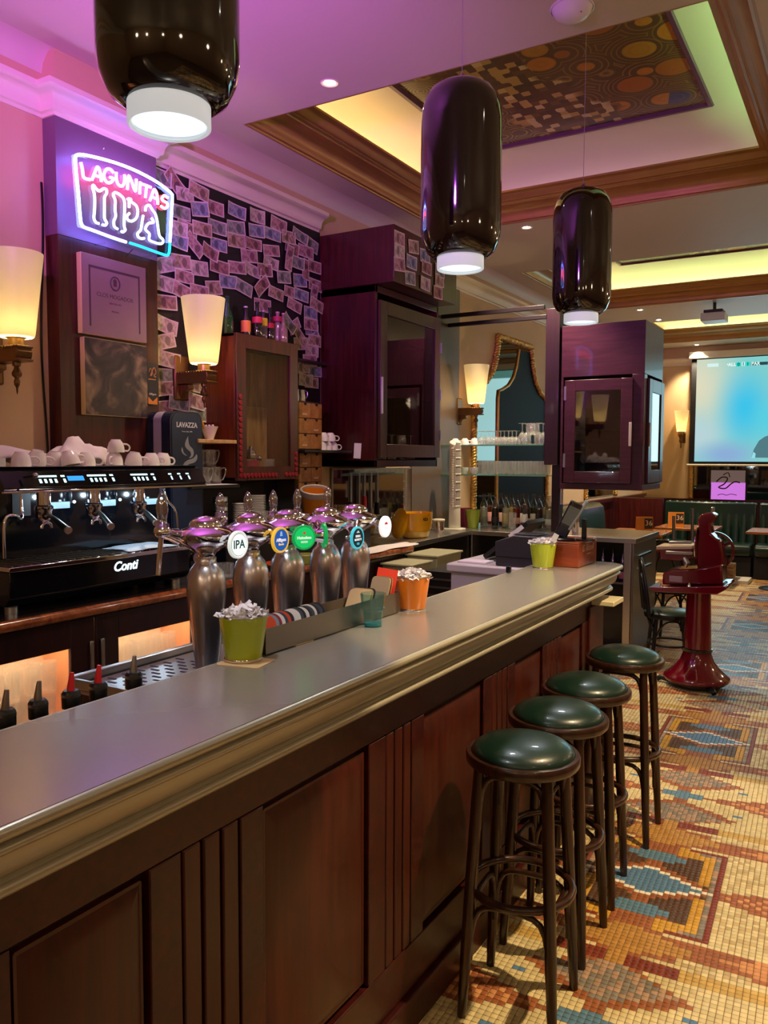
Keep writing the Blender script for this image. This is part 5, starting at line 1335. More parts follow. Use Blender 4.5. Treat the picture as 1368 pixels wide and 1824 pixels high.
# ================================================================== bottles on the small cabinet
def bottle(loc, h, r, glassc, label, cat='bottle', lab=None, cap=None, neck=.32, group=None, liquid=None, alpha=False, tex=None, nm='bottle', pourer=None):
    t = thing(nm, label, cat, loc, 0, group)
    rn = r * (.36 if not pourer else .42)
    pr = [(.0001, .002), (r * .9, 0), (r, .008), (r, h * (1 - neck) - r * .3), (r * .92, h * (1 - neck)), (r * .6, h * (1 - neck * .72)), (rn, h * (1 - neck * .5)), (rn, h * .955), (rn * 1.15, h * .96), (rn * 1.15, h * .985)]
    gm = mat('bottle_' + glassc, '#' + glassc, .06, coat=1.0, spec=.8) if not alpha else glass('bglass_' + glassc, (1, 1, 1), .1, .03, hx('#' + glassc)[:3])
    MB().lathe(pr, 20, cap=False).build('glass', gm, t, smooth=50)
    if liquid: MB().lathe([(.0001, .006), (r * .93, .006), (r * .93, h * (1 - neck) * .86), (.0001, h * (1 - neck) * .86)], 18, cap=False).build('liquid', mat('liquid_' + liquid, '#' + liquid, .15, coat=.6), t, smooth=40)
    if lab:
        for (z0, z1, c_) in lab:
            MB().lathe([(r + .0006, h * z0), (r + .0009, h * z0 + .001), (r + .0009, h * z1 - .001), (r + .0006, h * z1)], 20, cap=False).build('label', mat('label_' + c_, '#' + c_, .5), t, smooth=40)
    if pourer:
        MB().lathe([(rn * 1.5, h * .97), (rn * 1.5, h * 1.08), (rn * 1.2, h * 1.1)], 14).build('collar', M_BLACK, t)
        MB().lathe([(rn * 1.54, h * 1.055), (rn * 1.54, h * 1.075)], 14).build('collar_band', M_STEEL, t)
        MB().tube([(0, 0, h * 1.09), (0, 0, h * 1.13), (0, .004, h * 1.23)], [.009, .0075, .0045], 10).build('pourer', mat('pourer_' + pourer, '#' + pourer, .3, metal=0 if pourer == 'd2222a' else .8), t, smooth=60)
    elif cap: MB().lathe([(rn * 1.2, h * .955), (rn * 1.22, h * .96), (rn * 1.22, h * .998), (rn * 1.1, h), (.0001, h)], 14, cap=False).build('cap', mat('cap_' + cap, '#' + cap, .4, metal=.2), t, smooth=40)
    return t
SBZ = 2.391
for (px, h, r, gc, lb, cp, label) in ((405, .235, .036, '12382a', None, None, 'green glass bottle with pale tag on the small cabinet'), (438, .2, .03, '2a1a20', [(.2, .55, 'd9773c')], 'c9c0c8', 'dark bottle with an orange label on the small cabinet'),
                                      (452, .235, .032, '160d12', [(.44, .6, 'c42a45')], '120a0c', 'dark cola bottle with red band on the small cabinet'), (469, .2, .028, '4a3a40', [(.5, .75, 'd6b52e')], 'b8aab0', 'small bottle with yellow label on the small cabinet'),
                                      (481, .23, .029, '160d14', [(.42, .56, 'b01a34')], '1a1018', 'slim cola bottle with dark red band on the small cabinet'), (493, .2, .028, '8a6a60', None, 'c09088', 'small pinkish bottle on the small cabinet'), (502, .215, .033, '9a8278', [(.7, .85, 'b53a4a')], 'c58a90', 'pale pink bottle with red neck label on the small cabinet')):
    q = PXX(px, 600, -3.36)
    bottle((-3.36 + (.03 if px == 452 else .055 if px == 493 else 0), min(q.y, 4.27), SBZ), h, r, gc, label, 'bottle', lb, cp, .5, 'soda bottles on the small cabinet')
# things inside the small cabinet
t = thing('small_pail', 'bright pink pail inside the cap edged cabinet', 'bucket', (-3.36, PXX(447, 820, -3.36).y, 1.5355))
MB().lathe([(.0001, 0), (.04, 0), (.05, .1), (.048, .1), (.038, .004), (.0001, .004)], 24, cap=False).build('pail', mat('pink_enamel', '#b8285c', .35), t, smooth=50)
t = thing('espresso_pot', 'small chrome pot standing in the pink pail', 'pot', (-3.36, PXX(447, 820, -3.36).y, 1.645))
MB().lathe([(.0001, 0), (.03, 0), (.034, .02), (.03, .05), (.015, .065), (.012, .08), (.0001, .085)], 20, cap=False).build('body', M_CHROME, t, smooth=50)
MB().sphere((.03, .045, .005), .02, 12, 8).build('ball', M_CHROME, t)
inst('tumbler', GLS, (-3.36, PXX(479, 820, -3.36).y, 1.536), 'single clear tumbler inside the cap edged cabinet', 'glass', None)
# ================================================================== little wooden drawer blocks
M_DRW = wood('drawer_wood', '#8a5426', '#b07a3e', .5, (3, 20, 20)); M_DRK = mat('drawer_gap', '#3d2412', .6)
for nm, zb, rows in (('upper little wooden drawer block on the black shelf', 1.709, 3), ('lower little wooden drawer block below the black shelf', 1.385, 3)):
    t = thing('drawer_block', nm, 'drawers', (-3.38, 4.54, zb))
    hh = .105 if rows == 3 and zb > 1.5 else .1
    MB().box(XW + .014, -3.3, 4.405, 4.672, zb, zb + rows * hh + .012).build('case', M_DRK, t, smooth=0, world=True)
    for r_ in range(rows):
        for c_ in range(2):
            a = 4.41 + c_ * .131; zz = zb + .006 + r_ * hh
            dr_ = MB().box(-3.3, -3.288, a, a + .126, zz, zz + hh - .005).build('drawer', M_DRW, t, bevel=.0015, world=True)
            MB().prism([(a + .063 + .016 * math.cos(PI + PI * k / 8), zz + hh - .0055 + .016 * math.sin(PI + PI * k / 8)) for k in range(9)], 'x', -3.288, -3.2872).build('finger_hole', mat('hole_black', '#140c10', .8), dr_, smooth=0, world=True)
            if (r_ + c_) % 2 == 0: MB().box(-3.288, -3.2875, a + .03, a + .085, zz + .02, zz + .03).build('scribble', mat('chalk', '#c9a98a', .7), dr_, smooth=0, world=True)
# metal jugs and glass on top of the drawer block
for k, yy in enumerate((4.43, 4.49, 4.56)):
    t = thing('metal_jug', ('polished', 'brushed', 'small dented')[k] + ' metal jug on top of the little drawers', 'jug', (-3.38, yy, 2.037))
    MB().lathe([(.0001, 0), (.026, 0), (.028, .03), (.022, .07), (.024, .085), (.022, .085), (.02, .07), (.0001, .06)], 18, cap=False).build('body', M_STEEL, t, smooth=50)
    MB().tube(smooth([(.022, 0, .075), (.045, 0, .07), (.045, 0, .035), (.027, 0, .025)]), .003, 6).build('handle', M_STEEL, t)
# white cups on the shelf
for k, (yy, zz) in enumerate(((4.72, 1.709), (4.79, 1.709), (4.86, 1.709), (4.74, 1.772), (4.83, 1.772))):
    inst('coffee_cup', CUP, (-3.33, yy, zz + .062), 'upturned white cup, ' + ('bottom row' if k < 3 else 'top row') + ' on the short black shelf by the tall cabinet', 'cup', 'cups on the black shelf', rot=(PI, 0, R(60 + 20 * (k % 2))))
o = MB().box(-.03, .03, -.0008, .0008, -.055, .055).build('paper_note', M_PAPER); q = PXY(637, 803, 4.936)
o.location = (q.x, 4.934, q.z); o.rotation_euler = (R(-2), R(3), 0); tag(o, 'white paper slip stuck on the side of the tall wall cabinet', 'paper')
# glasses inside the tall cabinet
for k in range(10):
    inst('wine_glass', WGL, (-3.16 - .14 * (k % 2), 5.12 + .075 * k, 1.645 + .19 if k % 3 else 1.645), 'clear stemmed glass inside the tall wall cabinet, ' + ('upside down' if k % 3 else 'standing upright'), 'glass', 'glasses in the tall cabinet', rot=(PI if k % 3 else 0, 0, 0), sc=1.0)
# ================================================================== mirror splashback, steel counter things
t = thing('mirror_panel', 'mirror splashback panel below the tall wall cabinet', 'mirror', (XW + .02, 5.7, CZ))
M_MIRR = mat('mirror', '#b9b6ac', .04, metal=1)
MB().box(XW + .014, XW + .022, 5.08, 6.30, 1.02, 1.565).build('glass', M_MIRR, t, smooth=0, world=True)
MB().box(XW + .013, XW + .026, 5.07, 5.08, 1.02, 1.575).box(XW + .013, XW + .026, 5.08, 6.30, 1.565, 1.575).build('edge_strip', M_STEEL, t, bevel=.001, world=True)
MB().box(XW + .02, XW + .03, 5.2, 6.0, 1.515, 1.535).build('magnet_strip', M_STEELD, t, smooth=0, world=True)
for k, (yy, ln, hc, nm) in enumerate(((5.32, .22, '2a2426', 'black'), (5.44, .25, '8a5a36', 'brown'), (5.52, .18, 'c23a2c', 'red'), (5.62, .28, '8d8a86', 'steel'), (5.72, .24, '1d1b1e', 'black rubber'))):
    u = thing('bar_tool', 'bar tool with ' + nm + ' handle hanging on the mirror splashback', 'bar tool', (XW + .04, yy, 1.2))
    MB().box(XW + .031, XW + .033, yy - .012, yy + .012, 1.53 - ln, 1.535).build('blade', M_STEEL, u, smooth=0, world=True)
    MB().tube([(XW + .034, yy, 1.53 - ln), (XW + .036, yy, 1.53 - ln - .1)], [.011, .013], 10).build('handle', mat('tool_' + hc, '#' + hc, .4), u, world=True)
M_AMB = mat('amber_plastic', '#e0a312', .2, coat=.5); M_AMBC = mat('amber_clear', '#d9b25c', .15, coat=.5)
c = PXX(740, 945, -3.21)
t = thing('ice_bucket', 'oval yellow ice bucket with black brand lettering on the steel counter', 'ice bucket', (c.x, c.y, CZ + .001))
MB().lathe([(.0001, 0), (.085, 0), (.1, .01), (.112, .045)], 36, sx=.75).build('clear_foot', M_AMBC, t, smooth=50)
MB().lathe([(.098, .03), (.118, .06), (.126, .16), (.128, .165), (.122, .165), (.11, .06)], 36, sx=.75, cap=False).build('tub', M_AMB, t, smooth=50)
MB().lathe([(.0001, .05), (.11, .05)], 30, sx=.75, cap=False).build('floor_plate', M_AMB, t)
t.scale = (1.4, 1.4, 1.25)
text_mesh('RICARD', .026, M_BLACK, 'lettering', t, Matrix.Translation((.068, -.068, .125)) @ frame((0, 0, 0), (.72, .69, 0), (0, 0, 1)), .002, bold=.0008)
l = thing('bucket_lid', 'domed yellow lid leaning against the ice bucket', 'lid', (c.x - .02, c.y - .24, CZ + .012))
Ml = Euler((R(80), 0, R(-30))).to_matrix().to_4x4()
l.scale = (1.25, 1.25, 1.25)
MB().lathe([(.0001, .035), (.05, .03), (.085, .015), (.1, 0), (.095, -.004), (.08, .008), (.0001, .025)], 32, sx=1, cap=False).xf(Matrix.Translation((0, 0, .095)) @ Ml).build('dome', M_AMB, l, smooth=60)
c = PXX(782, 945, -3.26)
t = thing('sugar_shaker', 'steel canister with white lid on the steel counter', 'canister', (c.x, c.y, CZ + .001))
MB().lathe([(.0001, 0), (.045, 0), (.047, .1), (.0001, .1)], 24, cap=False).build('can', M_CHROME, t, smooth=40)
MB().lathe([(.0001, .118), (.05, .117), (.053, .11), (.05, .101), (.0001, .101)], 24, cap=False).build('lid', mat('cream_lid', '#e6dccb', .4), t, smooth=40)
MB().tube(smooth([(.0, .046, .08), (.0, .08, .08), (0, .08, .03), (0, .047, .025)]), .005, 6).build('handle', M_AMB, t)
sau = MB().lathe([(.0001, 0), (.035, .0), (.06, .008), (.072, .014), (.07, .0155), (.05, .009), (.0001, .005)], 26, cap=False).build('saucer', M_WHITE, smooth=60); SAU = sau.data; bpy.data.objects.remove(sau)
for k in range(9): inst('saucer', SAU, (-3.38, 6.62, CZ + .001 + k * .0105), 'white saucer in the small stack behind the tower fan', 'saucer', 'saucers behind the fan', sc=(.8, .8, .8))
# tower fan
t = thing('tower_fan', 'slim white tower fan with slatted column on the steel counter', 'fan', (-3.24, 6.70, CZ + .001))
M_FAN = mat('fan_white', '#dcd8c6', .4)
MB().prism(rrect(.17, .15, .02, 4), 'z', 0, .018).build('base', M_FAN, t, bevel=.004)
MB().lathe([(.05, .018), (.055, .03), (.052, .2), (.052, .76), (.05, .77)], 28).build('column', M_FAN, t, smooth=60)
MB().prism(rrect(.012, .56, .004, 3, 0, .49), 'x', 0, .004).xf(Matrix.Rotation(R(-62), 4, 'Z') @ Matrix.Translation((.0515, 0, 0))).build('centre_strip', mat('fan_grey', '#a8a394', .5), t)
for k in range(26):
    z = .22 + k * .021
    MB().tube([(.0535 * math.cos(a), .0535 * math.sin(a), z) for a in [R(-140 + 8 * i) for i in range(9)]], .0024, 5).build('slat', M_FAN, t)
for k in range(8):
    z = .22 + k * .073
    MB().tube([(.054 * math.cos(a), .054 * math.sin(a), z) for a in [R(-62 + 9 * i) for i in range(9)]], .003, 5).build('rib', M_FAN, t)
    MB().grid(lambda u, v: (.0525 * math.cos(R(-60 + 68 * u)), .0525 * math.sin(R(-60 + 68 * u)), z + .008 + v * .056), 6, 1).build('grille_panel', mat('fan_shadow', '#9b968a', .6), t, smooth=60, fix=False)
Mtop = Matrix.Translation((0, 0, .79)) @ Euler((R(22), R(18), 0)).to_matrix().to_4x4()
MB().lathe([(.0001, .018), (.04, .017), (.054, .008), (.056, -.01), (.0001, -.02)], 28, cap=False).xf(Mtop).build('control_head', M_FAN, t, smooth=60)
for k in range(5): MB().lathe([(.0001, .0195), (.005, .019), (.005, .016)], 10, (-.022 + .011 * k, -.006 * (k % 2), 0), cap=False).xf(Mtop).build('button', mat('fan_btn', '#8e8a90', .5), t)
# pails behind the fan
for (px, py, col, lab) in ((835, 928, 'b0305f', 'glossy pink pail beside the tower fan'), (848, 926, '97a433', 'lime pail half hidden behind the pink pail')):
    c = PXX(px, py, -3.36)
    tt = thing('small_pail', lab, 'bucket', (-3.38 + (.17 if px > 840 else 0), 7.22 if px < 840 else 7.04, CZ + .001))
    MB().lathe([(.0001, 0), (.05, 0), (.072, .17), (.069, .17), (.047, .004), (.0001, .004)], 24, cap=False).build('pail', mat('pail_' + col, '#' + col, .3, coat=.3), tt, smooth=50)
# ================================================================== bottles on the end counter
cols = [('e8e2d2', 'white'), ('241a22', 'black'), ('d9d6b8', 'pale yellow'), ('8a1f18', 'deep red'), ('3a1f22', 'dark cherry'), ('2a2430', 'near black'), ('c9c4b0', 'milky'), ('6a1c16', 'ruby'), ('1c1a22', 'ink dark'), ('caa86a', 'amber'), ('3c2a2a', 'brown'), ('24301f', 'dark green'), ('9a8a52', 'olive gold'), ('4a1a2a', 'plum')]
labc = ['8d8578', '3a3436', 'c9b27a', 'd99a90', 'd0a090', '5a5256', 'd8d0c0']
xs = [862, 882, 901, 920, 938, 960, 978]
for k, px in enumerate(xs):
    q = PXZ(px, 929, CZ); q = PXY(px, 929, 7.26)
    bottle((q.x, 7.26, CZ + .001), .315, .036, 'dfe0d8', cols[k][1] + ' syrup bottle, front row on the end counter', 'bottle', [(.12, .3, labc[k])] if k != 2 else [(.1, .42, labc[k])], None, .33, 'syrup bottles on the end counter', liquid=cols[k][0], alpha=True)
for k, px in enumerate((872, 892, 911, 930, 950, 970)):
    q = PXY(px, 925, 7.40)
    bottle((q.x, 7.40, CZ + .001), .325, .036, 'd8d9d0', cols[7 + k][1] + ' syrup bottle, back row on the end counter', 'bottle', [(.12, .4, labc[(k + 3) % 7])], None, .33, 'syrup bottles on the end counter', liquid=cols[7 + k][0], alpha=True)
q = PXZ(975, 935, CZ); bottle((q.x + .02, 7.05, CZ + .001), .24, .028, 'e4e2dc', 'slim clear bottle with white label beside the steel shakers', 'bottle', [(.3, .6, 'e2ddd2')], 'c9922e', .4, None, alpha=True)
inst('tumbler', GLS, (q.x - .08, 7.0, CZ + .001), 'tall empty glass beside the slim clear bottle', 'glass', None, sc=(1, 1, 1.45))
for k, (dx, h) in enumerate(((.0, .17), (.055, .165))):
    t = thing('shaker_tin', ('taller' if k == 0 else 'shorter') + ' polished steel shaker tin by the purple post', 'shaker', (-2.30 + dx * 1.6, 7.02, CZ + .001))
    MB().lathe([(.0001, 0), (.03, 0), (.04, h), (.038, h), (.028, .004)], 24, cap=False).build('tin', M_CHROME, t, smooth=40)
# ================================================================== glassware on the glass shelves
rg = random.Random(8)
white_cup = CUP
for k in range(3): inst('coffee_cup', CUP, (-3.40 + .1 * k, 7.03, 1.783 + .062), 'upturned white cup at the wall end of the upper glass shelf', 'cup', 'cups on the upper glass shelf', rot=(PI, 0, R(30 * k)))
for k in range(3): inst('coffee_cup', CUP, (-3.40 + .1 * k, 7.03, 1.509), 'white cup standing at the wall end of the lower glass shelf', 'cup', 'cups on the lower glass shelf', rz=R(60 + 40 * k))
for row, yy in enumerate((6.955, 7.055)):
    for k in range(5): inst('wine_glass', WGL, (-3.10 + .077 * k, yy, 1.783 + .125), 'upturned clear glass, ' + ('front' if row == 0 else 'back') + ' row of the upper glass shelf', 'glass', 'glasses on the upper shelf', rot=(PI, 0, 0), sc=(1.0, 1.0, .66))
    for k in range(3): inst('wine_glass', WGL, (-2.70 + .08 * k, yy + .01, 1.783 + (.19 if k != 1 else 0)), 'stemmed glass at the post end of the upper shelf, ' + ('upside down' if k != 1 else 'upright'), 'glass', 'stemmed glasses on the upper shelf', rot=(PI if k != 1 else 0, 0, 0))
    for k in range(11): inst('tumbler', GLS, (-3.10 + .061 * k, yy, 1.509), 'clear tumbler, ' + ('front' if row == 0 else 'back') + ' row of the lower glass shelf', 'glass', 'tumblers on the lower shelf', sc=(.78, .78, 1.12))
# ================================================================== raised dark shelf and things behind the taps
s = MB().box(XW + .014, -3.09, 3.45, 5.0, CZ + .001, 1.262).build('back_riser', mat('riser_black', '#0f0c12', .4), bevel=.003)
tag(s, 'black raised ledge along the back of the counter behind the taps', 'ledge')
for k in range(15): inst('saucer', SAU, (-3.26, 3.93, 1.263 + k * .0105), 'grey white saucer in the tall stack behind the beer taps', 'saucer', 'saucers behind the taps', sc=(.75, .75, .8))
for k in range(11): inst('saucer', SAU, (-3.24, 3.74, 1.263 + k * .0105), 'brownish saucer in the lower stack beside the steel jugs', 'saucer', 'brown saucers behind the taps', sc=(.6, .6, .8))
for k in range(3):
    t = thing('milk_jug', ('top', 'middle', 'bottom')[2 - k] + ' steel milk jug of the stack behind the beer taps', 'jug', (-3.22, 3.55, 1.263 + k * .055))
    MB().lathe([(.0001, 0), (.04, 0), (.043, .006), (.043, .05), (.04, .054), (.0001, .05)], 24, cap=False).build('body', M_STEEL, t, smooth=40)
    MB().lathe([(.0435, .02), (.0445, .024), (.0435, .028)], 24, cap=False).build('dark_band', M_BLACK, t)
q = PXX(532, 935, -3.22)
t = thing('orange_jar', 'tilted orange jar with pale rim behind the beer taps', 'jar', (-3.175, 4.42, 1.274))
Mj = Matrix.Translation((0, 0, .012)) @ Euler((R(12), R(12), 0)).to_matrix().to_4x4()
MB().lathe([(.0001, 0), (.075, .0), (.095, .15), (.09, .15), (.07, .006)], 30, cap=False).xf(Mj).build('body', mat('orange_plastic', '#d07c1c', .35), t, smooth=50)
MB().lathe([(.094, .125), (.1, .13), (.103, .165), (.096, .17), (.09, .165), (.09, .13)], 30, cap=False).xf(Mj).build('rim', mat('pale_rim', '#b9a9a0', .4), t, smooth=50)
for k, (px, py) in enumerate(((464, 926), (476, 926), (460, 922), (571, 925))):
    q = PXX(px, py, -3.2); inst('tumbler', GLS, (-3.2, q.y, 1.263), 'small empty glass on the black ledge behind the taps, ' + ('near the saucers', 'beside the second tap', 'against the wall', 'next to the orange jar')[k], 'glass', None, sc=(.8, .8, .55))
q = PXX(402, 1003, -3.0); inst('tumbler', GLS, (-3.0, q.y, CZ + .001), 'low clear glass on the back counter behind the first tap', 'glass', None, sc=(1.2, 1.2, .7))
q = PXX(497, 993, -2.995)
t = thing('snack_dish', 'red and yellow rimmed snack dish on the back counter', 'dish', (-2.995, q.y, CZ + .001))
MB().lathe([(.0001, 0), (.06, 0), (.085, .03), (.082, .033), (.0001, .01)], 28, cap=False).build('dish', mat('red_dish', '#c2402a', .4), t, smooth=50)
MB().lathe([(.07, .016), (.086, .03), (.086, .022)], 28, cap=False).build('yellow_rim', M_AMB, t)
MB().lathe([(.0001, .075), (.04, .06), (.058, .02), (.0001, .02)], 20, cap=False).build('food', mat('grey_food', '#7a6a5c', .7), t, smooth=60)
q = PXX(545, 985, -3.0)
t = thing('green_box', 'olive green tin behind the green medallion', 'tin', (-3.0, q.y, CZ + .001))
MB().lathe([(.0001, 0), (.075, 0), (.075, .05), (.07, .055), (.0001, .055)], 28, cap=False).build('tin', mat('olive_green', '#8a8c3c', .4), t, smooth=40)
cloth('bar_cloth', 'white cloth spread over the counter edge beside the last tap', -2.99, 5.06, .17, .74, CZ + .003, .02, 15, 1.2, mat('white_cloth', '#d8ccca', .85))
# ================================================================== plastic tubs under the counter
M_TUB = mat('tub_plastic', '#8f8a6c', .4, var=.1, vscale=8)
def tub(x0, x1, y0, y1, z0, z1, label):
    t = thing('storage_tub', label, 'tub', ((x0 + x1) / 2, (y0 + y1) / 2, z0), 0, 'plastic tubs under the counter')
    def ring(i, z): return [(x0 + i, y0 + i, z), (x1 - i, y0 + i, z), (x1 - i, y1 - i, z), (x0 + i, y1 - i, z)]
    b = MB(); b.add(ring(.02, z0) + ring(.004, z1), [(3, 2, 1, 0), (4, 5, 6, 7)] + [(i, (i + 1) % 4, 4 + (i + 1) % 4, 4 + i) for i in range(4)])
    b.build('body', M_TUB, t, bevel=.008, world=True)
    MB().box(x0 - .006, x1 + .006, y0 - .006, y1 + .006, z1 + .0005, z1 + .016).build('lid', mat('tub_lid', '#a9a484', .35), t, bevel=.005, world=True)
cr = thing('black_crate', 'black slatted crate stack under the plastic tubs', 'crate', (-2.8, 5.2, 0))
for k in range(9): MB().box(-2.93, -2.66, 4.85, 5.66, .01 + k * .052, .05 + k * .052).build('slat', M_BLKP, cr, bevel=.003, world=True)
tub(-2.92, -2.68, 4.86, 5.18, .478, .685, 'bottom grey green storage tub standing on the black crate')
tub(-2.92, -2.68, 4.86, 5.18, .703, .905, 'upper grey green storage tub in front of the tall one')
tub(-2.92, -2.66, 5.22, 5.64, .478, .69, 'lower back storage tub standing on the black crate')
tub(-2.92, -2.66, 5.22, 5.64, .708, .935, 'tall pale storage tub behind the others')
cr = thing('wire_rack', 'dark wire rack between the tubs and the till cabinet', 'rack', (-2.3, 4.9, 0))
for k in range(14): MB().box(-2.45, -2.2, 4.6, 4.602, .2 + k * .052, .212 + k * .052).build('wire_bar', M_STEELD, cr, smooth=0, world=True)
MB().box(-2.45, -2.2, 4.605, 5.0, 0, .93).build('core', M_BLKP, cr, smooth=0, world=True)
# ================================================================== till cabinet with screen and printer
PZ = 1.08
t = thing('till_cabinet', 'lilac grey metal till cabinet behind the end of the bar', 'cabinet', (-1.66, 4.24, 0))
M_TILL = mat('till_white', '#c9bcc4', .4)
MB().box(-1.955, -1.37, 4.0, 4.5, 0, PZ - .05).build('body', M_TILL, t, bevel=.006, world=True)
MB().box(-1.975, -1.355, 3.98, 4.52, PZ - .049, PZ).build('top', M_TILL, t, bevel=.01, world=True)
s = thing('till_screen', 'black tilted till touch screen on the lilac cabinet', 'till screen', (-1.8, 4.27, PZ))
MB().lathe([(.0001, 0), (.09, 0), (.09, .01), (.0001, .016)], 24, (-1.74, 4.37, PZ + .001), cap=False).build('base', M_BLACK, s, world=True)
d_ = Vector((.27, 0, .215)).normalized(); n_ = Vector((-.215, 0, .27)).normalized()
Ms = frame((-1.865, 4.37, PZ + .012), (0, 1, 0), d_)
MB().prism(rrect(.27, .34, .01, 3, 0, .17), 'z', -.012, .012).xf(Ms).build('panel', M_BLACK, s, bevel=.002, world=True)
MB().box(-.135, .135, .02, .32, .0122, .0132).xf(Ms).build('display_glass', M_BLACKG, s, smooth=0, world=True) if 0 else None
MB().tube([(-1.74, 4.37, PZ + .01), (-1.70, 4.37, PZ + .12)], .02, 10).build('stand', M_BLACK, s, world=True)
MB().box(-.138, -.136, .2, .30, -.012, .012).xf(Ms).build('paper_tag', M_PAPER, s, smooth=0, world=True)
MB().box(-.09, -.06, .16, .29, -.0135, -.0125).xf(Ms).build('receipt_strip', mat('receipt_grey', '#b5a8b0', .7), s, smooth=0, world=True)
p = thing('receipt_printer', 'charcoal receipt printer beside the till screen', 'printer', (-1.55, 4.18, PZ))
MB().prism([(-1.70, PZ + .001), (-1.43, PZ + .001), (-1.43, PZ + .165), (-1.60, PZ + .168), (-1.705, PZ + .13)], 'y', 4.02, 4.21).build('case', mat('charcoal', '#35323a', .45), p, bevel=.006, world=True)
MB().prism([(-1.62, PZ + .1685), (-1.47, PZ + .1665), (-1.47, PZ + .175), (-1.6, PZ + .176)], 'y', 4.05, 4.18).build('lid', mat('charcoal2', '#2a2830', .4), p, bevel=.003, world=True)
MB().box(-1.706, -1.40, 4.018, 4.02, PZ + .05, PZ + .052).build('seam', M_BLACK, p, smooth=0, world=True)
o = MB().box(-1.93, -1.76, 4.03, 4.14, PZ + .001, PZ + .012).build('paper_pad', mat('lilac_paper', '#e2d0dc', .7), bevel=.002); tag(o, 'lilac paper pad lying on the till cabinet', 'paper pad')
o = MB().tube([(-1.8, 4.18, PZ + .006), (-1.78, 4.15, PZ + .01), (-1.74, 4.16, PZ + .008), (-1.73, 4.12, PZ + .006)], .006, 6).build('cable', M_BLACK); tag(o, 'black cable bundle under the till screen', 'cable')
# dark bottles in the niche of the end counter
for k in range(4):
    bottle((-2.02 + .085 * k, 6.93, .62), .27, .033, '17121a', 'dark wine bottle with pink label, number %s from the steel corner post' % ('four', 'three', 'two', 'one')[k], 'bottle', [(.08, .3, 'b0627c')], '1a141c', .38, 'dark bottles under the end counter')
o = MB().box(-2.09, -1.67, 6.85, 7.09, .6, .618).build('bottle_shelf', M_STEELD, bevel=.002); tag(o, 'narrow steel shelf holding dark bottles under the end counter', 'shelf')
# ================================================================== pourer bottles in the speed rail
for (px, py, gc, lb, po, lab) in ((10, 1275, '7a0f16', [(.5, .62, 'd8c8c0')], '8a8078', 'red liqueur bottle with steel pourer'), (68, 1262, '5a1410', [(.55, .65, 'b06a3a')], '8a8078', 'brown red liqueur bottle with steel pourer'), (126, 1225, '8a7a1a', [(.4, .62, 'c8b46a')], 'd2222a', 'olive yellow bottle with red pourer'), (175, 1225, '6a4a1a', [(.45, .6, 'c9a45a')], 'd2222a', 'amber bottle with red pourer'), (238, 1205, 'c8c0b0', [(.3, .7, 'd8d0cc')], '9a948c', 'pale bottle with steel pourer beside the drip tray')):
    q = PXX(px, py, -1.455)
    bottle((-1.455, q.y, .833), .29, .031, gc, lab + ' in the rail behind the bar', 'bottle', lb, None, .32, 'pourer bottles behind the bar', pourer=po)
# ================================================================== rope framed mirrors
def rope(path, r, name, parent, m, pitch=.06):
    """twisted rope: two strands wound round the path"""
    P = [Vector(p) for p in path]; dense = []
    for i in range(len(P) - 1):
        n = max(2, int((P[i + 1] - P[i]).length / .012))
        dense += [P[i].lerp(P[i + 1], k / n) for k in range(n)]
    dense.append(P[-1])
    for s_ in range(2):
        pts = []; L_ = 0
        for i, p in enumerate(dense):
            if i: L_ += (p - dense[i - 1]).length
            t = (dense[min(i + 1, len(dense) - 1)] - dense[max(i - 1, 0)]).normalized()
            a = t.orthogonal().normalized() if abs(t.x) > .9 else t.cross(Vector((1, 0, 0))).normalized(); b = t.cross(a)
            q = L_ / pitch * 2 * PI + s_ * PI
            pts.append(p + (a * math.cos(q) + b * math.sin(q)) * r * .5)
        MB().tube(pts, r * .62, 6).build(name, m, parent, smooth=60, world=True)
MYC = 8.73
pr = [(MYC + s * w_, z) for s, lst in ((-1, [(1.1, .98), (1.1, 1.6), (1.1, 2.3), (1.08, 2.39), (.98, 2.41), (.80, 2.47), (.66, 2.57), (.57, 2.70), (.52, 2.84), (.5, 2.97)]),) for w_, z in lst]
left = pr; right = [(2 * MYC - y, z) for y, z in pr][::-1]
t = thing('wall_mirror', 'tall waisted mirror in a gold rope frame beyond the glass shelves', 'mirror', (XW, MYC, .98))
MB().prism(left + right, 'x', XW + .001, XW + .012).build('glass', mat('dark_mirror', '#77746c', .03, metal=1), t, smooth=0, world=True)
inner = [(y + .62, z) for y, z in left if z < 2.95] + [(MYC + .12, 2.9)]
MB().prism(inner + [(MYC + .48, 2.9)] + [p for p in right[1:]], 'x', XW + .012, XW + .016).build('dark_reflection', mat('reflection_black', '#0d0d0c', .6, spec=.1), t, smooth=0, world=True)  # dark reflection of an opposite mirror, built as a panel on the glass
MB().tube([(XW + .018, y, z) for y, z in inner], .016, 8).build('reflected_frame', M_GBRASS, t, smooth=60, world=True)  # gold edge of that reflected mirror, modelled as a tube
rope([(XW + .02, y, z) for y, z in left + right], .036, 'rope_frame', t, M_GBRASS)
t = thing('wall_mirror', 'dark mirror in a gold rope frame above the side booth', 'mirror', (XW, 12.3, 1.05))
MB().box(XW + .001, XW + .012, 11.5, 13.1, 1.1, 2.6).build('glass', MATS['dark_mirror'], t, smooth=0, world=True)
rope([(XW + .02, 11.5, 1.08), (XW + .02, 11.5, 2.6), (XW + .02, 13.1, 2.6), (XW + .02, 13.1, 1.08)], .036, 'rope_frame', t, M_GBRASS)
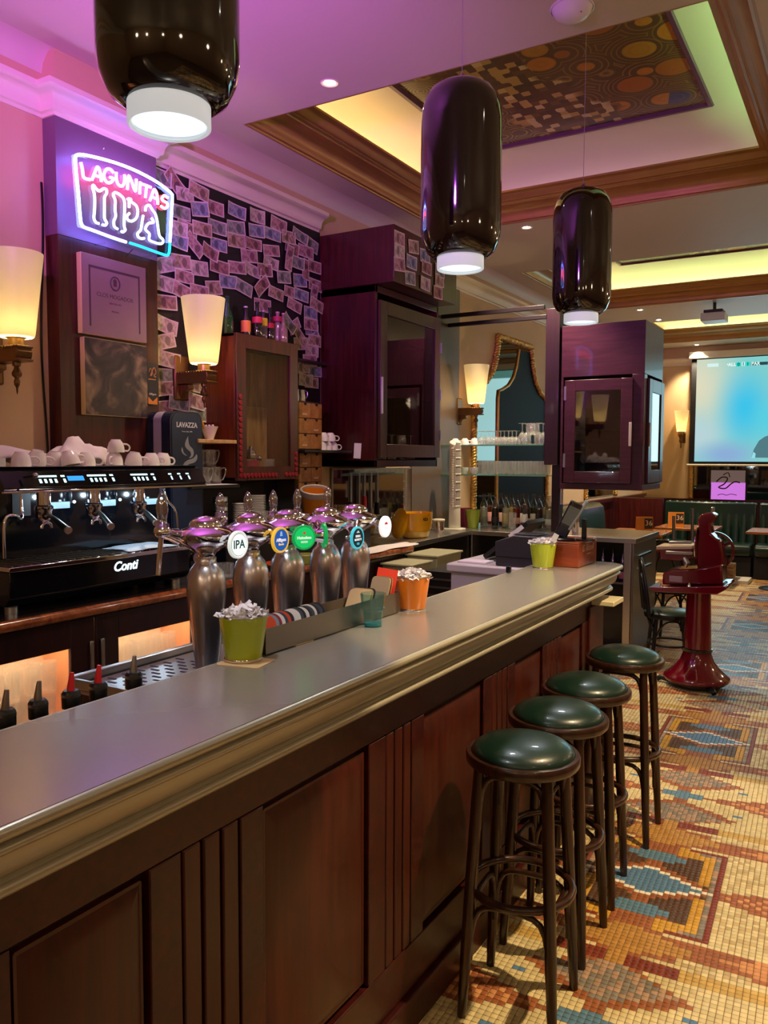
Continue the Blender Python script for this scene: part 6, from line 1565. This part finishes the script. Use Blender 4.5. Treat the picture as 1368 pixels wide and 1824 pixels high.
# ================================================================== projection screen
YS = YF - .12
t = thing('projection_screen', 'pulled down projection screen showing a blurred turquoise picture', 'projection screen', (-1.1, YS, 1.55))
sx0 = PXY(1240, 700, YS).x; sx1 = sx0 + 3.05; sz0 = PXY(1233, 822, YS).z; sz1 = PXY(1240, 641, YS).z
MB().box(sx0 - .085, sx1 + .085, YS, YS + .004, sz0 - .05, sz1 + .08).build('black_border', mat('screen_black', '#0b0c0e', .6), t, smooth=0, world=True)
def screen_mat():
    m = bpy.data.materials.new('projected_picture'); m.use_nodes = True; nt = m.node_tree; nt.nodes.clear(); N = nt.nodes.new; L = nt.links.new
    tc = N('ShaderNodeTexCoord'); mp = N('ShaderNodeMapping'); L(tc.outputs['Object'], mp.inputs[0])
    def blob(cx, cz, r, ra):
        v = N('ShaderNodeVectorMath'); v.operation = 'SUBTRACT'; L(tc.outputs['Object'], v.inputs[0]); v.inputs[1].default_value = (cx, 0, cz)
        s = N('ShaderNodeVectorMath'); s.operation = 'MULTIPLY'; s.inputs[1].default_value = (1 / r, 0, 1 / (r * ra)); L(v.outputs[0], s.inputs[0])
        l = N('ShaderNodeVectorMath'); l.operation = 'LENGTH'; L(s.outputs[0], l.inputs[0])
        g = N('ShaderNodeMapRange'); g.interpolation_type = 'SMOOTHSTEP'; g.inputs['From Min'].default_value = 1; g.inputs['From Max'].default_value = 0; L(l.outputs['Value'], g.inputs[0]); return g.outputs[0]
    cur = None
    def mixc(f, a, c):
        x = N('ShaderNodeMix'); x.data_type = 'RGBA'; L(f, x.inputs[0])
        if isinstance(a, str): x.inputs[6].default_value = hx(a)
        else: L(a, x.inputs[6])
        x.inputs[7].default_value = hx(c); return x.outputs[2]
    cur = mixc(blob(-1.5, 1.3, .9, 1.4), '#86d3cf', '#e3dfc2')
    cur = mixc(blob(-1.45, .45, .75, .8), cur, '#bcd8dd')
    cur = mixc(blob(-.72, .9, .62, 1.5), cur, '#3fc8ef')
    cur = mixc(blob(-1.0, .12, .7, .5), cur, '#8fb0dc')
    cur = mixc(blob(-.2, .7, .6, .9), cur, '#55d5ea')
    cur = mixc(blob(.6, 1.2, .9, 1.0), cur, '#7cc6b0')
    e = N('ShaderNodeEmission'); L(cur, e.inputs[0]); e.inputs[1].default_value = .95
    o = N('ShaderNodeOutputMaterial'); L(e.outputs[0], o.inputs[0]); return m
scr = MB().quad((sx0 + 1.1 - 1.1, YS - .001, sz0), (sx1, YS - .001, sz0), (sx1, YS - .001, sz1), (sx0, YS - .001, sz1))
so = MB(); so.add([(x + 1.1, y - YS, z - sz0) for x, y, z in scr.v], [(0, 1, 2, 3)]); pict = so.build('picture', screen_mat(), t, smooth=0, fix=False); pict.location = (0, 0, sz0 - 1.55)
def onscr(px0, py0, px1, py1, col, s=1.0, name='caption_box', out=.003):
    a = PXY(px0, py1, YS); b = PXY(px1, py0, YS)
    return MB().box(a.x, b.x, YS - out - .0005, YS - out, a.z, b.z).build(name, emis('scr_' + col, '#' + col, s), t, smooth=0, world=True)
onscr(1260, 647, 1280, 654, 'd5f2ee'); onscr(1311, 645.5, 1320, 653, '2fd6c4'); onscr(1321, 644.5, 1327, 652, 'c8f4f0'); onscr(1328, 644.5, 1336, 652, '2fd6c4'); onscr(1337.5, 644, 1368, 651, '35555f', .7); onscr(1295, 648, 1297, 650, 'f0fffa')
Lr = Vector(ORIG[t.name])
for s_, px, py, c_ in (('ALL', 1304, 649.5, 'effffa'), ('0', 1315.5, 649.2, '0a5a58'), ('1', 1324, 648.5, '0a5a58'), ('1', 1332, 648.3, '0a5a58'), ('PAR', 1346, 647.8, 'e8fff8')):
    a = PXY(px, py, YS - .006); text_mesh(s_, .075, emis('scrt_' + c_, '#' + c_, 1.0), 'caption', t, Matrix.Translation(-Lr) @ frame((a.x, YS - .006, a.z), (1, 0, 0), (0, 0, 1)), .001, bold=.002)
pp = [(1338, 815), (1343, 800), (1352, 785), (1362, 778), (1385, 770), (1400, 790), (1400, 816)]
MB().prism([(PXY(x, y, YS).x, PXY(x, y, YS).z) for x, y in pp], 'y', YS - .0045, YS - .004).build('figure_shape', emis('scr_fig', '#5f8c96', .75), t, smooth=0, world=True)
MB().prism([(PXY(x, y, YS).x, PXY(x, y, YS).z) for x, y in ((1338, 816), (1342, 805), (1346, 808), (1345, 816))], 'y', YS - .006, YS - .0055).build('figure_patch', emis('scr_patch', '#9fe8f0', .9), t, smooth=0, world=True)
a = PXY(1228, 634, YS)
MB().box(a.x, sx1 + .12, YS - .05, YS + .06, PXY(1228, 640, YS).z, PXY(1228, 628, YS).z).build('housing', mat('screen_white', '#ded6bd', .5), t, bevel=.01, world=True)
MB().tube([(sx0 - .12, YS, sz0 - .06), (sx1 + .1, YS, sz0 - .06)], .018, 10).build('bottom_bar', MATS['screen_white'], t, world=True)
light('AREA', 'screen_bounce', (-1.0, YS - .2, 2.4), 30, (.5, .85, 1.0), (-1.0, 8, 1.0), shape='RECTANGLE', size=2.8, size_y=1.6)
# lit pink sign and mirror under the screen
t = thing('pink_sign', 'glowing pink sign with dark script below the projection screen', 'sign', (-2.0, YF - .06, 1.0))
def under(px0, py0, px1, py1, d0, d1, m, nm):
    a = PXY(px0, py1, YF - .05); b = PXY(px1, py0, YF - .05)
    return MB().box(a.x, b.x, YF - d1, YF - d0, a.z, b.z).build(nm, m, t, smooth=0, world=True)
under(1263, 836, 1332, 893, .042, .05, MATS['screen_black'], 'frame')
under(1266, 838, 1328, 862, .05, .052, emis('pink_top', '#8a7066', .55), 'upper_field'); under(1266, 860, 1328, 890, .05, .053, emis('pink_low', '#d57ae0', .95), 'lower_field')
sc = [(1276, 858), (1286, 850), (1296, 852), (1290, 862), (1280, 868), (1292, 870), (1302, 862), (1310, 858), (1318, 860)]
MB().tube(smooth([PXY(x, y, YF - .055) for x, y in sc]), .012, 6).build('script', mat('sign_ink', '#2a1a26', .5), t, world=True)
MB().tube(smooth([PXY(x, y, YF - .055) for x, y in ((1288, 846), (1297, 842), (1300, 850))]), .009, 6).build('script', MATS['sign_ink'], t, world=True)
MB().tube(smooth([PXY(x, y, YF - .055) for x, y in ((1278, 882), (1286, 880), (1294, 882), (1302, 880), (1312, 882))]), .006, 6).build('script', MATS['sign_ink'], t, world=True)
t = thing('wall_mirror', 'wide dark mirror with rope edge behind the far booth', 'mirror', (-1.2, YF - .05, .97))
MB().box(-2.62, 1.2, YF - .04, YF - .03, .98, 1.58).build('glass', MATS['dark_mirror'], t, smooth=0, world=True)
rope([(-2.66, YF - .03, .98), (-2.66, YF - .03, 1.6)], .036, 'rope_frame', t, M_GBRASS)
m = MB().box(XW + .012, -2.72, YF - .012, YF - .002, .97, 3.28); o = struct(m.build('wall_panel', mat('light_panel', '#c9ab80', .6), smooth=0))
# ceiling projector
t = thing('projector', 'small white ceiling projector hanging near the coffer', 'projector', (-1.72, 10.9, 3.4))
MB().box(-1.86, -1.58, 10.75, 11.05, 3.36, 3.46).build('body', mat('proj_white', '#b9bfc4', .4), t, bevel=.01, world=True)
MB().tube([(-1.72, 10.9, 3.46), (-1.72, 10.9, 3.598)], .02, 10).build('pole', M_BLACK, t, world=True)
MB().box(-1.83, -1.61, 10.78, 11.02, 3.461, 3.5).build('mount', M_BLACK, t, bevel=.004, world=True)
MB().lathe([(.03, 0), (.035, .02)], 16, (0, 0, 0)).xf(Matrix.Translation((-1.66, 11.05, 3.41)) @ Matrix.Rotation(-PI / 2, 4, 'X')).build('lens', M_BLACKG, t, world=True)
# ================================================================== booths
def channel_bench(x0, x1, y0, label, n):
    """faces -y; y0 = seat front"""
    t = thing('booth_bench', label, 'bench', ((x0 + x1) / 2, y0 + .3, 0))
    w_ = (x1 - x0) / n
    MB().box(x0, x1, y0 + .05, y0 + .66, 0, .3).build('base', MATS['screen_black'], t, smooth=0, world=True)
    for k in range(n):
        a = x0 + k * w_
        # back channel: rounded column leaning back
        def fn(u, v):
            ang = -PI / 2 + PI * u
            z = .42 + v * .62
            bulge = .045 * math.cos(ang) * (1 if v < .93 else (1 - ((v - .93) / .07) ** 2) ** .5)
            return (a + w_ * u, y0 + .52 + .1 * v - bulge - .03, z)
        MB().grid(fn, 8, 10).build('back_channel', M_LEATH, t, smooth=60, fix=False, world=True)
    MB().box(x0, x1, y0 + .52, y0 + .66, .3, 1.03).build('back_frame', M_LEATH, t, bevel=.02, world=True)
    MB().prism([(y0 + .03, .31), (y0 + .0, .36), (y0 + .0, .43), (y0 + .04, .475), (y0 + .3, .485), (y0 + .56, .46), (y0 + .56, .31)], 'x', x0 + .005, x1 - .005).build('seat', M_LEATH, t, bevel=.02, world=True)
    return t
channel_bench(-2.62, -1.36, 12.15, 'green channel backed leather booth bench left of the gap', 12)
channel_bench(-1.32, .1, 12.15, 'green channel backed leather booth bench right of the gap', 13)
t = thing('booth_bench', 'plain green leather booth bench along the left wall', 'bench', (-3.2, 10.2, 0))
MB().prism([(-3.2, .46), (-3.1, .5), (-3.14, .9), (-3.16, 1.0), (-3.22, 1.05), (-3.32, 1.06), (-3.38, 1.0), (-3.38, .3)], 'y', 8.6, 11.3).build('backrest', M_LEATH, t, bevel=.02, world=True)
MB().box(-3.38, -2.8, 8.6, 11.3, .3, .48).build('seat', M_LEATH, t, bevel=.03, world=True)
MB().box(-3.38, -2.84, 8.62, 11.28, 0, .3).build('base', MATS['screen_black'], t, smooth=0, world=True)
m = MB().box(XW, XW + .05, 8.4, YF - .08, 0, 1.0).box(XW, XW + .09, 8.4, YF - .08, 1.0, 1.05); struct(m.build('wall_booth_panelling', M_MAHO))
m = MB().box(-3.4, -2.66, 12.7, 12.78, 0, 1.06); struct(m.build('wall_booth_partition', M_MAHO))
# ================================================================== tables with menu cards
M_TABLE = wood('table_wood', '#8d4f27', '#b87a44', .25, (3, 20, 20), coat=.4)
def table(c, sx, sy, label):
    t = thing('cafe_table', label, 'table', (c[0], c[1], 0.003))
    MB().box(-sx / 2, sx / 2, -sy / 2, sy / 2, .72, .75).build('top', M_TABLE, t, bevel=.004)
    MB().lathe([(.03, .03), (.03, .7), (.12, .719)], 16).build('column', M_BLACK, t)
    MB().lathe([(.0001, 0), (.22, 0), (.22, .012), (.05, .035), (.03, .05)], 24, cap=False).build('foot', M_BLACK, t, smooth=40)
    return t
table((-2.45, 10.35), .7, .8, 'orange brown cafe table in front of the side booth')
table((-2.05, 11.45), .75, .7, 'orange brown cafe table before the channel backed booth')
table((-1.95, 8.75), .7, .7, 'dark edged cafe table behind the red slicer')
table((-.95, 11.4), .7, .7, 'small cafe table beside the right hand booth')
def menu(c, rz, label):
    t = thing('menu_card', label, 'menu', c, rz)
    for s_ in (-1, 1):
        MB().box(-.1, .1, -.0015, .0015, 0, .2).xf(Matrix.Translation((0, s_ * .05, 0)) @ Euler((s_ * .24, 0, 0)).to_matrix().to_4x4()).build('board', mat('orange_card', '#d8872f', .5), t)
    Mf = Matrix.Translation((.05, -.053, .0)) @ Euler((-.24, 0, 0)).to_matrix().to_4x4()
    MB().box(-.05, .045, -.003, -.002, .05, .18).xf(Mf).build('print_panel', mat('brown_print', '#3a2416', .5), t, smooth=0)
    text_mesh('36', .09, mat('cream_print', '#e8d8b8', .5), 'lettering', t, Mf @ frame((0, -.0032, .12), (1, 0, 0), (0, 0, 1)), .0006)
menu((-2.35, 10.2, .7535), R(20), 'folded orange menu card on the table by the side booth')
menu((-2.2, 11.35, .7535), R(10), 'folded orange menu card on the table before the channel backed booth')
t = thing('black_bowl', 'black bowl on the cafe table behind the slicer', 'bowl', (-1.9, 8.9, .754))
MB().lathe([(.0001, 0), (.05, 0), (.11, .05), (.105, .052), (.045, .008), (.0001, .008)], 24, cap=False).build('bowl', M_BLACKG, t, smooth=50)
# ================================================================== dark cafe chair behind the slicer
def cafe_chair(loc, rz, label):
    t = thing('cafe_chair', label, 'chair', loc, rz)
    MB().lathe([(.0001, .475), (.1, .472), (.17, .458), (.185, .445)], 32, cap=False).build('seat', M_LEATH, t, smooth=60)
    MB().lathe([(.16, .41), (.195, .41), (.198, .43), (.192, .447), (.17, .447)], 32, cap=False).build('seat_ring', M_BLACK, t, smooth=50)
    for a in (45, 135, 225, 315):
        ca, sa = math.cos(R(a)), math.sin(R(a))
        MB().tube([(.215 * ca, .215 * sa, 0), (.19 * ca, .19 * sa, .2), (.165 * ca, .165 * sa, .42)], [.013, .015, .015], 8).build('leg', M_BLACK, t, smooth=60)
    n = 28
    MB().tube([(.165 * math.cos(2 * PI * k / n), .165 * math.sin(2 * PI * k / n), .2) for k in range(n)], .009, 6, closed=True).build('foot_ring', M_BLACK, t, smooth=60)
    for k in range(4):
        a0 = R(45 + 90 * k)
        pts = []
        for i in range(9):
            a = a0 + PI / 2 * i / 8; u = abs(2 * i / 8 - 1); pts.append((.17 * math.cos(a), .17 * math.sin(a), .26 + .14 * (1 - u ** 2.5)))
        MB().tube(pts, .008, 6).build('brace', M_BLACK, t, smooth=60)
    pts = [(-.15 - .05 * math.sin(PI * i / 10) - .03, .19 * math.cos(PI * i / 10), .44 + .42 * math.sin(PI * i / 10)) for i in range(11)]
    MB().tube(smooth(pts, 2), .014, 8).build('back_hoop', M_BLACK, t, smooth=60)
    pts = [(-.16 - .045 * math.sin(PI * i / 10) - .02, .11 * math.cos(PI * i / 10), .44 + .3 * math.sin(PI * i / 10)) for i in range(11)]
    MB().tube(smooth(pts, 2), .011, 8).build('inner_hoop', M_BLACK, t, smooth=60)
    return t
cafe_chair((-1.31, 6.62, .003), R(20), 'dark bentwood cafe chair with green seat behind the slicer')
cafe_chair((-1.55, 7.9, .003), R(-60), 'dark bentwood cafe chair at the table behind the slicer')
# ================================================================== red flywheel slicer on its pedestal
base = PXZ(1240, 1222, 0)
SLX, SLY = base.x, base.y
t = thing('meat_slicer', 'glossy dark red hand slicer standing on a round red pedestal', 'slicer', (SLX, SLY, .003))
M_RED = mat('red_enamel', '#66061a', .14, coat=.8)
MB().lathe([(.0001, .05), (.225, .05), (.232, .062), (.226, .08), (.19, .105), (.15, .145), (.118, .19), (.1, .24), (.097, .262)], 40, cap=False).build('pedestal_foot', M_RED, t, smooth=50)
MB().lathe([(.097, .258), (.106, .262), (.106, .28), (.097, .284)], 40, cap=False).build('collar', M_BLACKG, t, smooth=40)
MB().lathe([(.096, .282), (.09, .45), (.082, .7), (.084, .735)], 40, cap=False).build('column', M_RED, t, smooth=50)
MB().lathe([(.0001, .012), (.17, .012), (.2, .03), (.2, .05), (.0001, .05)], 30, cap=False).build('underside', M_BLACK, t, smooth=40)
for a in (-55, 65, 185):
    MB().tube([(.19 * math.cos(R(a)), .19 * math.sin(R(a)), .03), (.25 * math.cos(R(a)), .25 * math.sin(R(a)), .035), (.275 * math.cos(R(a)), .275 * math.sin(R(a)), .018)], [.025, .02, .018], 8).build('foot_lever', M_BLACK, t, smooth=60)
def sp(px, py): q = PXY(px, py, SLY); return (q.x - SLX, q.z - .003)
pl = [sp(1165, 1040), sp(1300, 1038), sp(1302, 1043), sp(1285, 1052), sp(1175, 1048)]
MB().prism(pl, 'y', -.2, .22).build('table_plate', M_RED, t, bevel=.006)
MB().prism([sp(1185, 1038), sp(1292, 1038), sp(1290, 1003), sp(1245, 1010), sp(1200, 1012), sp(1186, 1018)], 'y', -.11, .13).build('machine_base', M_RED, t, bevel=.012)
MB().prism([sp(1243, 1012), sp(1291, 1010), sp(1289, 985), sp(1284, 962), sp(1276, 958), sp(1268, 950), sp(1266, 935), sp(1274, 927), sp(1277, 918), sp(1268, 913), sp(1250, 915), sp(1244, 924), sp(1246, 945), sp(1243, 965), sp(1240, 990)], 'y', -.03, .12).build('blade_tower', M_RED, t, bevel=.014)
bc = sp(1243, 972)
MB().lathe([(.0001, .0), (.1, .003), (.14, .0), (.14, -.006), (.0001, -.01)], 40, cap=False).xf(Matrix.Translation((bc[0], .02, bc[1])) @ Matrix.Rotation(R(90), 4, 'Y')).build('blade', M_CHROME, t, smooth=40)
MB().prism([sp(1180, 975), sp(1238, 975), sp(1238, 992), sp(1215, 997), sp(1182, 993)], 'y', -.12, .1).build('carriage', M_RED, t, bevel=.008)
MB().prism([sp(1176, 970), sp(1238, 970), sp(1238, 975), sp(1176, 976)], 'y', -.13, .11).build('carriage_plate', mat('slicer_cream', '#b7a48c', .35), t, bevel=.003)
MB().prism([sp(1196, 962), sp(1236, 962), sp(1236, 967), sp(1196, 967)], 'y', -.1, -.06).build('clamp_bar', M_STEEL, t, bevel=.003)
MB().prism([sp(1193, 978), sp(1240, 980), sp(1240, 985), sp(1193, 983)], 'y', -.15, -.12).build('slide_bar', M_STEEL, t, bevel=.003)
for px, y0_, y1_ in ((1203, 918, 966), (1236, 905, 962)):
    a, b = sp(px, y1_), sp(px, y0_)
    MB().tube([(a[0], -.06, a[1]), (b[0], -.06, b[1])], .011, 10).build('guide_rod', M_STEELD, t)
a = sp(1226, 996)
MB().tube([(a[0], -.14, a[1] + .02), (a[0] + .02, -.16, a[1] - .01), (a[0] + .01, -.15, a[1] - .04)], [.02, .024, .012], 10).build('knob_lever', M_STEEL, t, smooth=60)
a = sp(1209, 1028)
MB().box(a[0] - .045, a[0] + .045, -.1125, -.1105, a[1] - .022, a[1] + .022).build('name_plate', mat('plate_grey', '#a58d92', .4), t, bevel=.001)
a = sp(1268, 910); MB().lathe([(.014, 0), (.014, .03), (.01, .035)], 12, (a[0], .04, a[1] - .01)).build('top_knob', M_STEEL, t)
for px in (1187, 1235):
    a = sp(px, 1040); MB().lathe([(.018, 0), (.014, .012), (.008, .02), (.009, .032)], 12, (a[0], -.16, a[1] - .003)).build('screw_foot', M_CHROME, t)
MB().lathe([(.12, -.012), (.14, -.01), (.14, .01), (.12, .012)], 36, cap=False).xf(Matrix.Translation((sp(1265, 985)[0], .19, sp(1265, 985)[1])) @ Matrix.Rotation(R(90), 4, 'X')).build('flywheel_rim', M_RED, t, smooth=50)
c_ = sp(1265, 985)
for k in range(3):
    an = R(30 + 120 * k)
    MB().tube([(c_[0], .19, c_[1]), (c_[0] + .125 * math.cos(an), .19, c_[1] + .125 * math.sin(an))], .012, 8).build('flywheel_spoke', M_RED, t)
# crate and low plinth behind the slicer
q = PXZ(1300, 1032, 0)
t = thing('wooden_crate', 'pale wooden crate on a low plinth behind the slicer', 'crate', (q.x + .03, q.y - .32, .003))
MB().box(-.2, .25, -.12, .3, 0, .05).build('plinth', mat('plinth_white', '#c9c4b4', .5), t, bevel=.004)
for k in range(4): MB().box(-.16, .06, -.06, .2, .052 + k * .05, .098 + k * .05).build('plank', wood('crate_wood', '#8a6a44', '#b3925f', .6, (3, 20, 20)), t, bevel=.003)
